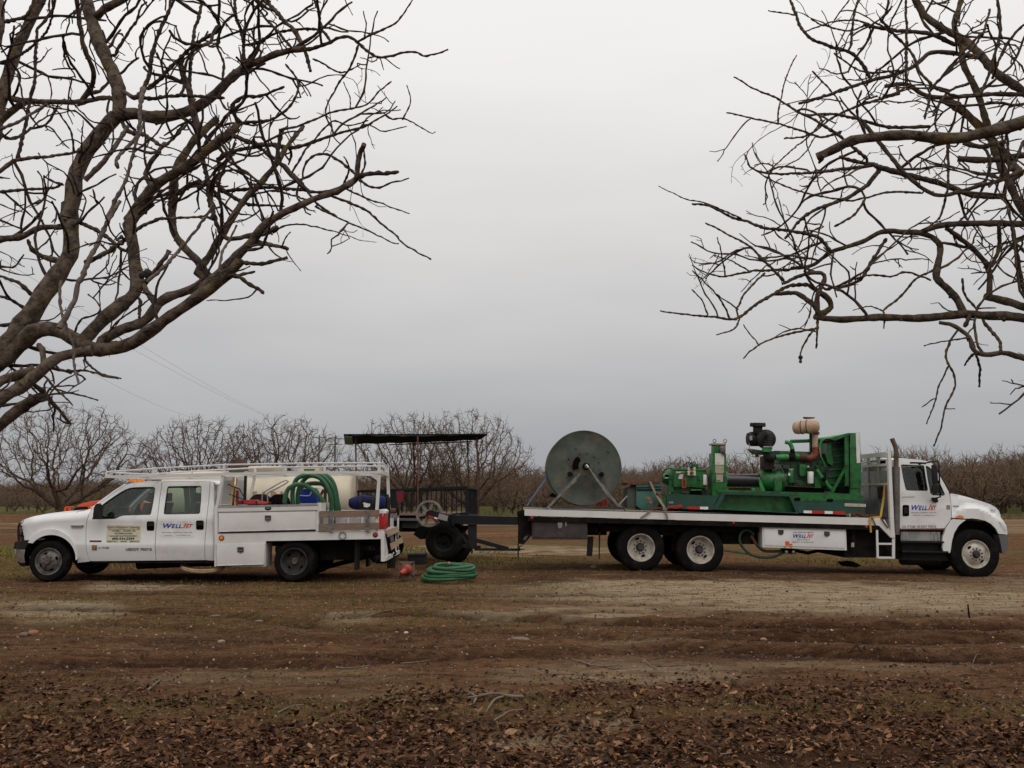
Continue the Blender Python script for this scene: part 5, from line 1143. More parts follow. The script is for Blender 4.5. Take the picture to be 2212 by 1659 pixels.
lb = bod(); a = P(*C1(2, 160, 1298), YB); b_ = P(*C1(2, 716, 1046), YB); lb.box((a.x, YB + .02, a.z), (b_.x, YB + .5, b_.z)); lb.build('lower_tool_box', WHITE2, PK)
MB().tube([P(*C1(2, 175, 1292), YB - .015), P(*C1(2, 690, 1276), YB - .015)], .012, 6).build('lower_hinge_rod', CHROME, PK)
for x, y, r_, mt, nm in ((229, 985, 24, AMBER, 'side_marker_light'), (1923, 950, 23, REDL, 'tail_marker_light')):
    c_ = P(*C1(2, x, y), YB); g_ = empty(nm, c_, PK); rr = r_ * .196 * YB / F
    MB().lathe([(.001, -.02), (rr * .8, -.016), (rr, 0)], c_, (0, 1, 0), 20).build('lens', mt, g_); MB().lathe([(rr, -.008), (rr * 1.25, -.006), (rr * 1.25, .01), (rr, .01)], c_, (0, 1, 0), 20, True).build('bezel', BLACK, g_)
c_ = P(*C1(2, 1563, 955), YB); rr = 42 * .196 * YB / F
MB().lathe([(rr, -.03), (rr, 0), (rr * .85, 0), (rr * .8, -.03)], c_, (0, 1, 0), 24, True).build('fuel_filler_ring', ALUM, PK); MB().lathe([(.001, .05), (rr * .8, .04), (rr * .82, -.01)], c_, (0, 1, 0), 24).build('fuel_filler_cup', CHAS, PK)
# mud flaps and rear step
for x0, x1, y0, y1, Y in ((1690, 1730, 1000, 1340, YB + .3), (1815, 1850, 1000, 1300, YB + 1.9), (2052, 2142, 1180, 1318, YB + 1.1)):
    MB().bpx(*C1(2, x0, y0), *C1(2, x1, y1), Y, .3 if x0 != 2052 else .05).build('mud_flap', BLACK, PK)
rb = bod(); a = P(*C1(2, 1990, 1240), YB); b_ = P(*C1(2, 2022, 1215), YB)
rb.box((a.x, YB + .06, a.z), (b_.x + .03, YB + BW, a.z + .07)); rb.box((a.x + .02, YB + BW - .06, a.z), (b_.x, YB + BW, a.z + .9)); rb.build('rear_step_bumper', WHITE2, PK)
ht = bod(); a = P(*C1(2, 2060, 1150), YB + 1.15); ht.box((a.x - .5, a.y - .05, a.z - .05), (a.x + .06, a.y + .05, a.z + .05)); ht.lathe([(.02, -.03), (.055, -.03), (.055, .03), (.02, .03)], a + Vector((.12, 0, 0)), (0, 1, 0), 14, True); ht.build('pintle_hitch', CHAS, PK)
# ---- ladder rack
YR0, YR1 = YB + .04, YB + BW - .04
rk = empty('ladder_rack', P(433, 1170, YR0), PK)
for Y, nm in ((YR0, 0), (YR1, 1)):
    q = MB(); Yq = Y
    L0 = [(1030, 215), (2160, 192)]
    main = C(1, (1033, 214), (1600, 203), (2150, 190)) + C(2, (1000, 262), (2052, 262))
    dv = 0 if Y == YR0 else None
    z_of = [P(u, v, YR0) for u, v in main]
    lim = P(*C1(2, 1990 if Y == YR0 else 1890, 262), YR0).x
    pts = [Vector((min(p.x, lim), Y, p.z)) for p in z_of]
    for i in range(len(pts) - 1): q.bar(pts[i], pts[i + 1], .05, .088)
    q.build('side_beam', RACKW, rk)
    tr_ = [P(u, v, YR0) for u, v in C(1, (1045, 168), (1080, 164), (1600, 128), (2180, 98)) + C(2, (260, 178), (1100, 163), (2060, 156))]
    pts = [Vector((min(p.x, lim), Y, p.z)) for p in tr_]
    MB().tube(pts, .017, 6).build('top_rail', RACKW, rk)
    for u0, v0, u1, v1, w in ((C1(2, 258, 180) + C1(2, 258, 270) + (.05,)), (C1(2, 1118, 165) + C1(2, 1118, 262) + (.055,)), (C1(2, 1965, 158) + C1(2, 1965, 262) + (.06,)), (C1(1, 1045, 168) + C1(1, 1040, 210) + (.03,)), (C1(1, 1500, 135) + C1(1, 1500, 200) + (.03,))):
        a = P(u0, v0, YR0); b_ = P(u1, v1, YR0); a.x = min(a.x, lim - .03); b_.x = min(b_.x, lim - .03); MB().bar((a.x, Y, a.z), (b_.x, Y, b_.z), w, .04).build('rail_upright', RACKW, rk)
    a = P(*C1(2, 248, 300), YR0); b_ = P(*C1(2, 178, 640), YR0); MB().bar((a.x, Y, a.z), (b_.x, Y, b_.z), .055, .05).build('front_post', RACKW, rk)
    if Y == YR1: continue
    a = P(*C1(2, 1968, 270), YR0); b_ = P(*C1(2, 1940, 690), YR0); 
    e = P(*C1(2, 1938, 905), YR0); q = MB().bar((a.x, Y, a.z), (b_.x, Y, b_.z), .06, .06); q.bar((b_.x, Y, b_.z), (e.x, Y, e.z), .05, .05); q.build('rear_post', RACKW, rk)
    p = [P(*C1(2, x, y), YR0) for x, y in ((1880, 300), (1965, 300), (1955, 360), (1940, 352))]
    q = MB(); q.add([(v_.x, Y - .01, v_.z) for v_ in p] + [(v_.x, Y + .01, v_.z) for v_ in p], [(0, 1, 2, 3), (7, 6, 5, 4), (0, 4, 5, 1), (1, 5, 6, 2), (2, 6, 7, 3), (3, 7, 4, 0)]); q.build('gusset', RACKW, rk)
for x, k, y in ((1040, 1, 212), (1500, 1, 205), (1900, 1, 196), (258, 2, 262), (640, 2, 262), (1118, 2, 262), (1560, 2, 262), (1880, 2, 262)):
    a = P(*C1(k, x, y), YR0); MB().bar((a.x, YR0, a.z - .01), (a.x, YR1, a.z - .01), .05, .035).build('cross_bar', RACKW, rk)
a = P(*C1(1, 1045, 168), YR0); MB().tube([(a.x, YR0, a.z), (a.x - .03, YR0 + .3, a.z), (a.x - .03, YR1 - .3, a.z), (a.x, YR1, a.z)], .017, 6).build('nose_rail', RACKW, rk)
a = P(*C1(2, 1990, 262), YR0); b_ = P(*C1(2, 1890, 262), YR0); MB().bar(a, (b_.x, YR1, b_.z), .05, .08).build('rear_cross_beam', RACKW, rk); a = P(*C1(2, 1990, 158), YR0); b_ = P(*C1(2, 1890, 158), YR0); MB().bar(a, (b_.x, YR1, b_.z), .03).build('rear_cross_rail', RACKW, rk)
a = P(*C1(2, 2056, 190), YR1 ); b_ = P(*C1(2, 2082, 860), YR1); MB().bar(a, b_, .06).build('far_end_post', RACKW, rk)
# perforated bulkhead screen behind the cab
sc = empty('headboard', P(*C1(2, 250, 640), YB + .5), PK)
for x0, x1, Y in ((258, 350, YB + .25), (405, 490, YB + 1.2)):
    q = MB(); q.poly(C(2, (x0, 310), (x1, 306), (x1 - 8, 622), (x0 - 60 if x0 < 300 else x0, 625)), Y, .02); q.build('perforated_panel', RACKW, sc)
    h = MB()
    for iy in range(22):
        for ix in range(12):
            x = x0 + 6 + ix * 8 + (iy % 2) * 4 - (45 * (iy / 22) if x0 < 300 else 0); y = 355 + iy * 12
            if x > x1 - 8 - iy * .3: continue
            p = P(*C1(2, x, y), Y - .003); r_ = .0065
            h.add([(p.x - r_, p.y, p.z), (p.x, p.y, p.z - r_), (p.x + r_, p.y, p.z), (p.x, p.y, p.z + r_)], [(0, 1, 2, 3)])
    h.build('perforations', SEAM, sc, smooth=False)
MB().bar(P(*C1(2, 494, 300), YB + .9), P(*C1(2, 484, 610), YB + .9), .05).build('headboard_post', BLACK, sc)
# ---- wooden side rack of the bed
sr = empty('stake_side', P(*C1(2, 1300, 905), YB - .03), PK)
MB().poly(C(2, (1305, 687), (1965, 675), (1965, 750), (1305, 765)), YB - .035, .035).build('board', WOOD, sr)
MB().poly(C(2, (1300, 828), (1965, 815), (1965, 892), (1300, 908)), YB - .035, .035).build('board', WOOD, sr)
for x in (1405, 1812):
    MB().poly(C(2, (x, 682), (x + 48, 680), (x + 48, 885), (x, 888)), YB - .048, .012).build('strap_plate', GREYST, sr)
    MB().poly(C(2, (x - 2, 872), (x + 50, 870), (x + 50, 905), (x - 2, 908)), YB - .06, .03).build('bracket', CHROME, sr)
    MB().tube([P(*C1(2, x + 20, 905), YB - .06), P(*C1(2, x + 28, 930), YB - .06), P(*C1(2, x + 62, 928), YB - .06)], .008, 5).build('pin', CHROME, sr)
# swung out wooden tail rack
tl = empty('tail_rack', P(*C1(2, 2060, 1100), YB + .3), PK)
for q4 in (((2040, 905), (2165, 855), (2186, 915), (2058, 976)), ((2082, 1045), (2160, 1008), (2176, 1070), (2100, 1118)), ((2160, 1005), (2212, 975), (2230, 1035), (2172, 1058))):
    MB().poly(C(2, *q4), YB + .25, .04).build('board', WOODL, tl)
for q4 in (((2080, 965), (2118, 945), (2130, 1010), (2096, 1030)), ((2140, 935), (2165, 925), (2180, 985), (2156, 1000))):
    MB().poly(C(2, *q4), YB + .27, .03).build('strap_plate', GREYST, tl)
MB().poly(C(2, (2005, 920), (2060, 870), (2130, 855), (2060, 900), (2030, 935), (2060, 1130), (2060, 1200), (2032, 1225), (2025, 1000)), YB + .32, .03).build('tail_frame', WHITE2, tl)
# ---- load of the bed (each its own thing)
bedz = P(*C1(2, 1500, 918), YB + .3).z
def load(nm, lab, cat, group=None, at=(1500, 918), Y=YB + .5): return thing(nm, P(*C1(2, *at), Y), lab, cat, group)
# hose coil standing in the bed
hs = load('hose_coil', 'thick green suction hose looped upright in the pickup bed in front of the tank', 'hose', at=(1400, 680))
def hosepts(k, pts, Y0, Y1, sub=5):
    uv = C(k, *pts); n = len(uv); return catmull([P(u, v, Y0 + (Y1 - Y0) * i / (n - 1)) for i, (u, v) in enumerate(uv)], sub)
HR = .046
for pts, Y0, Y1 in (([(985, 800), (1010, 660), (1060, 560), (1180, 500), (1290, 505), (1420, 560), (1560, 680), (1650, 820), (1665, 1000), (1600, 1150), (1300, 1200), (1080, 1050), (985, 800)], YB + .42, YB + .52),
                    ([(1130, 860), (1120, 620), (1180, 420), (1300, 350), (1460, 350), (1590, 400), (1700, 540), (1770, 740), (1760, 960), (1650, 1180), (1350, 1230), (1180, 1100), (1130, 860)], YB + .60, YB + .70),
                    ([(1210, 880), (1210, 640), (1280, 460), (1400, 350), (1560, 330), (1680, 400), (1790, 560), (1830, 760), (1840, 960), (1700, 1180), (1400, 1250), (1240, 1120), (1210, 880)], YB + .76, YB + .84),
                    ([(1400, 360), (1540, 320), (1680, 345), (1780, 430), (1840, 580), (1870, 760), (1895, 960), (1820, 1150), (1500, 1260)], YB + .94, YB + .9),
                    ([(1240, 560), (1360, 490), (1520, 478), (1640, 500), (1740, 640), (1760, 800)], YB + 1.02, YB + 1.06)):
    n_ = len(pts); MB().tube(hosepts(11, pts, Y0, Y1), HR, 10).build('hose_loop', HOSEG, hs, ang=80)
jug = load('water_jug', 'blue water jug with a bail handle inside the green hose loops', 'jug', at=(1190, 600), Y=YB + 1.2)
MB().poly(C(11, (1240, 560), (1262, 548), (1330, 560), (1470, 575), (1500, 600), (1525, 680), (1527, 795), (1510, 812), (1240, 812)), YB + 1.15, .4).build('body', BLUE, jug, bevel=.03)
MB().poly(C(11, (1270, 555), (1525, 548), (1528, 572), (1265, 578)), YB + 1.13, .44).build('lid', WPL, jug, bevel=.01)
MB().tube(catmull([P(*C1(11, x, y), YB + 1.12) for x, y in ((1245, 680), (1390, 685), (1430, 640), (1440, 600))], 4), .01, 5).build('bail', WPL, jug)
for i, (x0, x1, lab) in enumerate(((520, 770, 'black hose reel standing left in the pickup bed behind the red case'), (745, 960, 'dark brown hose reel right of the steel loop handle in the pickup bed'))):
    cx = (x0 + x1) / 2; r_ = (x1 - x0) / 2 * .196 * (YB + .7) / F
    c_ = P(*C1(2, cx, 500), YB + .65) - Vector((0, 0, r_)); q = thing('hose_reel', c_, lab, 'hose reel', 'reels in the pickup bed')
    MB().lathe([(.02, 0), (r_, .0), (r_, .025), (r_ * .55, .03), (r_ * .55, .22), (.02, .22)], c_, (0, 1, 0), 32, True).build('drum', BLACK if i == 0 else CHAS, q)
    MB().lathe([(.02, .22), (r_, .22), (r_, .245), (.02, .245)], c_, (0, 1, 0), 32, True).build('flange', BLACK, q)
tk = load('tool_case', 'red plastic tool case lying on the tool box lid behind the pickup cab', 'tool case', at=(385, 615))
MB().poly(C(11, (165, 835), (172, 775), (250, 758), (500, 752), (530, 780), (690, 795), (690, 828)), YB + .3, .4).build('body', RED, tk, bevel=.02)
MB().poly(C(11, (258, 770), (285, 768), (285, 832), (262, 834)), YB + .29, .4).build('strap', BLACK, tk); MB().poly(C(11, (500, 765), (522, 780), (520, 830), (502, 832)), YB + .29, .4).build('strap', BLACK, tk)
lh = load('loop_handle', 'grey steel tube loop handle sticking up beside the black reels in the pickup bed', 'handle', at=(700, 610))
MB().tube(catmull([P(*C1(11, x, y), YB + .5 + .03 * (i > 3)) for i, (x, y) in enumerate(((613, 850), (610, 700), (640, 630), (800, 530), (980, 432), (1045, 440), (1010, 475), (860, 560), (705, 640), (700, 700), (705, 850)))], 4), .014, 7).build('tube', ALUM, lh, ang=80)
# shovel handles and clips on the headboard
for i, (pts, mt, w, lab, nm) in enumerate(((((365, 310), (330, 625)), TOOLW, .028, 'pale wooden tool handle hanging on the perforated headboard, left one', 'long_handled_tool'), (((400, 320), (378, 625)), TOOLW, .022, 'wooden tool handle hanging on the headboard beside the red one', 'long_handled_tool'))):
    a, b_ = [P(*C1(2, *p_), YB + .2) for p_ in pts]; o = MB().bar(a, b_, w * 1.6, w).build(nm, mt, None, bevel=.004); tag(o, lab, 'tool')
tr_ = thing('bolt_cutter', P(*C1(2, 400, 560), YB + .15), 'black and dark red tool hooked across the perforated headboard', 'tool')
MB().bar(P(*C1(2, 405, 460), YB + .15), P(*C1(2, 400, 590), YB + .15), .05, .03).build('grip', DARKRED, tr_)
MB().tube([P(*C1(2, x, y), YB + .13) for x, y in ((300, 390), (340, 410), (430, 445))], .012, 5).build('jaw', BLACK, tr_); MB().tube([P(*C1(2, x, y), YB + .13) for x, y in ((310, 500), (400, 530), (470, 560))], .010, 5).build('clip', BLACK, tr_)
MB().tube([P(*C1(2, x, y), YB + .13) for x, y in ((430, 445), (440, 470), (480, 540))], .010, 5).build('spring', BLACK, tr_)
# white buckets behind the boards
for i, x in enumerate((1318, 1466, 1620, 1776)):
    a = P(*C1(2, x, 905), YB + .12); b_ = P(*C1(2, x + 140, 735), YB + .12); r_ = (b_.x - a.x) / 2
    q = MB(); q.lathe([(.001, 0), (r_ * .88, 0), (r_, b_.z - a.z), (r_ * 1.02, b_.z - a.z), (.001, b_.z - a.z + .004)], ((a.x + b_.x) / 2, a.y + r_, a.z), (0, 0, 1), 20)
    o = q.build('plastic_bucket', WPL, None); tag(o, ['leftmost white bucket standing behind the bed boards, next to the tool box', 'white bucket behind the bed boards, right of the first strap', 'white bucket behind the bed boards, left of the second strap', 'rightmost white bucket behind the bed boards under the blue duffel'][i], 'bucket', 'white buckets in the pickup bed')
# blue duffel
df = load('duffel_bag', 'bulging dark blue duffel bag lying on top of the pickup bed load', 'bag', at=(1840, 670))
c_ = P(*C1(2, 1835, 592), YB + .8); q = MB(); pr = [(.02, -.38), (.10, -.37), (.15, -.33), (.175, -.24), (.18, -.12), (.17, 0), (.185, .12), (.175, .24), (.14, .34), (.07, .37), (.02, .38)]
q.lathe([(r_ * .95, a_) for r_, a_ in pr], c_, (1, .0, 0), 22)
rg = random.Random(3); q.v = [(x, y, c_.z + (z - c_.z) * (.80 if z > c_.z else .9) + .025 * sin(x * 14) * (z > c_.z) + rg.uniform(-.008, .008)) for x, y, z in q.v]; q.build('body', BLUEF, df, ang=80)
for x in (1760, 1900):
    pts = [P(*C1(2, x, 665), YB + .50), P(*C1(2, x - 5, 590), YB + .48), P(*C1(2, x, 520), YB + .60), P(*C1(2, x, 488), YB + .8)]; q = MB(); 
    cc = catmull(pts, 4); 
    for i in range(len(cc) - 1): q.bar(cc[i], cc[i + 1], .05, .012)
    q.build('handle_strap', BLACK, df)
MB().poly(C(2, (1760, 570), (1900, 565), (1905, 660), (1765, 668)), YB + .49, .04).build('pocket', BLACK, df)
MB().poly(C(2, (1785, 600), (1800, 592), (1830, 602), (1868, 608), (1862, 635), (1828, 648), (1795, 640), (1798, 618)), YB + .475, .01).build('paper_tag', WPL, df)
ck_ = load('drink_cooler', 'red drink cooler with a white lid at the rear corner of the pickup bed', 'cooler', at=(2000, 888), Y=YB + .3)
MB().poly(R(2, 1962, 715, 2035, 890, 6), YB + .2, .4).build('body', RED, ck_, bevel=.015); MB().poly(C(2, (1962, 672), (2020, 668), (2042, 690), (2036, 716), (1960, 716)), YB + .19, .42).build('lid', WPL, ck_, bevel=.015)
MB().tube([P(*C1(2, 2005, 745), YB + .18), P(*C1(2, 2008, 712), YB + .16), P(*C1(2, 2045, 708), YB + .16)], .008, 5).build('handle', WPL, ck_)
bc = load('black_canister', 'tall black canister behind the red cooler at the back of the pickup bed', 'canister', at=(2055, 850), Y=YB + .9)
a = P(*C1(2, 2056, 862), YB + .9); MB().lathe([(.001, 0), (.055, 0), (.055, .55), (.045, .60), (.02, .62), (.02, .66), (.001, .66)], a, (0, 0, 1), 14).build('body', BLACK, bc)
a = P(*C1(2, 2070, 600), YB + .9); MB().tube([a + Vector((-.12, 0, 0)), a, a + Vector((.02, 0, -.1))], .012, 5).build('spout', BLACK, bc)
# steel pump part on the rear corner
va = load('pipe_fitting', 'rusty pipe fitting on a speckled box just behind the red cooler', 'fitting', at=(2110, 760), Y=YB + 1.3)
a = P(*C1(2, 2050, 688), YB + 1.3); b_ = P(*C1(2, 2150, 690), YB + 1.3); MB().tube([a, b_], .06, 10).build('pipe', RUST, va); MB().tube([a + Vector((.25, 0, 0)), b_ + Vector((.03, 0, 0))], .085, 10).build('flange', CHAS, va)
MB().bpx(*C1(2, 2080, 715), *C1(2, 2165, 765), YB + 1.25, .3).build('speckled_box', M('speckled_box', (.3, .3, .29), .8, c2=(.07, .07, .07), scale=60, lo=.5, hi=.52), va)
# tan hose hanging under the tool box
th_ = thing('hose_coil', P(*C1(1, 1950, 1130), YB + .3), 'flat tan hose coil hanging below the lower tool box of the pickup', 'hose')
for k_, (rx, ry, dy) in enumerate(((210, 48, 0), (195, 40, 12), (205, 44, -10))):
    pts = [P(*C1(1, 1985 + rx * cos(t), 1098 + dy + ry * sin(t)), YB + .35 + .33 * -sin(t)) for t in [2 * pi * i / 28 for i in range(28)]]
    MB().tube(pts, .026, 7, close=True).build('hose_loop', TANHOSE, th_, ang=80)
# ================================================================== WHITE FLATBED TRUCK
YD = 20.85; YF = 21.0; DW = 2.45
FT = thing('flatbed_truck', (5.5, 22, -.05), 'white day cab flatbed truck on the right carrying the cable reel and green engine', 'flatbed truck')
YQ = YF + .03; CW = 2.25; YMF = YQ + CW / 2
def fk(): m = MB(); m.mir = YMF; return m
BOTT = P(2000, 1190, YF).z
def Yfc(u, v):
    y = YQ + .02
    if v < 1062: y += (1062 - v) / 70 * .12
    if 1088 < v < 1096: y -= .012 * (v - 1088) / 8
    elif 1096 <= v < 1120: y -= .012 * (1 - (v - 1096) / 24)
    return y
win = C(12, (674, 398), (700, 394), (930, 402), (962, 408), (985, 560), (1010, 705), (1006, 720), (990, 724), (760, 718), (742, 712), (730, 690), (700, 560))
qwn = C(12, (985, 412), (1010, 416), (1035, 432), (1065, 465), (1120, 555), (1180, 665), (1222, 762), (1216, 778), (1200, 782), (1075, 778), (1055, 768), (1042, 745), (1010, 590))
door = C(12, (600, 345), (700, 338), (800, 340), (950, 352), (1040, 372), (1075, 400), (1150, 520), (1215, 630), (1270, 735), (1284, 790), (1298, 880), (1303, 980), (1300, 1062), (1288, 1090), (1215, 1192), (600, 1196))
fk().panel(door, Yfc, .04, [win, qwn], step=5, mirror='both').build('door', WHITE, FT)
for w_, nm in ((win, 'side_window'), (qwn, 'quarter_window')):
    fk().panel(w_, lambda u, v: Yfc(u, v) + .024, .006, mirror='both').build(nm, GLASSM, FT)
    cx = sum(p[0] for p in w_) / len(w_); cy = sum(p[1] for p in w_) / len(w_)
    inner = [(cx + (u - cx) * .95, cy + (v - cy) * .96) for u, v in w_]
    fk().panel(w_, lambda u, v: Yfc(u, v) - .004, .03, [inner], mirror='both').build('window_seal', BLACK, FT)
# cab shell
fk().cross(C(12, (560, 335), (640, 327), (800, 330), (960, 342), (1045, 362), (1080, 398)), lambda u, v: Yfc(u, v) + .0, YMF, .05, 12, .03).build('cab_roof', WHITE, FT)
fk().cross(C(12, (1080, 400), (1155, 520), (1220, 630), (1290, 755)), lambda u, v: Yfc(u, v) + .03, YMF, 0, 4, -.01).build('windshield', GLASSM, FT)
for f_ in (0, 1):
    pts = [P(u, v, Yfc(u, v) + .02) for u, v in C(12, (1075, 395), (1155, 522), (1220, 634), (1292, 758))]
    if f_: pts = [Vector((p.x, 2 * YMF - p.y, p.z)) for p in pts]
    MB().tube(pts, .028, 6).build('windshield_pillar', BLACK, FT)
cbk = MB(); a = P(*C1(12, 548, 1190), YQ); t_ = P(*C1(12, 560, 345), YQ)
cbk.box((a.x, YQ + .03, a.z), (a.x + .05, YQ + CW - .03, P(*C1(12, 560, 720), YQ).z)); cbk.box((a.x, YQ + .12, t_.z - .12), (a.x + .05, YQ + CW - .12, t_.z))
for y in (YQ + .08, YQ + CW - .5): cbk.box((a.x, y, a.z + .3), (a.x + .05, y + .42, t_.z))
cbk.build('cab_back', WHITE, FT)
MB().poly(C(12, (548, 345), (602, 342), (602, 1196), (548, 1196)), YQ + .03, .03).build('cab_rear_corner', WHITE, FT)
flr = MB(); p = P(*C1(12, 560, 1190), YQ); q = P(*C1(12, 1290, 1210), YQ); flr.box((p.x, YQ + .05, q.z), (q.x, YQ + CW - .05, p.z)); flr.box((q.x - .08, YQ + .1, q.z), (q.x, YQ + CW - .1, P(*C1(12, 1290, 790), YQ).z)); flr.build('cab_floor', CHAS, FT)
for y in (YQ + .3, YQ + 1.4):
    g_ = empty('seat', P(*C1(12, 640, 1000), y), FT); x = P(*C1(12, 700, 900), YQ).x; z = P(*C1(12, 700, 880), YQ).z
    MB().box((x - .1, y, z - .2), (x + .4, y + .5, z)).build('seat_cushion', SEATM, g_, bevel=.04); MB().box((x - .12, y + .03, z), (x + .02, y + .47, z + .62)).build('seat_back', SEATM, g_, bevel=.04)
c_ = P(*C1(12, 1120, 790), YQ + .5); MB().tube([c_ + Vector((.09 * cos(t), .21 * sin(t), .19 * cos(t))) for t in [2 * pi * i / 20 for i in range(20)]], .018, 6, close=True).build('steering_wheel', BLACK, FT)
# hood and fender
crest_u = [2055, 2068, 2085, 2105, 2130, 2150, 2165, 2175]; crest_v = [1118, 1104, 1098, 1097, 1104, 1118, 1130, 1140]
def Yho(u, v):
    vc = float(np.interp(u, crest_u, crest_v)); d = min(1, max(0, (vc - v) / 9))
    y = YQ - .02 + .26 * (d * d * (3 - 2 * d)) * min(1, max(0, (u - 2052) / 16)) + .02
    if v < 1080: y += .004 * (1080 - v)
    if u > 2145: y += .40 * ((u - 2145) / 32) ** 2
    return y
hood = C(12, (1288, 770), (1320, 762), (1400, 775), (1500, 800), (1600, 830), (1700, 860), (1800, 896), (1862, 932), (1895, 970), (1912, 1005), (1922, 1060), (1960, 1105), (1990, 1160), (2003, 1230), (2006, 1270), (1895, 1262),
         (1862, 1196), (1800, 1136), (1730, 1098), (1640, 1076), (1560, 1068), (1495, 1072), (1312, 1062), (1309, 980), (1303, 880))
fk().panel(hood, Yho, .05, step=4, ustep=8, mirror='both').build('fender', WHITE, FT)
hc = C(12, (1300, 765), (1400, 777), (1500, 802), (1600, 832), (1700, 863), (1800, 899), (1862, 935), (1895, 972), (1912, 1010))
fk().cross(hc, lambda u, v: YQ + .04 + .28 * min(1, max(0, (u - 2052) / 16)) + (.40 * ((u - 2145) / 32) ** 2 if u > 2145 else 0), YMF, .04, 14, .03, .004).build('hood_top', WHITE, FT)
fk().cross(C(12, (1912, 1010), (1925, 1060), (1945, 1120), (1950, 1260)), lambda u, v: YQ + .42, YMF, 0, 8, .03).build('grille', CHROME, FT)
fk().panel(C(12, (1325, 1078), (1490, 1086), (1440, 1118), (1390, 1165), (1340, 1250), (1312, 1350), (1298, 1450), (1288, 1500), (1210, 1494), (1196, 1440), (1195, 1310), (1232, 1200), (1296, 1098)), lambda u, v: YQ + .0, .06, mirror='both').build('rear_splash_panel', WHITE, FT)
fk().panel(C(12, (1905, 1110), (1935, 1125), (1975, 1175), (1990, 1235), (1960, 1215), (1925, 1170)), lambda u, v: Yho(u, v) - .012, .03, mirror='both').build('headlight', M('headlight_lens', (.60, .61, .60), .15), FT)
fk().panel(C(12, *arc(1412, 1058, 48, 180, 360, 10, 30)), lambda u, v: Yho(u, v) - .02, .03, mirror='both').build('fender_marker_light', AMBER, FT)
fk().panel(C(12, (1895, 1275), (2010, 1280), (2016, 1380), (2014, 1460), (1975, 1505), (1942, 1505), (1930, 1430), (1915, 1350)), lambda u, v: YQ + .02 + (.3 * ((u - 2150) / 28) ** 2 if u > 2150 else 0), .25, ustep=5, mirror='both').build('bumper_end', M('grey_plastic_bumper', (.10, .10, .105), .6), FT)
bm_ = MB(); p = P(*C1(12, 1955, 1490), YQ); bm_.box((p.x, YQ + .3, p.z), (p.x + .16, YQ + CW - .3, p.z + .36)); bm_.build('bumper_beam', BLACK, FT, bevel=.03)
fl = MB(); p = P(*C1(12, 1330, 1060), YQ); q = P(*C1(12, 1900, 1140), YQ); fl.box((p.x, YQ + .42, q.z - .35), (q.x, YQ + CW - .42, p.z - .1)); fl.build('engine_bay_shell', CHAS, FT)
# door furniture
h = empty('door_handle', P(*C1(12, 700, 1035), YQ), FT)
MB().panel(R(12, 695, 900, 776, 1040, 16), lambda u, v: Yfc(u, v) - .006, .02).build('handle_cup', SEAM, h); MB().panel(R(12, 712, 930, 760, 1010, 10), lambda u, v: Yfc(u, v) - .03, .02).build('handle_lever', BLACK, h)
MB().panel(C(12, (690, 798), (845, 795), (845, 803), (690, 806)), lambda u, v: Yfc(u, v) - .005, .004).build('script_badge', LETGREY, FT)
dl = empty('door_lettering', P(*C1(12, 680, 1190), YQ), FT); Yft = lambda u, v: Yfc(u, v) - .006
logo(12, 805, 900, 1120, 965, Yft, dl)
tx('More Water. Less Money. Longer Life.', 12, 805, 988, 1118, 1006, LETGREY, Y=Yft); tx('800.934.2399    www.welljetpumps.com', 12, 830, 1022, 1100, 1038, LETGREY, Y=Yft)
tx('CA 171268  US DOT 793715', 12, 690, 1155, 1115, 1186, LETGREY, Y=Yft, bold=.03)
MB().panel(C(12, (1242, 902), (1290, 902), (1288, 955), (1244, 955)), Yft, .004).build('year_sticker', M('faded_sticker', (.26, .22, .12), .7, c2=(.14, .15, .14), scale=40), FT)
MB().panel(C(12, (1322, 908), (1402, 908), (1402, 924), (1322, 924)), lambda u, v: Yho(u, v) - .006, .004).build('hood_badge', LETGREY, FT)
MB().panel(C(12, (1785, 945), (1850, 965), (1850, 1000), (1785, 985)), lambda u, v: Yho(u, v) - .006, .004).build('hood_badge', M('pale_grey_badge', (.35, .35, .36), .5), FT)
mi = empty('door_mirror', P(*C1(12, 1100, 800), YQ - .2), FT); Ym = YQ - .28
MB().tube([P(*C1(12, x, y), Y_) for x, y, Y_ in ((1000, 372, YQ), (1060, 360, Ym + .1), (1135, 355, Ym), (1148, 400, Ym), (1155, 620, Ym), (1165, 800, Ym + .02), (1120, 812, YQ))], .018, 6).build('mirror_frame', BLACK, mi, ang=80)
MB().poly(C(12, (788, 372), (800, 362), (1000, 368), (985, 392), (940, 388), (910, 400), (890, 385), (800, 385)), YQ - .05, .04).build('window_visor', BLACK, mi)
MB().poly(C(12, (1070, 400), (1095, 395), (1120, 410), (1135, 480), (1140, 600), (1130, 640), (1085, 640), (1075, 520)), Ym - .05, .08).build('mirror_head', BLACK, mi, bevel=.015)
MB().poly(C(12, (1082, 645), (1140, 645), (1152, 700), (1140, 750), (1100, 765), (1068, 740), (1070, 680)), Ym - .06, .09).build('convex_mirror', BLACK, mi, bevel=.02)
MB().poly(C(12, (1065, 808), (1130, 808), (1142, 860), (1120, 872), (1090, 866), (1072, 845)), YQ - .06, .06).build('mirror_foot', BLACK, mi)
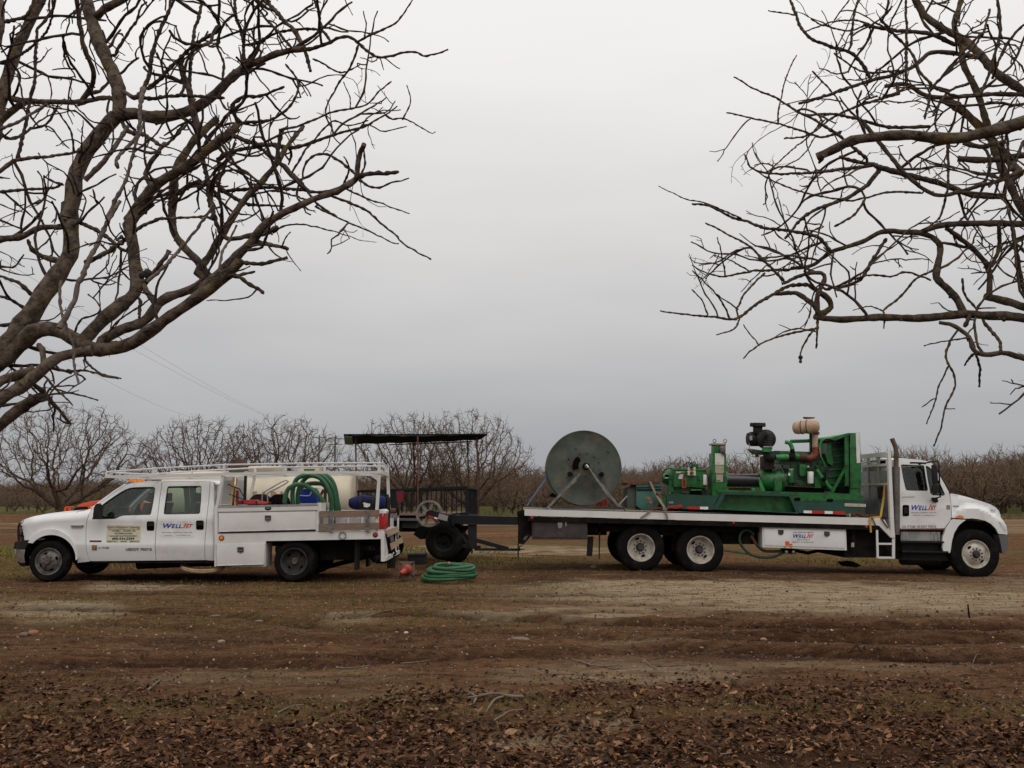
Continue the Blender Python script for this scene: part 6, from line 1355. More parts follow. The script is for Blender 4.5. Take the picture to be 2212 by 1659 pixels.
# steps and tank
MB().poly(C(12, (672, 1198), (1218, 1194), (1216, 1214), (672, 1214)), YQ - .03, .2).build('door_sill', RUST, FT)
st = MB(); st.poly(C(12, (672, 1234), (1165, 1238), (1165, 1350), (672, 1344)), YQ + .06, .35); st.build('battery_box', ALUM, FT)
for x in (700, 735, 1045, 1080, 1130): MB().poly(C(12, (x, 1240), (x + 22, 1240), (x + 22, 1345), (x, 1345)), YQ + .05, .02).build('box_rib', CHROME, FT)
s2 = MB(); s2.poly(C(12, (600, 1340), (1200, 1355), (1270, 1500), (1272, 1600), (690, 1590), (600, 1560)), YQ + .14, .5); s2.poly(C(12, (670, 1345), (1215, 1358), (1215, 1378), (670, 1368)), YQ - .06, .3); s2.poly(C(12, (690, 1470), (1270, 1480), (1268, 1500), (690, 1492)), YQ - .06, .3); s2.build('cab_steps', BLACK, FT)
MB().tube([P(*C1(12, 680, 1540), YQ + .35), P(*C1(12, 1150, 1550), YQ + .35)], .2, 14).build('fuel_tank', BLACK, FT)
# exhaust
ex = empty('exhaust_stack', P(*C1(12, 620, 1270), YQ - .02), FT)
MB().tube([P(*C1(12, 612, y), YQ - .03) for y in (425, 1270)], .082, 14).build('heat_shield', M('grey_heat_shield', (.16, .145, .14), .5, .4, c2=(.09, .078, .075), scale=7), ex)
MB().tube(catmull([P(*C1(12, x, y), YQ - .03) for x, y in ((615, 430), (615, 300), (612, 220), (600, 160), (575, 105), (562, 68))], 4), .052, 12).build('pipe', EXH, ex, ang=80)
# deck
deck = MB(); L0 = (1133, 1099.9); L1 = (1902, 1119.3)
A = [P(1133, 1099.9, YD), P(1902, 1119.3, YD), P(1902, 1135.2, YD), P(1133, 1113.7, YD)]
q = MB(); q.add([tuple(p) for p in A] + [(p.x, p.y + .06, p.z) for p in A], [(3, 2, 1, 0), (4, 5, 6, 7), (0, 1, 5, 4), (1, 2, 6, 5), (2, 3, 7, 6), (3, 0, 4, 7)]); q.build('deck_side_rail', WHITE2, FT, fix=True)
q = MB(); q.add([(p.x, p.y + DW, p.z) for p in A] + [(p.x, p.y + DW - .06, p.z) for p in A], [(3, 2, 1, 0), (4, 5, 6, 7), (0, 1, 5, 4), (1, 2, 6, 5), (2, 3, 7, 6), (3, 0, 4, 7)]); q.build('deck_side_rail', WHITE2, FT, fix=True)
def deckz(x): t = (x - A[0].x) / (A[1].x - A[0].x); return A[0].z + (A[1].z - A[0].z) * t
DECKW = M('oily_deck_boards', (.10, .075, .055), .85, c2=(.045, .035, .03), scale=3, stretch=(.5, 6, 1))
nb = 14; bw = (DW - .14) / nb
for i in range(nb):
    y = YD + .07 + i * bw; q = MB(); x0, x1 = A[0].x + .02, A[1].x; z0, z1 = deckz(x0) - .012, deckz(x1) - .012
    q.add([(x0, y, z0 - .04), (x1, y, z1 - .04), (x1, y + bw - .008, z1 - .04), (x0, y + bw - .008, z0 - .04), (x0, y, z0), (x1, y, z1), (x1, y + bw - .008, z1), (x0, y + bw - .008, z0)], [(0, 3, 2, 1), (4, 5, 6, 7), (0, 1, 5, 4), (1, 2, 6, 5), (2, 3, 7, 6), (3, 0, 4, 7)])
    q.build('deck_board', DECKW, FT)
q = MB(); p = P(1133, 1100, YD); 
for x in np.arange(A[0].x + .3, A[1].x - .1, .6): q.box((x, YD + .07, deckz(x) - .16), (x + .06, YD + DW - .07, deckz(x) - .055))
q.build('deck_cross_member', CHAS, FT, kind='stuff')
fr = MB(); a_, b_ = P(1140, 1112, YD + .12), P(1900, 1131, YD + .12); fr.bar((a_.x, a_.y, a_.z - .09), (b_.x, b_.y, b_.z - .09), .1, .24)
for y in (YD + .75, YD + 1.6):
    p, q_ = P(1135, 1118, YD), P(2110, 1175, YD); fr.bar((A[0].x + .1, y, deckz(A[0].x) - .30), (P(2130, 0, YD).x, y, deckz(A[1].x) - .36), .09, .26)
fr.box((P(1170, 0, YD).x, YD + .3, P(0, 1150, YD).z), (P(1850, 0, YD).x, YD + DW - .3, P(0, 1140, YD).z + .02))
for x0, y0, x1, y1 in ((810, 1000, 1000, 1200), (1560, 1010, 1690, 1200)): fr.bpx(*C1(4, x0, y0), *C1(4, x1, y1), YD + .35, 1.7)
fr.bpx(*C1(7, 640, 190), *C1(7, 1040, 425), YD + .45, 1.5); fr.bpx(*C1(7, 1870, 230), *C1(7, 2200, 560), YD + .25, 1.8); fr.bpx(*C1(12, 300, 1180), *C1(12, 680, 1560), YD + .3, 1.7)
for u, v in ((1385, 1183), (1513.5, 1188), (2108, 1199)): p = P(u, v, YF); fr.tube([p + Vector((0, .3, 0)), p + Vector((0, 2.2, 0))], .09, 8); fr.lathe([(.02, -.22), (.2, -.16), (.24, 0), (.2, .16), (.02, .22)], p + Vector((0, 1.2, 0)), (0, 1, 0), 12)
fr.build('chassis', CHAS, FT)
# tail post and brace
MB().poly(C(4, (88, 958), (165, 940), (165, 1000), (240, 1010), (240, 1200), (152, 1300), (140, 1290), (98, 1285), (100, 1020), (90, 1000)), YD + .2, .12).build('tail_bracket', CHAS, FT)
MB().poly(C(4, (88, 958), (165, 940), (165, 1000), (240, 1010), (240, 1200), (152, 1300), (140, 1290), (98, 1285), (100, 1020), (90, 1000)), YD + 2.0, .12).build('tail_bracket', CHAS, FT)
MB().poly(C(4, (168, 1215), (205, 1200), (175, 1250), (150, 1245)), YD + .19, .02).build('bracket_gap', M('pale_gap', (.12, .1, .08), .9), FT)
tb = empty('rear_tool_box', P(*C1(4, 245, 1245), YD + .05), FT)
RTB = M('rusty_black_box', (.028, .024, .024), .7, c2=(.06, .042, .038), scale=5)
MB().poly(C(4, (245, 1050), (805, 1062), (805, 1246), (245, 1244)), YD + .06, .5).build('box', RTB, tb); MB().poly(C(4, (262, 1068), (795, 1078), (795, 1225), (262, 1222)), YD + .045, .03).build('lid', RTB, tb)
MB().poly(C(4, (503, 1072), (550, 1072), (550, 1100), (540, 1130), (510, 1130), (503, 1100)), YD + .03, .02).build('latch', CHROME, tb); MB().poly(C(4, (580, 1060), (592, 1060), (592, 1108), (580, 1108)), YD + .03, .02).build('hasp', CHROME, tb)
for k, x, y, r_ in ((4, 240, 1021, 13), (5, 792, 1122, 12), (12, 238, 1170, 14)):
    c_ = P(*C1(k, x, y), YD + .02); MB().lathe([(.001, -.03), (.03, -.025), (.036, 0), (.036, .02)], c_, (0, 1, 0), 14).build('red_marker_light', REDL, FT)
MB().poly(C(4, (808, 1212), (868, 1212), (855, 1415), (795, 1412)), YD + .35, .02).build('mud_flap', BLACK, FT); MB().poly(C(4, (920, 1030), (942, 1030), (936, 1250), (930, 1445), (920, 1445)), YD + .3, .02).build('mud_flap', BLACK, FT)
# dangling straps hanging on the deck edge
# underbody white box
ub = empty('side_tool_box', P(*C1(7, 1045, 455), YD + .02), FT)
MB().poly(C(7, (1040, 248), (1885, 276), (1893, 488), (1045, 455)), YD + .06, .45).build('box', WHITE2, ub); MB().poly(C(7, (1062, 266), (1868, 293), (1874, 466), (1064, 436)), YD + .045, .03).build('door', WHITE, ub, bevel=.004)
for x, y in ((1203, 280), (1668, 297)):
    MB().poly(C(7, (x, y), (x + 54, y + 2), (x + 54, y + 38), (x + 27, y + 56), (x, y + 38)), YD + .03, .02).build('paddle_latch', DARKRIM, ub)
logo(7, 1352, 322, 1560, 362, YD + .040, ub)
tx('HIGH PRESSURE PUMPING', 7, 1350, 300, 1560, 312, LETGREY, Y=YD + .041, par=ub); tx('800.934.2399   www.welljetpumps.com', 7, 1345, 398, 1560, 412, LETGREY, Y=YD + .041, par=ub); tx('More Water', 7, 1395, 374, 1520, 386, LETGREY, Y=YD + .041, par=ub)
MB().poly(C(7, (1273, 396), (1313, 396), (1313, 420), (1345, 422), (1345, 440), (1273, 438)), YD + .040, .006).build('orange_placard', ORANGE, ub)
for x in (1275, 1335): MB().poly(C(7, (x - 8, 442), (x + 8, 442), (x + 8, 464), (x - 8, 464)), YD + .03, .02).build('corner_tab', M('amber_tab', (.5, .28, .06), .6), ub)
MB().poly(C(7, (1250, 470), (1380, 474), (1380, 524), (1250, 520)), YD + .2, .2).build('hydraulic_valve_block', CHAS, FT); MB().tube([P(*C1(7, 880, 360), YD + .3), P(*C1(7, 880, 361), YD + .6)], .14, 16).build('hydraulic_motor', CHAS, FT)
for x in (1285, 1355): c_ = P(*C1(7, x, 503), YD + .18); MB().lathe([(.001, -.02), (.032, -.015), (.036, .03)], c_, (0, 1, 0), 12).build('valve_knob', ALUM, FT)
for pts in (((960, 330), (900, 285), (840, 300), (812, 370), (840, 450), (930, 530), (1060, 560), (1180, 545), (1250, 510)), ((975, 420), (1010, 460), (1070, 495), (1160, 498), (1240, 495))):
    MB().tube(catmull([P(*C1(7, x, y), YD + .25) for x, y in pts], 5), .030, 8).build('hydraulic_hose', M('dark_green_hose', (.018, .055, .035), .5), FT, ang=80)
MB().tube([P(*C1(7, 930, 340), YD + .22), P(*C1(7, 980, 430), YD + .22)], .032, 8).build('hose_fitting', RUST, FT)
MB().tube([P(*C1(7, 660, 490), YD + .5), P(*C1(7, 895, 524), YD + .45)], .022, 7).build('green_pipe', GREENL, FT)
MB().tube([P(*C1(7, x, y), YD + .5) for x, y in ((1380, 490), (1500, 515), (1600, 490), (1750, 510), (1900, 545))], .04, 7).build('air_line', CHAS, FT)
MB().tube([P(*C1(7, 1955, 250), YD + .15), P(*C1(7, 1960, 450), YD + .15)], .045, 9).build('air_cylinder', CHAS, FT); MB().poly(C(7, (1940, 410), (1968, 410), (1968, 455), (1940, 455)), YD + .1, .03).build('tag', ALUM, FT)
MB().poly(C(7, (1840, 610), (1960, 600), (2000, 620), (2040, 640), (1990, 660), (1880, 650)), YD + .8, .3).build('skid_shoe', CHAS, FT)
# wheels
for u, v in ((1385, 1183), (1513.5, 1188)):
    wheel(FT, P(u, v, YF - .02), .528, .26, .30, 'deep', CREAMRIM, 10, DARKRIM, 2, 1.9 if u < 1400 else -.85)
    wheel(FT, P(u, v, YF - .02) + Vector((0, .32, 0)), .528, .26, .30, 'deep', CREAMRIM, 10, DARKRIM, 2)
    wheel(FT, P(u, v, YF - .02) + Vector((0, 2.05, 0)), .528, .26, .30, 'deep', CREAMRIM, 10, DARKRIM, 2)
wheel(FT, P(2108.6, 1197.5, YF - .02), .548, .28, .305, 'steer', CREAMRIM, 10, DARKRIM, 2, 2.3); wheel(FT, P(2108.6, 1197.5, YF - .02) + Vector((0, 1.98, 0)), .548, .28, .305, 'deep', CREAMRIM, 10, DARKRIM, 2)
# headache rack + ladder
hr = empty('headache_rack', P(*C1(12, 560, 1060), YD), FT)
A0, A1, A2, A3 = [P(*C1(12, x, y), YD - .02) for x, y in ((512, 245), (548, 243), (598, 1310), (548, 1310))]
for dy in (0, DW - .02):
    q = MB(); vs = [A3, A2, A1, A0]; q.add([(p.x, p.y + dy, p.z) for p in vs] + [(p.x, p.y + dy + .09, p.z) for p in vs], [(0, 1, 2, 3), (7, 6, 5, 4), (0, 4, 5, 1), (1, 5, 6, 2), (2, 6, 7, 3), (3, 7, 4, 0)]); q.build('post', WHITE2, hr, fix=True)
def rkp(y): 
    t = (y - 245) / (1310 - 245); p = A0.lerp(A3, t); return p
for y, h_ in ((262, .10), (395, .06), (640, .04)):
    p = rkp(y); MB().box((p.x, YD + .07, p.z - h_ / 2), (p.x + .06, YD + DW - .02, p.z + h_ / 2)).build('cross_beam', RACKW if y > 300 else RACKW, hr)
for dy in (.62, 1.22, 1.83):
    a, b_ = rkp(250), rkp(1060); MB().bar((a.x + .03, YD + dy, a.z), (b_.x + .03, YD + dy, b_.z), .05, .08).build('upright', ALUM, hr)
a, b_ = rkp(470), rkp(1062)
q = MB(); q.add([(a.x + .02, YD + .07, a.z), (a.x + .02, YD + DW - .02, a.z), (b_.x + .02, YD + DW - .02, b_.z), (b_.x + .02, YD + .07, b_.z)] + [(a.x + .035, YD + .07, a.z), (a.x + .035, YD + DW - .02, a.z), (b_.x + .035, YD + DW - .02, b_.z), (b_.x + .035, YD + .07, b_.z)],
      [(0, 1, 2, 3), (7, 6, 5, 4), (0, 4, 5, 1), (1, 5, 6, 2), (2, 6, 7, 3), (3, 7, 4, 0)]); q.build('bulkhead_sheet', ALUM, hr, fix=True)
MB().poly(C(12, (345, 1078), (470, 1084), (548, 1240), (600, 1250), (600, 1312), (548, 1308), (400, 1160), (345, 1152)), YD - .012, .06).build('deck_gusset', WHITE2, hr)
q = empty('access_ladder', P(*C1(12, 380, 1565), YD), FT)
MB().poly(C(12, (362, 1195), (388, 1215), (398, 1560), (372, 1566)), YD, .03).build('stile', WHITE2, q); MB().poly(C(12, (566, 1312), (600, 1312), (600, 1572), (566, 1572)), YD, .03).build('stile', WHITE2, q)
for y in (1375, 1548): MB().poly(C(12, (390, y), (575, y + 2), (575, y + 24), (390, y + 22)), YD + .004, .12).build('rung', WHITE2, q)
MB().poly(C(12, (400, 672), (470, 665), (465, 828), (410, 830)), YD + .35, .12).build('junction_box', BLACK, hr); MB().poly(C(12, (440, 730), (458, 728), (455, 825), (440, 825)), YD + .33, .03).build('red_tag', REDL, hr)
MB().tube(catmull([P(*C1(12, x, y), YD + .3) for x, y in ((500, 470), (485, 520), (490, 640), (520, 760))], 4), .012, 5).build('grab_handle', ALUM, hr, ang=80)

# ================================================================== LOAD ON THE FLATBED
# ---- cable reel
RC = C1(4, 772, 515); YRL = YD + .42; RR = 375 * .2124 * YRL / F; c0 = P(*RC, YRL)
REEL = thing('cable_reel', (c0.x, YRL + .5, c0.z - RR), 'big weathered steel cable reel standing on edge at the rear of the flatbed', 'cable reel')
MB().lathe([(.05, .0), (.30, -.002), (RR * .50, -.008), (RR * .53, .0), (RR * .97, .004), (RR, -.012), (RR + .012, .0), (RR + .012, .05), (RR, .06), (.05, .06)], c0, (0, 1, 0), 72, True).build('near_flange', REELM, REEL)
MB().lathe([(.05, .0), (RR, 0), (RR + .012, .0), (RR + .012, .05), (.05, .05)], c0 + Vector((0, 1.0, 0)), (0, 1, 0), 72, True).build('far_flange', REELM, REEL)
MB().lathe([(.05, .06), (RR * .5, .06), (RR * .5, 1.0), (.05, 1.0)], c0, (0, 1, 0), 40, True).build('drum', CHAS, REEL)
cc_ = C1(4, 790, 500); hubc = P(*cc_, YRL)
MB().lathe([(.001, -.10), (.055, -.10), (.06, -.05), (.085, -.045), (.085, 0), (.001, 0)], hubc, (0, 1, 0), 24).build('hub', CHAS, REEL)
MB().lathe([(.001, -.03), (.17, -.03), (.175, .0)], hubc, (0, 1, 0), 28).build('hub_plate', REELM, REEL)
MB().poly(C(4, (705, 402), (722, 410), (738, 440), (722, 480), (712, 528), (690, 532), (655, 538), (650, 500), (660, 450), (680, 415)), YRL - .018, .02).build('drum_window', SEAM, REEL)
rim_ = C(4, (705, 394), (728, 402), (744, 440), (730, 485), (720, 536), (690, 540), (648, 546), (642, 500), (652, 446), (674, 408))
MB().poly(rim_, YRL - .015, .01).build('window_rust', RUST, REEL)
for x, y, m_ in ((613, 428, CHAS), (730, 372, RUST), (805, 366, RUST), (877, 398, RUST), (920, 455, RUST), (932, 530, RUST), (640, 490, RUST), (690, 315, RUST), (1015, 350, RUST)):
    c_ = P(*C1(4, x, y), YRL - .016); MB().lathe([(.001, -.012), (.016, -.01), (.02, .012)], c_, (0, 1, 0), 8).build('bolt', m_, REEL)
for x, y in ((625, 577), (950, 580)): 
    c_ = P(*C1(4, x, y), YRL); MB().lathe([(.001, -.09), (.05, -.085), (.055, 0)], c_, (0, 1, 0), 12).build('spindle_stop', CHAS, REEL); MB().box((c_.x - .06 if x > 700 else c_.x, c_.y - .05, c_.z - .03), (c_.x if x > 700 else c_.x + .07, c_.y, c_.z + .02)).build('stop_lug', CHAS, REEL)
def yz(x, y, Y): return P(*C1(4, x, y), Y)
MB().bar(yz(730, 575, YRL - .16), yz(395, 928, YRL - .30), .055).build('frame_leg', GREYST, REEL); MB().bar(yz(860, 575, YRL - .16), yz(1140, 930, YRL - .30), .055).build('frame_leg', GREYST, REEL)
MB().poly(C(4, (715, 540), (850, 540), (860, 592), (775, 590), (700, 610), (695, 585)), YRL - .18, .04).build('bearing_plate', M('brown_worn_plate', (.10, .065, .045), .8, c2=(.06, .05, .04), scale=9), REEL)
MB().tube(catmull([yz(x, y, YRL - .24) for x, y in ((790, 495), (820, 520), (880, 610), (960, 730), (1060, 850), (1200, 948))], 4), .024, 8).build('bent_pipe', M('pale_worn_pipe', (.24, .22, .19), .5, .3, c2=(.12, .085, .065), scale=7), REEL, ang=80)
MB().tube([yz(786, 485, YRL - .27), yz(808, 512, YRL - .27)], .042, 10).build('pipe_collar', CHROME, REEL)
MB().tube([yz(700, 640, YRL - .2), yz(560, 760, YRL - .24), yz(380, 935, YRL - .28)], .018, 6).build('steel_cable', GREYST, REEL)
MB().poly(C(4, (440, 900), (1190, 912), (1190, 938), (440, 930)), YRL - .35, .12).build('frame_base', M('brown_green_timber', (.055, .045, .032), .9, c2=(.035, .03, .024)), REEL); MB().poly(C(4, (440, 900), (1190, 912), (1190, 938), (440, 930)), YRL + 1.1, .12).build('frame_base', RUST, REEL)
MB().bar(yz(1208, 800, YRL - .1), yz(1118, 898, YRL - .1), .03).build('side_strut', ALUM, REEL)
MB().poly(C(4, (420, 790), (450, 765), (480, 790), (520, 800), (520, 830), (470, 815), (425, 810)), YRL + .3, .08).build('brake_lever', CHAS, REEL)
o = MB().bar(yz(418, 566, YRL + .1), yz(190, 900, YRL - .2), .035, .012).build('ratchet_strap', STRAPB, None); tag(o, 'blue strap slanting from the cable reel to the rear end of the deck', 'strap')
cn = thing('traffic_cone', P(*C1(4, 950, 905), YRL + .7), 'bright orange cone standing behind the lower right of the cable reel', 'traffic cone')
b_ = P(*C1(4, 950, 903), YRL + .7); MB().lathe([(.001, 0), (.14, 0), (.13, .2), (.10, .4), (.06, .6), (.001, .6)], b_, (0, 0, 1), 18).build('cone', CONEO, cn); MB().box((b_.x - .15, b_.y - .15, b_.z - .03), (b_.x + .15, b_.y + .15, b_.z)).build('base', CONEO, cn)
# ---- teal tank box
TT = thing('steel_tank', P(*C1(4, 1380, 945), YD + .5), 'rusty teal steel tank strapped down between the cable reel and green engine', 'tank')
MB().poly(C(4, (1300, 700), (1555, 695), (1560, 820), (1545, 880), (1500, 925), (1420, 945), (1340, 930), (1300, 900)), YD + .35, 1.1).build('body', TEALR, TT, bevel=.02)
MB().poly(C(4, (1215, 720), (1300, 705), (1300, 925), (1210, 925), (1205, 820)), YD + .42, .9).build('end_tank', M('brown_green_steel', (.07, .055, .045), .7, c2=(.05, .08, .07), scale=6), TT, bevel=.02)
MB().poly(C(4, (1300, 672), (1555, 668), (1560, 700), (1300, 712)), YD + .30, 1.2).build('top_rim', TEALR, TT); MB().poly(C(4, (1212, 662), (1300, 650), (1560, 650), (1560, 668), (1215, 690)), YD + .28, 1.2).build('top_plate', RUST, TT)
MB().poly(C(4, (1310, 735), (1555, 732), (1555, 742), (1310, 745)), YD + .33, .03).build('weld_band', SEAM, TT)
MB().poly(C(4, (1400, 808), (1440, 802), (1462, 815), (1452, 840), (1480, 860), (1455, 882), (1432, 868), (1430, 835), (1395, 830)), YD + .344, .01).build('rust_patch', M('tan_rust_patch', (.30, .19, .11), .8, c2=(.15, .07, .035), scale=20), TT)
o = MB().bar(yz(1440, 652, YD + .26), yz(1500, 780, YD + .22), .05, .02); o.bar(yz(1500, 780, YD + .2), yz(1590, 920, YD - .03), .05, .02); o.bar(yz(1590, 920, YD - .03), yz(1620, 1035, YD - .03), .045, .012); 
so_ = thing('ratchet_strap', yz(1500, 900, YD), 'tan ratchet strap running down over the teal tank and the deck edge', 'strap')
o.build('webbing', STRAPT, so_); MB().tube([yz(1505, 770, YD + .16), yz(1548, 800, YD + .16), yz(1560, 860, YD + .1)], .03, 6).build('ratchet', RUST, so_); MB().poly(C(4, (1570, 928), (1618, 925), (1618, 940), (1572, 944)), YD - .05, .02).build('hook', CHROME, so_)
o = MB().bar(yz(1450, 955, YD - .03), yz(1345, 1030, YD - .03), .045, .012).build('strap_end', STRAPT, None); tag(o, 'loose tan strap end hanging over the white deck edge, left of the ratchet strap', 'strap')
def chain(pts, nm, lab, mt=CHAIN, r=.022):
    pp = catmull(pts, 6); q = MB()
    for i in range(len(pp) - 1):
        d = pp[i + 1] - pp[i]; sdv = Vector((0, 1, 0)) if i % 2 else Vector((0, 0, 1)); m_ = (pp[i] + pp[i + 1]) / 2; L_ = d.length * .75
        q.tube([m_ - d.normalized() * L_ + sdv * r, m_ + d.normalized() * L_ + sdv * r, m_ + d.normalized() * L_ - sdv * r, m_ - d.normalized() * L_ - sdv * r], r * .5, 5, close=True)
    return tag(q.build(nm, mt, None), lab, 'chain')
chain([yz(1450, 940, YD + .12), yz(1520, 925, YD + .1), yz(1580, 930, YD + .08), yz(1660, 915, YD + .1), yz(1723, 905, YD + .1)], 'tie_down_chain', 'dark red tie down chain lying along the deck edge below the teal tank')
chain([P(*C1(12, x, y), YD + .15) for x, y in ((60, 1025), (120, 1005), (200, 1035), (300, 1040), (420, 1045))], 'tie_down_chain', 'rusty chain heaped on the deck at the front end of the green skid', RUST, .03)
chain([P(*C1(12, x, y), YD - .03) for x, y in ((310, 1060), (345, 1130), (360, 1160))], 'tie_down_chain', 'short chain hanging over the deck edge beside the yellow strap', RUST, .015)
chain([P(*C1(12, x, y), YD - .03) for x, y in ((425, 1065), (470, 1130), (510, 1185))], 'tie_down_chain', 'short chain hanging across the white gusset by the headache rack', RUST, .015)
ys = thing('ratchet_strap', P(*C1(12, 420, 1050), YD), 'yellow strap running up the headache rack and hanging over the deck edge', 'strap')
q = MB(); q.bar(P(*C1(12, 470, 625), YD + .2), P(*C1(12, 460, 800), YD + .2), .04, .012); q.bar(P(*C1(12, 460, 800), YD + .2), P(*C1(12, 418, 1050), YD + .05), .045, .012); q.bar(P(*C1(12, 418, 1050), YD + .05), P(*C1(12, 285, 1062), YD - .03), .045, .012); q.bar(P(*C1(12, 285, 1062), YD - .03), P(*C1(12, 298, 1245), YD - .03), .04, .012); q.build('webbing', STRAPY, ys)

# ---- green engine and pump skid
EN = thing('engine_pump_skid', P(*C1(5, 1100, 1035), YD + .8), 'green diesel engine and pump unit on a teal steel skid strapped on the flatbed', 'engine pump')
YS = YD + .14; SD = 1.9
def sp(nm, pts, Y, d, mt, par=EN, bev=0): return MB().poly(C(5, *pts), Y, d).build(nm, mt, par, bevel=bev)
sp('skid_rail', ((140, 876), (632, 890), (590, 1000), (140, 985)), YS, .08, TEAL); sp('skid_rail', ((140, 876), (632, 890), (590, 1000), (140, 985)), YS + SD, .08, TEAL)
sp('skid_end', ((95, 838), (145, 872), (145, 985), (100, 980)), YS + .05, SD - .1, GREENP); sp('skid_top_plate', ((95, 838), (640, 862), (630, 892), (140, 880)), YS + .03, SD, TEAL)
sp('skid_tub_back', ((700, 835), (1350, 855), (1420, 1028), (620, 992)), YS + .22, .03, GREENP)
q = MB(); q.mir = 0
tubo = C(5, (690, 820), (1352, 842), (1432, 1036), (588, 992)); tubi = C(5, (712, 848), (1338, 868), (1408, 1024), (640, 986))
q.panel(tubo, YS - .01, .10, [tubi]); q.build('skid_tub_frame', TEAL, EN)
sp('skid_rail_front', ((1352, 848), (2066, 858), (2086, 1036), (1434, 1030)), YS, .08, TEAL); sp('skid_rail_front', ((1352, 848), (2066, 858), (2086, 1036), (1434, 1030)), YS + SD, .08, TEAL); sp('skid_upper_strip', ((1356, 846), (2064, 856), (2068, 905), (1384, 915)), YS - .008, .02, GREENP)
for x0, x1, y0, y1 in ((1385, 1450, 880, 912), (1705, 1770, 892, 920)): MB().poly(R(5, x0, y0, x1, y1, 12), YS - .012, .01).build('fork_pocket', SEAM, EN)
sp('skid_floor', ((620, 800), (2050, 845), (2050, 860), (640, 830)), YS + .1, SD - .2, GREENP); sp('skid_runner', ((100, 985), (590, 1000), (1430, 1038), (1900, 1050), (1900, 1078), (100, 1008)), YS + .04, SD - .1, SEAM)
for x0, x1, y0, y1, m_ in ((340, 465, 966, 992, REDL), (466, 545, 967, 993, WPL), (1480, 1560, 1005, 1030, WPL), (1561, 1685, 1007, 1035, REDL), (1686, 1765, 1010, 1037, WPL), (1766, 1885, 1013, 1041, REDL)):
    MB().poly(C(5, (x0, y0), (x1, y0 + 2), (x1, y1 + 2), (x0, y1)), YS - .02, .008).build('reflective_tape', m_, EN)
MB().poly(C(5, (1883, 935), (2088, 942), (2088, 970), (1883, 963)), YS - .014, .008).build('decal_strip', STICK, EN); tx('POWER PUMP CO', 5, 1890, 944, 2082, 962, LETGREY, Y=YS - .016, par=EN)
MB().poly(C(5, (160, 918), (205, 918), (205, 936), (160, 936)), YS - .012, .01).build('decal', LETGREY, EN); MB().poly(C(5, (2030, 985), (2070, 985), (2070, 1000), (2030, 1000)), YS - .012, .01).build('decal', RUST, EN)
MB().poly(C(5, (145, 960), (235, 958), (285, 945), (295, 968), (235, 985), (150, 985)), YS - .06, .05).build('red_binder', REDL, EN)
# pump head at the left
pu = empty('pump_head', P(*C1(17, 700, 960), YS + .5), EN); YP_ = YS + .35
def pp(nm, pts, Y, d, mt, bev=0): return MB().poly(C(17, *pts), Y, d).build(nm, mt, pu, bevel=bev)
pp('case', ((455, 450), (1190, 478), (1195, 860), (1130, 870), (850, 850), (470, 850)), YP_, .7, GREENP, .02); pp('top_flange', ((440, 432), (1190, 455), (1190, 480), (440, 460)), YP_ - .04, .78, GREENL)
c_ = P(*C1(17, 460, 655), YP_ + .4); MB().lathe([(.001, -.27), (.10, -.26), (.13, -.18), (.20, -.14), (.30, -.06), (.30, 0), (.001, 0)], c_, (1, 0, 0), 20).build('gear_end', GREENP, pu)
pp('rib', ((280, 630), (350, 630), (350, 655), (280, 655)), YP_ + .2, .05, WPL); pp('end_port', ((285, 575), (340, 570), (340, 625), (290, 610)), YP_ + .18, .1, SEAM)
pp('control_box', ((775, 487), (952, 487), (952, 590), (778, 586)), YP_ - .12, .12, STICK); c_ = P(*C1(17, 863, 535), YP_ - .12); MB().lathe([(.001, -.05), (.035, -.045), (.045, 0)], c_, (0, 1, 0), 14).build('dial', RUST, pu)
pp('name_plate', ((515, 500), (725, 508), (725, 545), (515, 538)), YP_ - .008, .01, STICK); pp('white_tag', ((568, 560), (680, 560), (668, 625), (650, 668), (568, 668)), YP_ - .02, .012, WPL)
pp('case_lower', ((500, 850), (1150, 870), (1250, 1060), (430, 1040)), YP_ + .15, .5, GREENP); pp('case_side_box', ((380, 700), (470, 700), (470, 960), (360, 960)), YP_ + .1, .5, GREENP)  # lower case, and a plain green box at its left side
pp('bracket', ((850, 900), (1080, 895), (1080, 915), (850, 925)), YP_ - .06, .1, GREENL); pp('oil_pan', ((860, 930), (1080, 935), (1100, 1040), (860, 1030)), YP_, .4, SEAM); pp('rusty_foot', ((650, 935), (790, 940), (785, 975), (655, 970)), YP_ - .02, .1, RUST)
pp('side_cover', ((1000, 590), (1080, 590), (1080, 700), (1000, 700)), YP_ - .02, .05, GREENP)
q = MB(); q.mir = 0; q.panel(R(17, 650, 655, 742, 865, 20), YP_ - .10, .04, [R(17, 672, 682, 722, 842, 12)]); q.build('red_guard', RED, pu)
def vcyl(k, x, y0, y1, wpx, Y, mt, nm, par):
    a, b_ = P(*C1(k, x, y1), Y), P(*C1(k, x, y0), Y); r_ = wpx / 2 * CROPS[k][2] * Y / F
    return MB().tube([a, a + (b_ - a) * .06, a + (b_ - a) * .94, b_], [r_ * .88, r_, r_, r_ * .85], 14).build(nm, mt, par, ang=60)
vcyl(17, 1156, 575, 800, 90, YP_ - .02, WPL, 'oil_filter', pu)
vcyl(17, 940, 330, 450, 120, YP_ + .3, GREENP, 'breather_dome', pu); vcyl(17, 800, 415, 480, 60, YP_ - .02, STICK, 'plug', pu); vcyl(17, 920, 410, 480, 56, YP_ - .02, STICK, 'plug', pu)
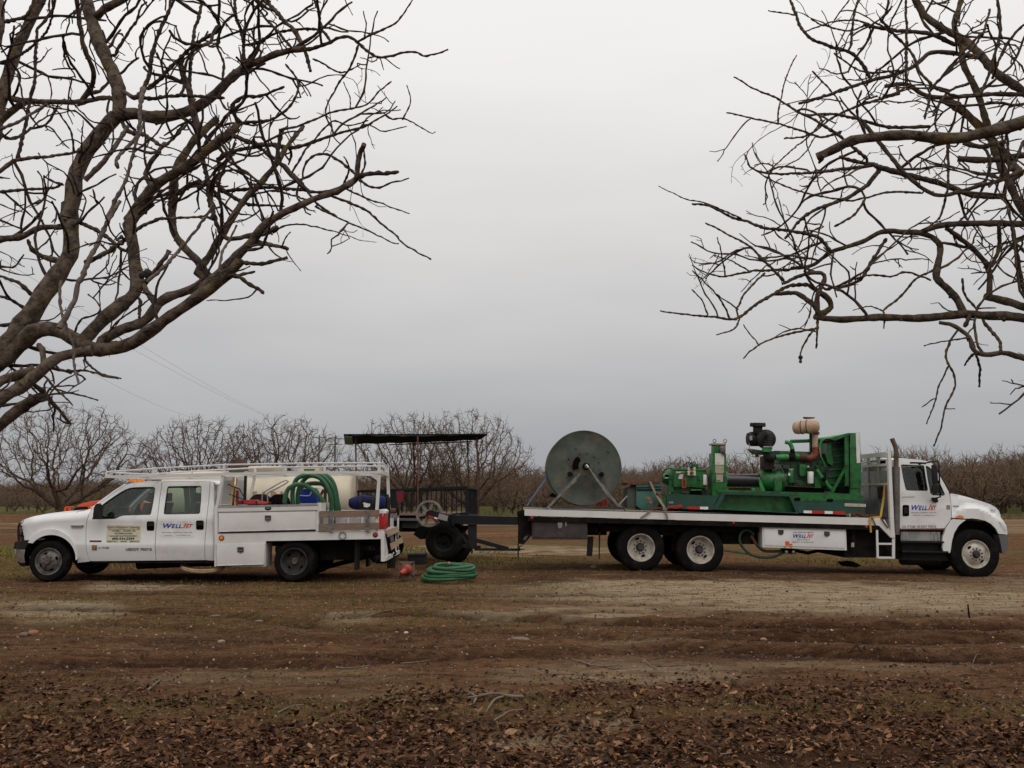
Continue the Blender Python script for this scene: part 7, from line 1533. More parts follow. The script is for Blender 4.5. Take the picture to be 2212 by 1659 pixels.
for pts in (((600, 430), (700, 360), (780, 300), (820, 310), (830, 440)), ((740, 420), (830, 340), (860, 290), (850, 440)), ((860, 440), (880, 340), (920, 290), (940, 320), (880, 430)), ((215, 680), (215, 580), (260, 480), (340, 445), (440, 440)), ((560, 620), (600, 550), (680, 530), (770, 535)), ((215, 680), (230, 740), (300, 780)), ((1210, 560), (1230, 700), (1220, 900), (1100, 1070))):
    MB().tube(catmull([P(*C1(17, x, y), YP_ - .06) for x, y in pts], 5), .011, 5).build('control_hose', BLACK, pu, ang=80)
# column with papers
co = empty('control_column', P(*C1(5, 655, 880), YS + .1), EN)
def cp(nm, k, pts, Y, d, mt, bev=0, par=None): return MB().poly(C(k, *pts), Y, d).build(nm, mt, par or co, bevel=bev)
cp('column', 5, ((587, 442), (722, 446), (728, 822), (690, 825), (630, 890), (587, 884)), YS + .12, .4, GREENP, .008); cp('column_neck', 5, ((602, 366), (716, 366), (712, 446), (600, 446)), YS + .18, .3, GREENP, .008); cp('cap', 5, ((586, 346), (720, 349), (720, 364), (588, 362)), YS + .15, .38, M('tan_cap', (.28, .22, .15), .7), .004)
for x in (607, 711): c_ = P(*C1(5, x, 325), YS + .3); MB().tube([c_ + Vector((.035 * cos(t), 0, .04 * sin(t))) for t in [2 * pi * i / 12 for i in range(12)]], .009, 5, close=True).build('eye_bolt', GREYST, co); MB().tube([P(*C1(5, x, 335), YS + .3), P(*C1(5, x, 352), YS + .3)], .012, 5).build('eye_bolt_shank', GREYST, co)
cp('paper', 17, ((1378, 104), (1578, 108), (1574, 358), (1376, 352)), YS + .112, .006, M('white_paper', (.62, .60, .54), .7)); TANP = M('tan_paper', (.36, .30, .23), .7)
cp('paper', 17, ((1380, 364), (1572, 374), (1572, 520), (1545, 548), (1400, 545), (1380, 520)), YS + .112, .006, TANP); cp('paper', 17, ((1402, 568), (1552, 570), (1550, 732), (1408, 725)), YS + .112, .006, TANP)
cp('print', 17, ((1420, 695), (1495, 697), (1495, 714), (1420, 712)), YS + .109, .004, LETBLK); cp('print', 17, ((1390, 308), (1500, 316), (1500, 322), (1390, 314)), YS + .109, .004, LETGREY); cp('print', 17, ((1530, 436), (1560, 436), (1560, 462), (1530, 462)), YS + .109, .004, LETGREY)
vcyl(5, 690, 375, 440, 50, YS + .1, GREYST, 'gauge_body', co); cp('tap', 5, ((680, 425), (708, 425), (712, 460), (685, 460)), YS + .07, .05, RUST)
MB().tube([P(*C1(5, x, y), YS + .05) for x, y in ((655, 395), (690, 395), (712, 430))], .012, 5).build('wire_loop', GREYST, co)
# drive pipe, bell housing
c_a, c_b = P(*C1(5, 722, 708), YS + .75), P(*C1(5, 1045, 712), YS + .75)
MB().tube([c_a, c_b], .155, 20).build('drive_shaft_guard', PUMPB, EN); MB().tube([P(*C1(5, 560, 690), YS + .75), c_a], .2, 16).build('coupling', GREENP, EN)
for x in (815, 870): vcyl(5, x, 620, 650, 12, YS + .75, RUST, 'guard_bolt', EN)
MB().tube([P(*C1(5, 972, 540), YS + 1.2), P(*C1(5, 1003, 645), YS + 1.2)], .018, 6).build('clutch_lever', GREENP, EN)
c_ = P(*C1(5, 1040, 715), YS + .75); MB().lathe([(.001, 0), (.19, 0), (.21, .02), (.24, .12), (.27, .30), (.285, .42), (.285, .60), (.001, .60)], c_, (1, 0, 0), 24).build('bell_housing', GREENP, EN)
sp('housing_foot', ((1195, 690), (1268, 690), (1268, 818), (1195, 818)), YS + .42, .6, GREENP, bev=.01); sp('housing_brace', ((1040, 700), (1055, 690), (1105, 815), (1060, 815)), YS + .40, .06, GREENL); sp('timber_block', ((745, 782), (955, 785), (955, 825), (745, 818)), YS + 1.0, .2, M('orange_brown_timber', (.25, .13, .06), .8, c2=(.12, .06, .03), scale=12))
sp('small_bracket', ((975, 785), (1008, 785), (1002, 820), (980, 820)), YS + .3, .06, GREENL)
# engine block, stepped, with ribs
eb = empty('engine', P(*C1(5, 1550, 825), YS + .4), EN)
def ep(nm, pts, Y, d, mt, bev=0, k=5): return MB().poly(C(k, *pts), Y, d).build(nm, mt, eb, bevel=bev)
DKG = M('oily_dark_green', (.012, .065, .022), .45, c2=(.008, .018, .010), scale=6, lo=.4, hi=.6)
ep('block', ((1265, 520), (1700, 520), (1700, 770), (1270, 775)), YS + .55, .65, DKG, .02); ep('cylinder_head', ((1250, 448), (1680, 448), (1680, 540), (1250, 545)), YS + .62, .5, DKG, .015); ep('valve_cover', ((1205, 418), (1560, 430), (1560, 455), (1205, 450)), YS + .65, .4, GREENL, .01)
ep('oil_sump', ((1300, 770), (1690, 778), (1680, 830), (1310, 826)), YS + .5, .6, SEAM); ep('oil_sump_rim', ((1300, 762), (1660, 778), (1660, 784), (1300, 770)), YS + .46, .6, RUST)
rg = random.Random(5)
for i in range(6): x = 1290 + i * 66; ep('head_rib', ((x, 525), (x + 12, 525), (x + 12, 600), (x, 600)), YS + .52, .05, DKG)
ep('fuel_pump', ((1285, 560), (1345, 560), (1345, 600), (1285, 600)), YS + .45, .12, DKG, .01); ep('side_cover', ((1440, 552), (1506, 556), (1505, 660), (1495, 672), (1450, 670), (1440, 655)), YS + .42, .14, GREENP, .015)
vcyl(5, 1356, 605, 735, 52, YS + .36, GREENP, 'green_filter', eb); ep('filter_tag', ((1330, 638), (1362, 638), (1362, 664), (1330, 664)), YS + .31, .01, WPL); vcyl(5, 1356, 598, 612, 44, YS + .36, STICK, 'filter_cap', eb)
vcyl(5, 1547, 620, 740, 58, YS + .34, WPL, 'white_filter', eb); vcyl(5, 1547, 585, 622, 62, YS + .34, DKG, 'filter_head', eb); vcyl(5, 1523, 568, 585, 26, YS + .34, STICK, 'filler_cap', eb)
ep('bracket', ((1310, 705), (1420, 708), (1420, 735), (1310, 730)), YS + .46, .05, DKG); ep('lower_box', ((1585, 680), (1650, 680), (1650, 785), (1590, 785)), YS + .45, .15, GREENP, .01); ep('mid_cover', ((1380, 700), (1500, 720), (1500, 765), (1380, 765)), YS + .5, .08, DKG, .01)
ep('alternator', ((1600, 560), (1690, 570), (1690, 640), (1610, 640)), YS + .5, .2, DKG, .03); vcyl(5, 1690, 560, 660, 60, YS + .6, DKG, 'water_pump', eb)
def ptube(pts, r_, mt, nm, Y=YS + .45, k=5, n=10, par=None, sub=5): return MB().tube(catmull([P(*C1(k, x, y), Y) for x, y in pts], sub), r_, n).build(nm, mt, par or eb, ang=80)
ptube(((1205, 485), (1330, 482)), .068, GREENL, 'intake_pipe'); ptube(((1332, 480), (1390, 478)), .082, CHAS, 'pipe_coupling'); ptube(((1390, 478), (1432, 480)), .085, GREENP, 'intake_flange'); ptube(((1432, 480), (1500, 482)), .088, M('burnt_manifold', (.045, .018, .014), .7, c2=(.09, .03, .02), scale=9), 'turbo_housing')
ptube(((1495, 485), (1545, 490), (1590, 465), (1598, 420), (1595, 385)), .078, M('rust_red_elbow', (.20, .050, .022), .75, c2=(.08, .02, .014), scale=8), 'exhaust_elbow'); ptube(((1592, 385), (1592, 258)), .066, BEIGE, 'exhaust_pipe'); ptube(((1600, 262), (1600, 236)), .080, RUST, 'pipe_clamp')
ep('pipe_stay', ((1540, 235), (1563, 235), (1565, 440), (1542, 440)), YS + .55, .05, DKG)
mc = P(*C1(5, 1605, 180), YS + .30); ax_ = Vector((-.86, .5, -.05)).normalized(); 
MB().lathe([(.001, -.07), (.09, -.055), (.135, -.015), (.15, .04), (.15, .17), (.155, .18), (.155, .20), (.15, .21), (.15, .30), (.157, .31), (.157, .335), (.15, .345), (.148, .44), (.13, .50), (.08, .53), (.001, .54)], mc, ax_, 26).build('muffler', BEIGE, eb, ang=50)
for a_ in (.20, .33): MB().lathe([(.158, a_ - .012), (.164, a_), (.158, a_ + .012)], mc, ax_, 26).build('muffler_band', RUST, eb)
ep('rain_cap', ((1484, 88), (1592, 92), (1588, 102), (1520, 108), (1498, 104)), YS + .38, .12, RUST)
ptube(((1300, 335), (1340, 345), (1362, 380), (1372, 415)), .048, GREENL, 'coolant_elbow'); ptube(((1350, 328), (1540, 322), (1700, 302), (1800, 290)), .042, GREENP, 'coolant_pipe', YS + .6); ptube(((1366, 405), (1374, 445)), .054, CHAS, 'hose_clamp')
ptube(((1640, 400), (1645, 350), (1670, 312), (1720, 298), (1790, 292)), .034, GREENL, 'small_elbow', YS + .4); ptube(((1695, 320), (1745, 312)), .035, RED, 'red_hose', YS + .45); ptube(((1780, 290), (1815, 285)), .045, GREYST, 'clamp', YS + .45)
ptube(((1635, 390), (1650, 480)), .012, ALUM, 'dip_tube', YS + .35, n=6); ptube(((1650, 485), (1680, 545), (1690, 580)), .03, GREENP, 'lower_pipe', YS + .38); ptube(((1605, 605), (1640, 650), (1665, 690)), .040, GREENL, 'water_hose', YS + .36); ptube(((1660, 685), (1690, 715)), .048, CHAS, 'hose_clamp', YS + .36); ptube(((1690, 710), (1730, 770), (1765, 795), (1850, 798)), .040, GREENL, 'water_hose', YS + .36)
ptube(((1245, 560), (1285, 640), (1310, 750)), .008, GREYST, 'cable', YS + .38, n=5); 
# air cleaner
ac = empty('air_cleaner', P(*C1(5, 1110, 440), YS + .5), EN); c_ = P(*C1(5, 1112, 305), YS + .45)
MB().lathe([(.001, -.06), (.16, -.05), (.21, 0), (.225, .04), (.21, .08), (.21, .42), (.16, .50), (.001, .52)], c_, (.22, 1, 0), 30).build('canister', MUFFB, ac, ang=50)
c2_ = P(*C1(5, 1005, 305), YS + .72); MB().lathe([(.001, -.2), (.14, -.18), (.17, -.1), (.17, .1), (.001, .12)], c2_, (1, .1, 0), 24).build('side_drum', MUFFB, ac, ang=50); cp('bright_label', 5, ((950, 280), (975, 270), (978, 315), (955, 318)), YS + .52, .02, ALUM, par=ac)
vcyl(5, 1030, 178, 260, 92, YS + .6, MUFFB, 'inlet_neck', ac); a, b_ = P(*C1(5, 1030, 183), YS + .6), P(*C1(5, 1030, 152), YS + .6); MB().tube([a, b_], 78 * .2206 * YS / F, 24).build('inlet_cap', MUFFB, ac)
for i in range(6): vcyl(5, 965 + i * 26, 144, 156, 9, YS + .45, MUFFB, 'cap_bolt', ac)
pts = catmull([P(*C1(5, x, y), YS + .32) for x, y in ((1095, 262), (1118, 272), (1132, 310), (1134, 375))], 7)
MB().tube(pts, [.088 + .010 * (i % 2) for i in range(len(pts))], 14).build('corrugated_duct', MUFFB, ac, ang=25)
cp('mount_strap', 5, ((1085, 376), (1176, 376), (1176, 386), (1085, 386)), YS + .2, .02, ALUM, par=ac); cp('mount', 5, ((1092, 388), (1168, 388), (1164, 430), (1096, 430)), YS + .24, .2, GREENL, par=ac)
MB().tube([P(*C1(5, x, y), YS + .2) for x, y in ((948, 345), (950, 410), (975, 415))], .009, 5).build('wire_bail', ALUM, ac); MB().tube([P(*C1(5, x, y), YS + .2) for x, y in ((1172, 380), (1170, 410))], .009, 5).build('wire_bail', ALUM, ac)
cp('cradle', 5, ((955, 400), (1100, 420), (1250, 425), (1250, 452), (1100, 456), (1015, 452)), YS + .5, .3, DKG, par=ac); vcyl(5, 1022, 440, 482, 34, YS + .5, MUFFB, 'dust_valve', ac)
ptube(((1120, 430), (1135, 480), (1190, 488)), .10, MUFFB, 'rubber_elbow'); ep('black_tank', ((1088, 470), (1195, 465), (1195, 605), (1100, 608), (1088, 580)), YS + .5, .35, MUFFB, .03); ep('tan_part', ((1196, 570), (1216, 575), (1214, 610), (1198, 612)), YS + .45, .06, RUST); ep('decal', ((1095, 500), (1122, 500), (1122, 515), (1095, 515)), YS + .49, .01, RUST)
# radiator
ra = empty('radiator', P(*C1(5, 1980, 840), YS + .4), EN)
cp('shroud', 5, ((1700, 345), (1790, 300), (1880, 265), (1885, 815), (1740, 820), (1700, 760)), YS + .5, .9, DKG, par=ra); cp('tank_top', 5, ((1720, 300), (1915, 246), (2030, 244), (2030, 262), (1900, 275), (1790, 320)), YS + .12, 1.5, GREENP, par=ra)
cp('frame_post', 5, ((1880, 262), (1932, 250), (1936, 762), (1888, 762)), YS + .14, .06, GREENP, par=ra); cp('side_panel', 5, ((1934, 246), (2030, 244), (2045, 640), (2045, 785), (1936, 785)), YS + .10, 1.6, GREENP, .006, par=ra); cp('side_panel_seam', 5, ((1924, 262), (1932, 262), (1936, 760), (1930, 760)), YS + .12, .03, SEAM, par=ra)
cp('white_strip', 5, ((1990, 247), (2028, 247), (2034, 540), (2000, 540)), YS + .092, .01, WPL, par=ra); cp('lower_frame', 5, ((1932, 785), (2030, 785), (2028, 842), (1934, 842)), YS + .14, 1.5, GREENP, par=ra); cp('belt_guard', 5, ((1815, 772), (1932, 776), (1930, 830), (1815, 826)), YS + .2, .3, SEAM, par=ra)
MB().bar(P(*C1(5, 1895, 575), YS + .12), P(*C1(5, 1752, 835), YS + .2), .06, .03).build('diagonal_brace', GREENP, ra)
for x, y in ((1905, 560), (1935, 365)): c_ = P(*C1(5, x, y), YS + .12); MB().lathe([(.001, -.01), (.02, -.008), (.024, .0)], c_, (0, 1, 0), 8).build('bolt', RUST, ra)
fc = P(*C1(5, 1790, 560), YS + .48)
for i, r_ in enumerate((.22, .34, .46)): pass
for i in range(7):
    y = 340 + i * 66; cp('shroud_louvre', 5, ((1715, y), (1872, y - 12), (1872, y - 2), (1715, y + 10)), YS + .46, .05, GREENP, par=ra)
c_ = P(*C1(5, 1685, 420), YS + .8); MB().lathe([(.001, 0), (.14, 0), (.15, .03), (.10, .05), (.15, .07), (.14, .12), (.001, .12)], c_, (1, 0, 0), 20).build('fan_pulley', M('grey_pulley', (.10, .10, .105), .5), ra); cp('fan_box', 5, ((1705, 350), (1750, 350), (1755, 460), (1770, 520), (1765, 570), (1715, 540), (1700, 460)), YS + .4, .1, GREENP, .01, par=ra)

# ================================================================== BLACK BOOM TRAILER between the trucks
BT = thing('boom_trailer', (-.5, 21.3, 0), 'black single axle boom trailer coupled behind the flatbed truck', 'trailer')
YT = YD + .25
def bt(nm, pts, Y, d, mt=BLKPAINT, bev=0, k=15): return MB().poly(C(k, *pts), Y, d).build(nm, mt, BT, bevel=bev)
bt('boom_beam', ((1090, 98), (2000, 122), (2005, 236), (1430, 232), (1060, 215), (1020, 110)), YT, .28); bt('beam_neck', ((900, 90), (1060, 90), (1080, 215), (980, 240), (880, 200)), YT + .05, .22)
bt('support_leg', ((1288, 235), (1412, 235), (1412, 575), (1335, 572), (1292, 480)), YT + .05, .18); bt('clamp', ((1065, 72), (1092, 72), (1095, 250), (1062, 245)), YT - .03, .34); bt('clamp_ear', ((1095, 72), (1270, 52), (1270, 80), (1100, 95)), YT + .4, .05)
MB().bar(P(*C1(15, 1205, 395), YT + .1), P(*C1(15, 1335, 540), YT + .1), .06).build('brace', BLKPAINT, BT); MB().bar(P(*C1(15, 1200, 525), YT + .12), P(*C1(15, 1470, 550), YT + .12), .07).build('brace', BLKPAINT, BT)
MB().bar(P(*C1(15, 1400, 450), YT + .1), P(*C1(15, 1860, 575), YT + .1), .09).build('draw_bar', BLKPAINT, BT); MB().bar(P(*C1(15, 1380, 578), YT + .08), P(*C1(15, 2030, 584), YT + .08), .055).build('draw_bar', BLKPAINT, BT); MB().bar(P(*C1(15, 2015, 580), YT + .08), P(*C1(15, 2090, 580), YT + .08), .02).build('pin', BLKPAINT, BT)
MB().bar(P(*C1(15, 1345, 560), YT + .1), P(*C1(15, 1345, 642), YT + .1), .04).build('stub_leg', BLKPAINT, BT); MB().tube([P(*C1(15, 1997, 500), YT), P(*C1(15, 1998, 700), YT)], .016, 6).build('jack_rod', BLACK, BT); MB().tube([P(*C1(15, x, y), YT) for x, y in ((2015, 575), (2018, 535), (2055, 528))], .014, 5).build('crank', BLACK, BT)
bt('axle_hanger', ((590, 260), (760, 240), (780, 420), (620, 440), (520, 370)), YT + .3, .5, CHAS); bt('frame_block', ((1140, 250), (1290, 250), (1285, 300), (1240, 340), (1180, 360), (1150, 330)), YT + .3, .3, CHAS)
wheel(BT, P(*C1(15, 950, 468), YT + .0), .42, .26, .22, 'deep', BLKPAINT, 6, CHAS); wheel(BT, P(*C1(15, 950, 468), YT) + Vector((0, 1.75, 0)), .42, .26, .22, 'deep', BLKPAINT, 6, CHAS)
p = P(*C1(15, 950, 468), YT); MB().tube([p + Vector((0, .1, 0)), p + Vector((0, 1.9, 0))], .05, 8).build('axle', CHAS, BT); MB().box((p.x - .12, p.y + .3, p.z), (p.x + .35, p.y + 1.6, p.z + .45)).build('axle_frame', CHAS, BT)
# spoked sheave wheel
SW = empty('sheave_wheel', P(*C1(3, 917, 915), YT - .2), BT); c_ = P(*C1(3, 917, 915), YT - .22); r_ = 133 * .2124 * YT / F; DUST = M('dusty_grey_cast_iron', (.23, .20, .17), .75, c2=(.13, .11, .095), scale=8)
MB().lathe([(r_, 0), (r_, .02), (r_ * .94, .05), (r_, .08), (r_, .10), (r_ * .84, .10), (r_ * .82, .05), (r_ * .84, 0)], c_, (0, 1, 0), 44, True).build('rim', DUST, SW)
for i in range(6):
    a_ = radians(i * 60 + 12); d_ = Vector((cos(a_), 0, sin(a_))); MB().bar(c_ + d_ * r_ * .14 + Vector((0, .05, 0)), c_ + d_ * r_ * .85 + Vector((0, .05, 0)), .055, .04).build('spoke', DUST, SW)
MB().lathe([(.001, -.02), (.06, -.02), (.065, .1), (.001, .1)], c_, (0, 1, 0), 16).build('hub', CHAS, SW)
bt('lamp_bracket', ((735, 32), (770, 25), (890, 60), (1040, 95), (1030, 130), (985, 190), (860, 165), (725, 100)), YT - .32, .06); bt('red_reflector', ((730, 96), (815, 122), (812, 148), (725, 120)), YT - .34, .02, REDL); bt('white_reflector', ((817, 122), (862, 136), (860, 155), (815, 146)), YT - .34, .02, WPL); bt('grey_lamp_box', ((885, 72), (1010, 108), (996, 182), (862, 150)), YT - .36, .08, M('grey_lamp_box', (.26, .24, .22), .7))

# ================================================================== CAGE WAGON WITH CANOPY
CG = thing('canopy_wagon', (-2.6, 24.5, 0), 'black cage wagon with a dark green canopy roof on thin rusty posts', 'wagon')
YN = 23.0; YFAR = 25.2
def c3(x, y, Y): return P(*C1(3, x, y), Y)
NR = c3(1300, 648, YN); NRb = c3(1300, 925, YN); NL = c3(190, 690, YN + .5); NLb = c3(190, 945, YN + .5)
FR_ = c3(1418, 664, YFAR); FRb = c3(1418, 935, YFAR); FL_ = Vector((NL.x + (FR_.x - NR.x), YFAR + .5, NL.z)); FLb = Vector((FL_.x, FL_.y, NLb.z))
for a, b_ in ((NR, NL), (NRb, NLb), (FR_, FL_), (FRb, FLb), (NR, FR_), (NRb, FRb), (NL, FL_), (NLb, FLb), (NR, NRb), (NL, NLb), (FR_, FRb), (FL_, FLb)): MB().bar(a, b_, .06).build('frame_bar', BLKPAINT, CG)
n_ = 22
for i in range(1, n_): a, b_ = NR.lerp(NL, i / n_), NRb.lerp(NLb, i / n_); MB().bar(a, b_, .05 if i == 9 or i == 5 else .022).build('cage_bar', BLKPAINT, CG)
for i in range(1, 9): a, b_ = NR.lerp(FR_, i / 9), NRb.lerp(FRb, i / 9); MB().bar(a, b_, .03).build('cage_bar', BLKPAINT, CG)
for i in range(1, 12): a, b_ = FR_.lerp(FL_, i / 12), FRb.lerp(FLb, i / 12); MB().bar(a, b_, .025).build('cage_bar', BLKPAINT, CG)
ms = MB()
for i in range(46): a, b_ = NR.lerp(NL, .42 + i * .58 / 46), NRb.lerp(NLb, .42 + i * .58 / 46); ms.bar(a + Vector((0, .03, 0)), b_ + Vector((0, .03, 0)), .007)
for j in range(12): t = j / 12; a, b_ = NR.lerp(NRb, t).lerp(NL.lerp(NLb, t), .42), NL.lerp(NLb, t); ms.bar(a + Vector((0, .03, 0)), b_ + Vector((0, .03, 0)), .007)
ms.build('wire_mesh', BLKPAINT, CG, kind='stuff')
q = MB(); a = NLb; q.box((NLb.x, YN, NRb.z - .02), (NRb.x, YFAR, NRb.z + .03)); q.build('bed_floor', WOOD, CG); 
MB().poly(C(3, (430, 700), (580, 690), (580, 830), (430, 900)), YFAR - .6, .05).build('dark_tarp', M('dark_green_tarp', (.012, .03, .022), .8), CG)
o = MB().poly(C(3, (585, 690), (655, 684), (658, 770), (640, 800), (612, 806), (590, 780)), YN + .1, .04).build('red_cloth', DARKRED, None); tag(o, 'dark red cloth hanging inside the black cage of the canopy wagon', 'cloth')
sp_ = MB().poly(C(3, (520, 962), (800, 965), (800, 990), (520, 985)), YN - .1, 2.3).build('chassis_beam', M('grey_brown_steel', (.09, .08, .07), .7), CG)
MB().poly(C(3, (520, 990), (640, 990), (640, 1100), (520, 1090)), YN + .2, 1.2).build('side_box', BLACK, CG); MB().poly(C(3, (645, 988), (805, 990), (805, 1065), (645, 1062)), YN + .1, 1.0).build('side_box', M('dark_olive_box', (.025, .035, .028), .6), CG); MB().poly(C(3, (600, 1060), (810, 1060), (810, 1100), (600, 1100)), YN + .5, .6).build('under_beam', CHAS, CG)
for x, y in ((560, 1130), (760, 1120)):
    pass
for xx in (430, 1180): wheel(CG, Vector((c3(xx, 1000, YN + .3).x, YN + .25, G(c3(xx, 1000, YN).x, YN) + .34)), .36, .22, .18, 'deep', BLKPAINT, 6, CHAS); wheel(CG, Vector((c3(xx, 1000, YN + .3).x, YFAR - .2, G(c3(xx, 1000, YN).x, YN) + .34)), .36, .22, .18, 'deep', BLKPAINT, 6, CHAS)
# canopy: near edge high, corrugated, falling away
e = [(c3(50, 113, YN), c3(66, 196, YFAR + .9)), (c3(165, 120, YN), c3(170, 203, YFAR + .9)), (c3(500, 124, YN), c3(480, 195, YFAR + .8)), (c3(800, 126, YN), c3(780, 187, YFAR + .7)), (c3(1150, 118, YN), c3(1120, 174, YFAR + .5)), (c3(1510, 110, YN), c3(1442, 156, YFAR + .3))]
def roofpt(t, s):
    x = t * (len(e) - 1); i = min(int(x), len(e) - 2); f = x - i; a = e[i][0].lerp(e[i + 1][0], f); b_ = e[i][1].lerp(e[i + 1][1], f); return a.lerp(b_, s)
q = MB(); nx_, ny_ = 24, 28
vs = []
for j in range(ny_ + 1):
    for i in range(nx_ + 1):
        p = roofpt(i / nx_, j / ny_); p.z += .018 * (1 if j % 2 else -1) - .01 * sin(i * 1.7); vs.append(tuple(p))
fs = [(j * (nx_ + 1) + i, j * (nx_ + 1) + i + 1, (j + 1) * (nx_ + 1) + i + 1, (j + 1) * (nx_ + 1) + i) for j in range(ny_) for i in range(nx_)]
N_ = len(vs); fs += [tuple(x + N_ for x in reversed(f)) for f in fs]; vs += [(x, y, z + .012) for x, y, z in vs]; q.add(vs, fs); q.build('corrugated_roof', CANOPY, CG, ang=20)
q = MB(); a, b_, c_, d_ = roofpt(0, -.005), roofpt(.15, -.005), roofpt(.15, 1), roofpt(0, 1)
dz = Vector((0, 0, -.03)); q.add([tuple(p + dz) for p in (a, b_, c_, d_)] + [tuple(p + dz * 1.6) for p in (a, b_, c_, d_)], [(0, 1, 2, 3), (7, 6, 5, 4), (0, 4, 5, 1), (1, 5, 6, 2), (2, 6, 7, 3), (3, 7, 4, 0)]); q.build('green_roof_end', CANOPG, CG, fix=True)
MB().bar(roofpt(.42, 1) + dz * 2, roofpt(.95, 1) + dz * 2, .03).build('roof_purlin', RUST, CG); MB().bar(roofpt(0, 0), roofpt(1, 0), .03).build('roof_edge', CANOPY, CG)
for (x0, y0, x1, y1, Y) in ((170, 130, 180, 700, YN + .3), (765, 190, 768, 680, YFAR), (803, 130, 806, 955, YN), (1308, 165, 1322, 660, YFAR + .0), (1404, 118, 1420, 935, YN + .3)):
    MB().bar(c3(x0, y0, Y), c3(x1, y1, Y), .035).build('post', RUST, CG)
MB().bar(c3(765, 463, YFAR), c3(803, 463, YN), .03).build('post_brace', RUST, CG)

# ================================================================== CREAM WATER TANK TRAILER
YW = 23.1; TX0, TX1 = P(352, 1060, YW).x, P(762, 1060, YW - .3).x; TR = .62
ztop = P(560, 1018, YW).z; TK = thing('water_tank_trailer', ((TX0 + TX1) / 2, YW, 0), 'long cream cylindrical water tank on wheels parked behind the white pickup', 'water tank')
zc = ztop - TR; L_ = TX1 - TX0
MB().lathe([(.001, 0), (TR * .6, .03), (TR * .9, .10), (TR, .22), (TR, L_ - .10), (TR * .96, L_ - .03), (TR * .9, L_), (.001, L_ + .02)], (TX0, YW, zc), (1, 0, 0), 48).build('tank', CREAM, TK)
for t in (.33, .66): MB().lathe([(TR + .004, L_ * t - .012), (TR + .008, L_ * t), (TR + .004, L_ * t + .012)], (TX0, YW, zc), (1, 0, 0), 48).build('tank_seam', CREAM, TK)
tx('F A R M', 11, 440, 612, 1050, 730, LETTAN, Y=lambda u, v: YW - sqrt(max(.05, (TR + .008) ** 2 - (P(u, v, YW - TR).z - zc) ** 2)), par=TK, bold=.04)
a = P(*C1(11, 675, 285), YW); MB().lathe([(.001, .07), (.40, .06), (.43, .03), (.43, -.02), (.36, -.12)], (a.x, YW - .05, ztop + .06), (0, 0, 1), 28).build('manhole_lid', CREAM, TK)
hp = empty('filler_hopper', P(*C1(11, 170, 285), YW), TK)
q = MB(); 
def fr4(k, x0, x1, y, Y, d): a, b_ = P(*C1(k, x0, y), Y), P(*C1(k, x1, y), Y); return [(a.x, Y, a.z), (b_.x, Y, b_.z), (b_.x, Y + d, b_.z), (a.x, Y + d, a.z)]
s1, s2, s3 = fr4(11, 78, 272, 72, YW - .2, .42), fr4(11, 75, 268, 225, YW - .2, .42), fr4(11, 40, 300, 290, YW - .25, .52)
q.add(s1 + s2, [(0, 1, 2, 3), (0, 4, 5, 1), (1, 5, 6, 2), (2, 6, 7, 3), (3, 7, 4, 0)]); q.build('box', M('rusty_brown_box', (.10, .055, .045), .8, c2=(.05, .03, .026), scale=7), hp, fix=True)
q = MB(); q.add(s2 + s3, [(0, 4, 5, 1), (1, 5, 6, 2), (2, 6, 7, 3), (3, 7, 4, 0)]); q.build('flare', M('green_brown_flare', (.03, .055, .04), .8, c2=(.09, .05, .035), scale=7), hp, fix=True)
q = empty('pump_box', P(*C1(11, 1400, 275), YW - .2), TK); MB().poly(C(11, (1295, 188), (1565, 195), (1565, 270), (1295, 275)), YW - .2, .4).build('box', CREAM, q); MB().poly(C(11, (1312, 235), (1488, 235), (1488, 262), (1312, 264)), YW - .215, .02).build('green_panel', GREENP, q); MB().poly(C(11, *arc(1238, 262, 38, 0, 360, 14)[:-1]), YW - .2, .1).build('round_bracket', CREAM, q)
tf = MB(); 
for y in (YW - .35, YW + .35): tf.box((TX0 + .1, y - .04, .55), (TX1 + .1, y + .04, .67))
for x in (TX0 + .6, (TX0 + TX1) / 2, TX1 - .5): tf.box((x, YW - .5, .6), (x + .1, YW + .5, zc - TR * .6))
tf.box((TX0 - .9, YW - .04, .55), (TX0 + .2, YW + .04, .63)); tf.build('trailer_frame', CHAS, TK)
for x in (TX0 + 1.9, TX1 - 1.35):
    for y in (YW - .85, YW + .65): wheel(TK, Vector((x, y, G(x, YW) + .38)), .38, .22, .2, 'deep', STEELRIM, 6)
# brown timber frame between the tank and the hoses
o = thing('timber_stand', P(*C1(11, 1640, 800), YB + 1.45), 'brown crossed timber stand seen through the green hose loops', 'stand')
MB().bar(P(*C1(11, 1640, 580), YB + 1.4), P(*C1(11, 1535, 800), YB + 1.4), .05).build('leg', RUST, o); MB().bar(P(*C1(11, 1670, 560), YB + 1.45), P(*C1(11, 1665, 800), YB + 1.45), .06).build('leg', RUST, o)

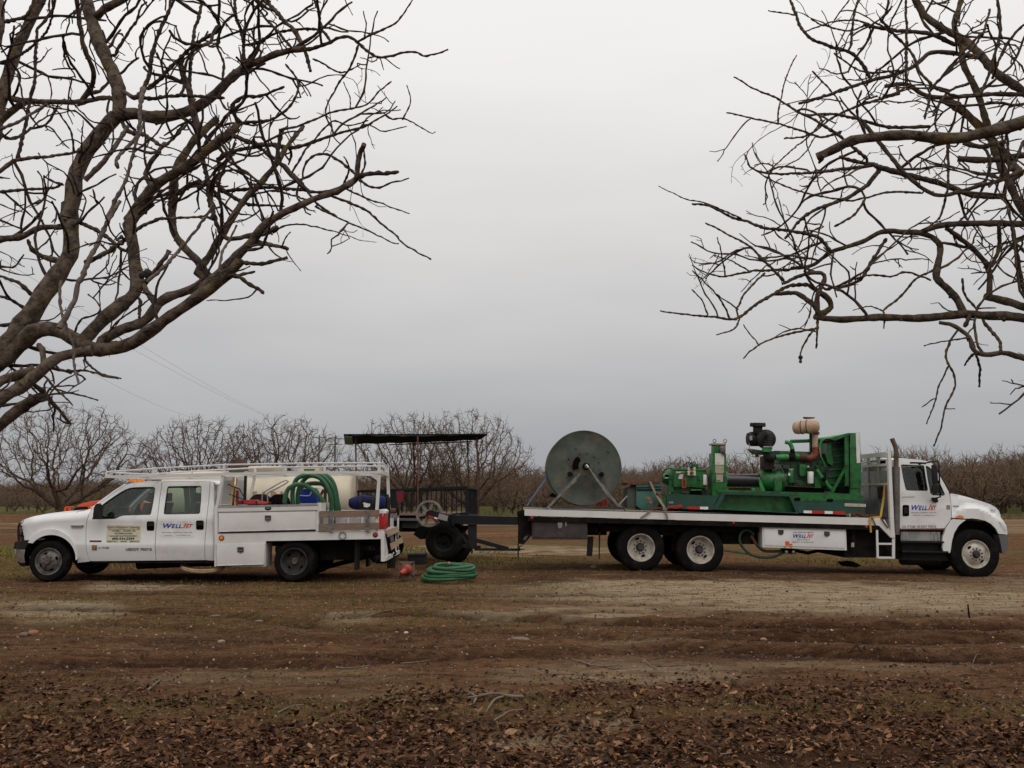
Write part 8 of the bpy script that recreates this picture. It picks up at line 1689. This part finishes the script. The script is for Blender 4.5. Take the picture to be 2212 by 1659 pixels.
# ================================================================== ORANGE TRACTOR behind the pickup bonnet
YK = 23.4; TRK = thing('tractor', P(210, 1216, YK), 'small orange tractor mostly hidden behind the pickup bonnet and windscreen', 'tractor')
def tk_(nm, pts, Y, d, mt, bev=0): return MB().poly(C(10, *pts), Y, d).build(nm, mt, TRK, bevel=bev)
tk_('hood', ((385, 500), (440, 455), (540, 415), (700, 378), (850, 358), (960, 352), (1270, 350), (1445, 352), (1440, 450), (1270, 470), (1120, 520), (720, 640), (655, 640), (645, 490)), YK, .75, ORANGE, .05)
tk_('grille', ((345, 560), (385, 505), (640, 488), (655, 500), (655, 620), (350, 620)), YK + .04, .67, BLACK, .02); tk_('cowl', ((1120, 470), (1440, 450), (1450, 620), (1100, 620)), YK + .05, .65, M('tractor_grey', (.06, .06, .062), .6), .02); tk_('fender', ((1480, 365), (1585, 358), (1570, 440), (1480, 560), (1700, 640), (1900, 640), (1960, 500), (1850, 400), (1700, 350)), YK - .25, .3, ORANGE, .03)
tk_('loader_bracket', ((150, 580), (165, 500), (195, 478), (330, 480), (335, 500), (310, 505), (300, 580), (255, 580), (250, 510), (215, 520), (200, 580)), YK - .1, .06, ORANGE); tk_('loader_bracket', ((150, 580), (165, 500), (195, 478), (330, 480), (335, 500), (310, 505), (300, 580), (255, 580), (250, 510), (215, 520), (200, 580)), YK + .8, .06, ORANGE)
text('KUBOTA', (*C1(10, 1235, 380), *C1(10, 1415, 412)), YK - .006, WPL, TRK, 'hood_lettering', .1, .03); text('MX', (*C1(10, 700, 480), *C1(10, 770, 512)), YK - .006, WPL, TRK, 'hood_lettering', .2, .03)
tk_('green_panel', ((985, 440), (1120, 432), (1140, 470), (1060, 540), (980, 540)), YK - .12, .05, M('lime_cover', (.25, .42, .12), .6))
zg = G(P(200, 1200, YK).x, YK)
for u, r_, w_ in ((185, .36, .22), (295, .58, .34)):
    x = P(u, 1150, YK).x
    for y in (YK - .35, YK + .85): wheel(TRK, Vector((x, y, zg + r_)), r_, w_, r_ * .5, 'deep', ORANGE, 6)
x = P(295, 1150, YK).x; MB().box((x - 1.3, YK + .15, zg + .35), (x + .1, YK + .6, zg + .8)).build('gearbox', CHAS, TRK); MB().box((x - .2, YK + .15, zg + .95), (x + .3, YK + .6, zg + 1.05)).build('seat', BLACK, TRK)

# ================================================================== POWER POLES AND WIRES
POLEM = M('weathered_pole_timber', (.16, .13, .115), .9); WIREM = M('grey_wire', (.20, .20, .20), .7)
tops = []
for u, v, Y, arms, lab in ((690, 940, 165, ((0, 945), ), 'left one of the two far power poles above the water tank, one crossarm'), (724.5, 942, 168, ((0, 948), (0, 960)), 'right one of the two far power poles above the water tank, two crossarms'), (794.5, 978, 230, ((0, 987),), 'small distant power pole left of the canopy wagon tree')):
    t_ = P(u, v, Y); pl = thing('power_pole', (t_.x, Y, 0), lab, 'power pole', 'far power poles'); MB().tube([(t_.x, Y, -.1), (t_.x, Y, t_.z)], [.19, .13], 8).build('pole', POLEM, pl)
    for _, va in arms: a = P(u, va, Y); MB().bar((a.x - 1.3, Y, a.z), (a.x + 1.3, Y, a.z), .14).build('crossarm', POLEM, pl); tops.append(a)
for i, (uv0, uv1, uv2, dx) in enumerate((((-260, 400), (508, 870), (690, 946), -1.1), ((-240, 470), (508, 866), (690, 946), 1.1), ((-260, 560), (440, 900), (724, 960), 0))):
    near_ = P(*uv0, 34); mid = P(uv1[0] - 6 * i, uv1[1] - 6 + 6 * i, 92); end = P(*uv2, 165); o = MB().tube(catmull([near_, mid, end], 12), .007, 4).build('power_line', WIREM, None)
    tag(o, 'thin overhead wire slanting down from the upper left to the far poles', 'wire', 'overhead wires')
# ================================================================== SMALL THINGS ON THE GROUND
cn = thing('traffic_cone', P(*C1(15, 430, 985), 18.7), 'dirty orange traffic cone lying on its side with its square base showing', 'traffic cone')
YO = 18.72; q = MB(); q.panel(R(15, 310, 750, 535, 988, 14), YO, .035); o = q.build('base', M('grimy_cone_base', (.17, .115, .10), .8, c2=(.09, .065, .055), scale=9), cn)
c_ = P(*C1(15, 428, 868), YO); ax_ = Vector((-.16, -1, -.085)).normalized()
MB().lathe([(.115, -.0), (.108, .02), (.094, .09), (.09, .10), (.068, .22), (.064, .23), (.040, .36), (.028, .42), (.023, .44), (.018, .42), (.036, .34), (.09, .05), (.11, .0)], c_, ax_, 30, True).build('cone', CONEO, cn)
MB().lathe([(.094, .10), (.072, .22)], c_, ax_, 30).build('dark_band', M('grimy_red_band', (.22, .03, .015), .7, c2=(.08, .03, .02), scale=10), cn)
for a in (45, 135, 225, 315):
    d = Vector((cos(radians(a)), 0, sin(radians(a)))); b0 = P(*C1(15, 422, 868), YO - .006); MB().bar(b0 + d * .135, b0 + d * .205, .014, .01).build('base_rib', CHAS, cn)
bx = thing('black_crate', P(*C1(15, 560, 795), 19.6), 'black crate on the ground between the traffic cone and trailer tyre', 'crate')
MB().poly(C(15, (440, 655), (690, 650), (700, 790), (545, 800), (440, 745)), 19.6, .4).build('box', BLACK, bx, bevel=.01); MB().poly(C(15, (436, 650), (694, 645), (694, 665), (436, 668)), 19.57, .46).build('rim', BLACK, bx)
gh = thing('hose_coil', P(1010 * .15319 + 813.2, 1255, 18.4), 'thick green hose coiled flat on the dirt beside the traffic cone', 'hose')
YG = 18.45
for cx, cy, rx, ry, ph in ((1010, 975, 365, 48, 0), (1030, 935, 340, 52, .5), (1050, 925, 350, 78, 1.1), (1045, 868, 330, 88, 2.0), (1090, 835, 285, 58, 2.9), (1085, 822, 262, 48, .2), (1060, 870, 300, 95, 4.4)):
    pts = []
    for i in range(44):
        t = 2 * pi * i / 44; u, v = C1(15, cx + rx * cos(t) * (1 + .02 * sin(3 * t + ph)), cy - ry * .62 * sin(t) + 12 * sin(2 * t + ph)); pts.append(P(u, v, YG + .42 * sin(t)))
    MB().tube(pts, .036, 10, close=True).build('hose_loop', HOSEG, gh, ang=80)
a = [P(*C1(15, x, y), YG + d) for x, y, d in ((1010, 758, .30), (1025, 785, .30))]; MB().tube(a, .03, 6).build('tie', TANHOSE, gh)
sk = groundpt(1345, 2096); o = MB().tube([sk + Vector((0, 0, -.05)), sk + Vector((-.02, 0, .24))], [.014, .010], 6).build('ground_stake', CHAS, None); tag(o, 'short black stake standing alone in the dirt at the right', 'stake')
# stones
def stone_mesh(seed, flat=.55):
    r = random.Random(seed); bm = bmesh.new(); bmesh.ops.create_icosphere(bm, subdivisions=2, radius=1)
    for v in bm.verts: v.co = Vector((v.co.x * 1.0, v.co.y * .8, v.co.z * flat)) * (1 + .22 * (vnoise(np.array([v.co.x * 1.7 + seed]), np.array([v.co.y * 1.7 + v.co.z]), seed)[0] - .5) * 2)
    me = bpy.data.meshes.new('stone'); bm.to_mesh(me); bm.free(); me.polygons.foreach_set('use_smooth', [True] * len(me.polygons)); return me
SM = [stone_mesh(s) for s in range(6)]
PALE = M('pale_stone', (.32, .23, .155), .9, c2=(.22, .145, .095), scale=8); ORST = M('orange_stone', (.33, .14, .075), .9, c2=(.20, .09, .055), scale=7); GRST = M('grey_brown_stone', (.17, .125, .095), .9, c2=(.10, .07, .05), scale=7); WHST = M('white_stone', (.50, .44, .36), .9)
for mt in (PALE, ORST, GRST, WHST): pass
def stone(u, v, wpx, mt, lab, group=None, k=0, nm='stone', flat=1):
    p = groundpt(v, u); r = wpx / 2 * p.y / F; me = SM[k % 6].copy(); me.materials.clear(); me.materials.append(mt)
    o = bpy.data.objects.new(nm, me); COL.objects.link(o); o.location = (p.x, p.y, G(p.x, p.y) + r * .18 * flat); o.scale = (r, r, r * flat); o.rotation_euler = (0, 0, k * 1.3); tag(o, lab, 'stone', group); return o
stone(72, 1367, 24, ORST, 'large orange stone lying left of everything in the tracks', None, 1); stone(52, 1369, 22, GRST, 'reddish brown clod touching the large orange stone', None, 2)
stone(877, 1370, 11, WHST, 'small white stone alone in the dirt left of the flat grey disc', None, 3); stone(1125, 1381, 46, GRST, 'flat round grey disc lying in the dirt near the picture centre', None, 4, 'flat_disc', .18)
stone(1282, 1226, 16, PALE, 'pale crumbly stone on the dirt right of the green hose coil', None, 5); stone(466, 1331, 22, GRST, 'right of two flat reddish stones below the pickup', None, 3, flat=.5); stone(380, 1325, 18, GRST, 'left of two flat reddish stones below the pickup', None, 1, flat=.5); stone(560, 1342, 22, GRST, 'broad brown stone pressed in the soil right of the two flat stones', None, 2, flat=.5)
stone(478, 1385, 17, PALE, 'pale tan stone with a bright top in the left foreground soil', None, 0); stone(715, 1387, 14, ORST, 'pinkish orange pebble cluster stone in the middle left foreground', None, 4); stone(1650, 1375, 16, PALE, 'tan stone between the two deep ruts at the right', None, 2); stone(1795, 1372, 12, WHST, 'whitish stone above the lower rut on the right', None, 5)
rg = random.Random(44)
for i in range(150):
    u = rg.uniform(-20, 2230); v = rg.choice([rg.uniform(1280, 1420), rg.uniform(1340, 1450), rg.uniform(1250, 1640)]); mt = rg.choice([PALE, GRST, ORST, GRST, ORST, GRST])
    stone(u, v, rg.uniform(4, 10), mt, 'small loose pebble scattered on the tracked bare earth', 'pebbles on the bare earth', i, 'pebble')
# fallen twigs
TWG = M('dead_grey_twig', (.20, .15, .115), .9, c2=(.12, .085, .06), scale=8)
def twig(pts, r0, lab, group=None, sides=()):
    rg2 = random.Random(len(pts) * 7 + int(pts[0][0])); rt = thing('fallen_twig', groundpt(pts[0][1], pts[0][0]), lab, 'twig', group)
    def ln(pp, r):
        o = []
        for u, v in pp: p = groundpt(v, u); p.z = G(p.x, p.y) + r * 1.2 + rg2.uniform(.0, .012); o.append(p)
        s = catmull(o, 4); n = len(s); return s, [r * (1 - .6 * i / n) * (1 + .15 * rg2.random()) for i in range(n)]
    s, rs = ln(pts, r0); MB().tube(s, rs, 6).build('stem', TWG, rt, ang=80)
    for sd_ in sides: s, rs = ln(sd_, r0 * .7); MB().tube(s, rs, 5).build('side_shoot', TWG, rt, ang=80)
twig([(1130, 1518), (1105, 1516), (1075, 1510), (1050, 1512), (1030, 1518), (1010, 1520)], .016, 'forked grey branch lying on the leaves at the bottom centre', None, [[(1090, 1512), (1070, 1522), (1055, 1538), (1050, 1545)], [(1030, 1517), (1018, 1510), (1008, 1504)], [(1028, 1520), (1022, 1528), (1010, 1532)]])
twig([(1060, 1560), (1085, 1550), (1100, 1543), (1130, 1540)], .009, 'thin tan twig just below the forked branch on the leaves'); twig([(1392, 1430), (1405, 1440), (1420, 1448)], .009, 'short grey twig beside the pebbles below the centre right rut', None, [[(1400, 1434), (1390, 1436)]])
twig([(1250, 1431), (1275, 1439), (1310, 1444), (1340, 1440)], .010, 'tangled brush twigs lying flat right of the picture centre', None, [[(1270, 1438), (1290, 1430), (1320, 1432)], [(1235, 1428), (1260, 1433), (1285, 1441)], [(1300, 1442), (1330, 1446), (1345, 1438)]])
twig([(862, 1432), (875, 1440), (905, 1439), (930, 1435)], .009, 'curved grey twig left of the picture centre in the foreground dirt'); twig([(725, 1447), (760, 1447), (800, 1444)], .008, 'straight pale twig lying level with the curved grey twig, further left'); twig([(515, 1438), (540, 1434), (560, 1438)], .008, 'pale bent twig in the left foreground dirt'); twig([(318, 1490), (335, 1480), (345, 1472)], .012, 'stout pale stick end in the left foreground above the leaves')
twig([(360, 1479), (385, 1481), (420, 1480)], .006, 'thin pale twig right of the stout pale stick end'); twig([(780, 1335), (820, 1328), (850, 1326)], .008, 'thin dark twig in the tracks below the black trailer'); twig([(1450, 1415), (1470, 1405), (1490, 1402)], .008, 'small twig sticking from the edge of the right rut'); twig([(600, 1541), (630, 1530), (655, 1528)], .008, 'tan twig among leaves in the lower left')
for i in range(22):
    u, v = rg.uniform(50, 2150), rg.choice([rg.uniform(1400, 1500), rg.uniform(1450, 1640)]); L_ = rg.uniform(14, 40); a_ = rg.uniform(-.25, .25)
    twig([(u, v), (u + L_ / 2, v + L_ * a_ + rg.uniform(-2, 2)), (u + L_, v + L_ * a_ * 1.5)], rg.uniform(.003, .006), 'short thin twig among the fallen leaves in the foreground', 'small twigs among the leaves')
# red stemmed weeds
for u, v, lab in ((1091, 1378, 'left small red stemmed weed beside the flat grey disc'), (1166, 1356, 'tall red stemmed weed standing right of the flat grey disc')):
    p = groundpt(v, u); w_ = thing('red_weed', p, lab, 'weed'); m_ = M('red_weed_stem', (.16, .045, .03), .8)
    for k_ in range(6):
        d = Vector((rg.gauss(0, .03), rg.gauss(0, .03), rg.uniform(.12, .25) if u > 1100 else rg.uniform(.05, .1))); s = p + Vector((0, 0, -.01)); MB().tube([s, s + d * .5, s + d + Vector((rg.gauss(0, .02), 0, 0))], .003, 4).build('stem', m_, w_)
# grit: thousands of crumbs of soil and stone as one mass
def scatter(n, Y0, Y1, fn, seed):
    r = np.random.RandomState(seed); y = Y0 * (Y1 / Y0) ** r.rand(n); x = (r.rand(n) * 2 - 1) * (y * .62 + 1.2); keep = r.rand(n) < fn(x, y); return x[keep], y[keep]
def bulk(name, V, Fc, mat, tone):
    me = bpy.data.meshes.new(name); me.vertices.add(len(V)); me.vertices.foreach_set('co', V.ravel().astype(np.float32)); k = Fc.shape[1]
    me.loops.add(Fc.size); me.loops.foreach_set('vertex_index', Fc.ravel().astype(np.int32)); me.polygons.add(len(Fc)); me.polygons.foreach_set('loop_start', (np.arange(len(Fc)) * k).astype(np.int32)); me.update(calc_edges=True)
    at = me.attributes.new('tone', 'FLOAT', 'POINT'); at.data.foreach_set('value', tone.astype(np.float32)); me.materials.append(mat)
    o = bpy.data.objects.new(name, me); COL.objects.link(o); o['kind'] = 'stuff'; return o
def tonemat(name, cols, rough=.9, transl=0):
    m = bpy.data.materials.new(name); m.use_nodes = True; n, l = m.node_tree.nodes, m.node_tree.links; b = n['Principled BSDF']; b.inputs['Roughness'].default_value = rough; b.inputs['Specular IOR Level'].default_value = .2
    a = n.new('ShaderNodeAttribute'); a.attribute_name = 'tone'; r = n.new('ShaderNodeValToRGB'); e_ = r.color_ramp
    while len(e_.elements) < len(cols): e_.elements.new(.5)
    for i, c in enumerate(cols): e_.elements[i].position = i / (len(cols) - 1); e_.elements[i].color = (*c, 1)
    l.new(a.outputs['Fac'], r.inputs[0]); ns_ = n.new('ShaderNodeTexNoise'); ns_.inputs['Scale'].default_value = 60; g = n.new('ShaderNodeNewGeometry'); l.new(g.outputs['Position'], ns_.inputs[0])
    mx = n.new('ShaderNodeMix'); mx.data_type = 'RGBA'; mx.blend_type = 'MULTIPLY'; mx.inputs[0].default_value = .6; l.new(r.outputs[0], mx.inputs[6]); l.new(ns_.outputs[0], mx.inputs[7]); mp = n.new('ShaderNodeMix'); mp.data_type = 'RGBA'; mp.inputs[0].default_value = .45; l.new(mx.outputs[2], mp.inputs[6]); l.new(r.outputs[0], mp.inputs[7]); l.new(mp.outputs[2], b.inputs['Base Color'])
    return m
x, y = scatter(60000, 5.2, 24, lambda x, y: .35 + .65 * fbm(x * .9, y * 1.2, 91, 3) ** 2 * 2, 5); n = len(x); r = np.random.RandomState(6)
sz = .004 + .014 * r.rand(n) ** 4 + y * .0003; z = gz(x, y)
tet = np.array([(1, 0, -.3), (-.5, .87, -.3), (-.5, -.87, -.3), (.1, 0, .8)])
V = tet[None] * sz[:, None, None] * (1 + .5 * r.rand(n, 4, 1)); th = r.rand(n) * 6.28; cx, sx = np.cos(th)[:, None], np.sin(th)[:, None]
V = np.stack([V[..., 0] * cx - V[..., 1] * sx + x[:, None], V[..., 0] * sx + V[..., 1] * cx + y[:, None], V[..., 2] * .8 + z[:, None]], -1)
Fc = (np.arange(n)[:, None, None] * 4 + np.array([(0, 1, 3), (1, 2, 3), (2, 0, 3)])[None]).reshape(-1, 3)
bulk('soil_grit', V.reshape(-1, 3), Fc, tonemat('soil_grit', [(.030, .017, .010), (.07, .038, .022), (.12, .07, .042), (.22, .135, .085), (.42, .31, .22)]), np.repeat(r.rand(n) ** 1.3, 4))
x, y = scatter(130000, 6.5, 22, lambda x, y: np.clip(masks(x, y)[2] * .8 * (fbm(x * 2, y * 3, 95, 2) > .45) + .015, 0, 1), 15); n = len(x); r = np.random.RandomState(16)
sz = .007 + .032 * r.rand(n) ** 3; z = gz(x, y); V = tet[None] * sz[:, None, None] * (1 + .6 * r.rand(n, 4, 1)); th = r.rand(n) * 6.28; cx, sx = np.cos(th)[:, None], np.sin(th)[:, None]
V = np.stack([V[..., 0] * cx - V[..., 1] * sx + x[:, None], V[..., 0] * sx + V[..., 1] * cx + y[:, None], V[..., 2] * .7 + z[:, None]], -1)
bulk('soil_clods', V.reshape(-1, 3), (np.arange(n)[:, None, None] * 4 + np.array([(0, 1, 3), (1, 2, 3), (2, 0, 3)])[None]).reshape(-1, 3), tonemat('soil_clod', [(.028, .014, .009), (.06, .032, .019), (.11, .062, .036)]), np.repeat(r.rand(n), 4))
# leaves
def leafprob(x, y):
    fz = y * CP - CH * SP; U = 1106 + F * x / fz; Vv = 829.5 - F * (-y * SP - CH * CP) / fz
    edge = 1462 + 40 * (fbm(x * .7, y * .7, 31, 3) - .5) * 2 + 30 * np.exp(-((U - 550) / 330) ** 2) * 1.5
    p = sst(-45, 75, Vv - edge) ** 1.3 * (.25 + 1.5 * sst(.3, .62, fbm(x * 1.2, y * 1.6, 33, 3)))
    bare = np.maximum(blob(U, Vv, 1130, 1605, 160, 16), blob(U, Vv, 950, 1640, 180, 14)) * .75
    bare = np.maximum(bare, blob(U, Vv, 1700, 1640, 120, 12) * .6)
    p = p * (1 - bare)
    p = np.maximum(p, .6 * np.exp(-((Vv - 1357) / 7) ** 2) * sst(1380, 1480, U) * (1 - sst(1800, 1900, U)))
    return np.clip(np.maximum(p, .010), 0, 1)
LT = np.array([(0, -1, 0), (.42, -.45, 1), (.5, .1, 1), (.3, .6, 1), (0, 1.15, 0), (-.3, .6, 1), (-.5, .1, 1), (-.42, -.45, 1), (0, -.4, 0), (0, .2, 0)])
LF = np.array([(0, 1, 8), (1, 2, 8), (2, 9, 8), (2, 3, 9), (3, 4, 9), (4, 5, 9), (5, 6, 9), (6, 8, 9), (6, 7, 8), (7, 0, 8)])
def leaves(x, y, s, r, lift=.012):
    n = len(x); c = r.uniform(-.1, 1.0, n); T = np.repeat(LT[None], n, 0).copy()
    w = T[..., 0].copy(); fold = c[:, None] * .75
    T[..., 2] = np.abs(w) * fold * 1.6 + (r.rand(n, 10) - .5) * .28 + (c * .25)[:, None] * T[..., 1] ** 2
    T[..., 0] *= (1 - .35 * np.abs(c))[:, None] * r.uniform(.8, 1.25, n)[:, None]
    T *= s[:, None, None]
    a, b_, g = r.uniform(0, 6.28, n), r.normal(0, .38, n), r.normal(0, .38, n)
    X, Y, Z = T[..., 0], T[..., 1], T[..., 2]
    Y2 = Y * np.cos(b_)[:, None] - Z * np.sin(b_)[:, None]; Z2 = Y * np.sin(b_)[:, None] + Z * np.cos(b_)[:, None]
    X2 = X * np.cos(g)[:, None] + Z2 * np.sin(g)[:, None]; Z3 = -X * np.sin(g)[:, None] + Z2 * np.cos(g)[:, None]
    X4 = X2 * np.cos(a)[:, None] - Y2 * np.sin(a)[:, None]; Y4 = X2 * np.sin(a)[:, None] + Y2 * np.cos(a)[:, None]
    z = gz(x, y); Z3 = Z3 - np.minimum(0, Z3.min(1, keepdims=True) * .8)
    return np.stack([X4 + x[:, None], Y4 + y[:, None], Z3 + (z + r.uniform(-.002, lift, n))[:, None]], -1)
LEAFM = tonemat('dead_leaf', [(.018, .009, .005), (.050, .022, .011), (.105, .047, .022), (.200, .092, .043), (.33, .165, .080), (.46, .27, .15)], .75)
x, y = scatter(62000, 5.0, 14, leafprob, 17); r = np.random.RandomState(8); s = .012 + .031 * r.beta(1.3, 2.3, len(x)); s *= np.where(y > 9, .8, 1)
V = leaves(x, y, s, r); Fc = (np.arange(len(x))[:, None, None] * 10 + LF[None]).reshape(-1, 3); tone = np.clip(r.beta(1.7, 2.6, len(x)), 0, 1)
bulk('leaf_litter', V.reshape(-1, 3), Fc, LEAFM, np.repeat(tone, 10)); print('leaves', len(x))
lm_ = []
for k in range(14):
    r = np.random.RandomState(100 + k); V = leaves(np.zeros(1), np.full(1, 200.0), np.array([.036]), r, .001)[0]; V[:, 1] -= 200; V[:, 2] -= V[:, 2].min()
    me = bpy.data.meshes.new('leaf'); me.from_pydata([tuple(v) for v in V], [], [tuple(int(i) for i in f) for f in LF]); at = me.attributes.new('tone', 'FLOAT', 'POINT'); at.data.foreach_set('value', np.full(10, [.15, .3, .42, .55, .62, .8, .95][k % 7], np.float32)); me.materials.append(LEAFM); lm_.append(me)
rg = random.Random(71)
for i in range(290):
    u, v = rg.uniform(0, 2212), rg.uniform(1545, 1655); p = groundpt(v, u); o = bpy.data.objects.new('fallen_leaf', lm_[rg.randrange(14)]); COL.objects.link(o)
    o.location = (p.x, p.y, G(p.x, p.y) + .012); o.rotation_euler = (rg.gauss(0, .25), rg.gauss(0, .25), rg.uniform(0, 6.28)); s = rg.uniform(.55, 1.1); o.scale = (s, s, s); tag(o, 'curled dead brown leaf on top of the litter at the bottom edge', 'leaf', 'larger leaves nearest the camera')
p = groundpt(1592, 1103); o = bpy.data.objects.new('fallen_leaf', lm_[6]); COL.objects.link(o); o.location = (p.x, p.y, G(p.x, p.y) + .05); o.rotation_euler = (radians(70), 0, .2); o.scale = (1.4, 1.4, 1.4); tag(o, 'upright rust brown leaf standing on its tip at the bottom centre', 'leaf')
# grass and moss blades
def grassprob(x, y): tan, moss, damp_shade, grass, U, Vv = masks(x, y); return np.clip(moss * sst(.42, .62, fbm(x * 1.5, y * 2, 53, 3)) + .01, 0, 1)
x, y = scatter(160000, 5.2, 32, grassprob, 21); n = len(x); r = np.random.RandomState(9); h = r.uniform(.012, .042, n) * np.where(y > 14, 1.5, 1); w = .0022 + y * .00035; a = r.rand(n) * 6.28; lean = r.normal(0, .6, (n, 2)) * h[:, None]; z = gz(x, y)
V = np.stack([np.stack([x - w * np.cos(a), y - w * np.sin(a), z - .003], -1), np.stack([x + w * np.cos(a), y + w * np.sin(a), z - .003], -1), np.stack([x + lean[:, 0], y + lean[:, 1], z + h], -1)], 1)
bulk('moss_and_grass', V.reshape(-1, 3), np.arange(n * 3).reshape(-1, 3), tonemat('grass_blade', [(.045, .065, .012), (.07, .11, .02), (.13, .15, .03), (.22, .20, .05)]), np.repeat(r.rand(n), 3))
# yellow green weeds behind the tyres
def wp(x, y):
    fz = y * CP - CH * SP; U = 1106 + F * x / fz; Vv = 829.5 - F * (-y * SP - CH * CP) / fz
    return np.clip(blob(U, Vv, 870, 1190, 60, 8) + blob(U, Vv, 1050, 1190, 60, 6) + blob(U, Vv, 10, 1196, 50, 10) + .5 * blob(U, Vv, 1000, 1212, 160, 8) + .35 * blob(U, Vv, 1900, 1205, 250, 8) + .3 * blob(U, Vv, 400, 1225, 250, 8), 0, 1) * (.3 + fbm(x * 2, y * 2, 3, 2))
x, y = scatter(60000, 19, 33, wp, 25); n = len(x); r = np.random.RandomState(10); h = r.uniform(.04, .12, n); w = np.full(n, .012); a = r.rand(n) * 6.28; lean = r.normal(0, .5, (n, 2)) * h[:, None]; z = gz(x, y)
V = np.stack([np.stack([x - w * np.cos(a), y - w * np.sin(a), z - .003], -1), np.stack([x + w * np.cos(a), y + w * np.sin(a), z - .003], -1), np.stack([x + lean[:, 0], y + lean[:, 1], z + h], -1)], 1)
bulk('weed_patches', V.reshape(-1, 3), np.arange(n * 3).reshape(-1, 3), tonemat('weed_blade', [(.06, .08, .015), (.14, .16, .02), (.30, .27, .03), (.20, .18, .06)]), np.repeat(r.rand(n), 3))
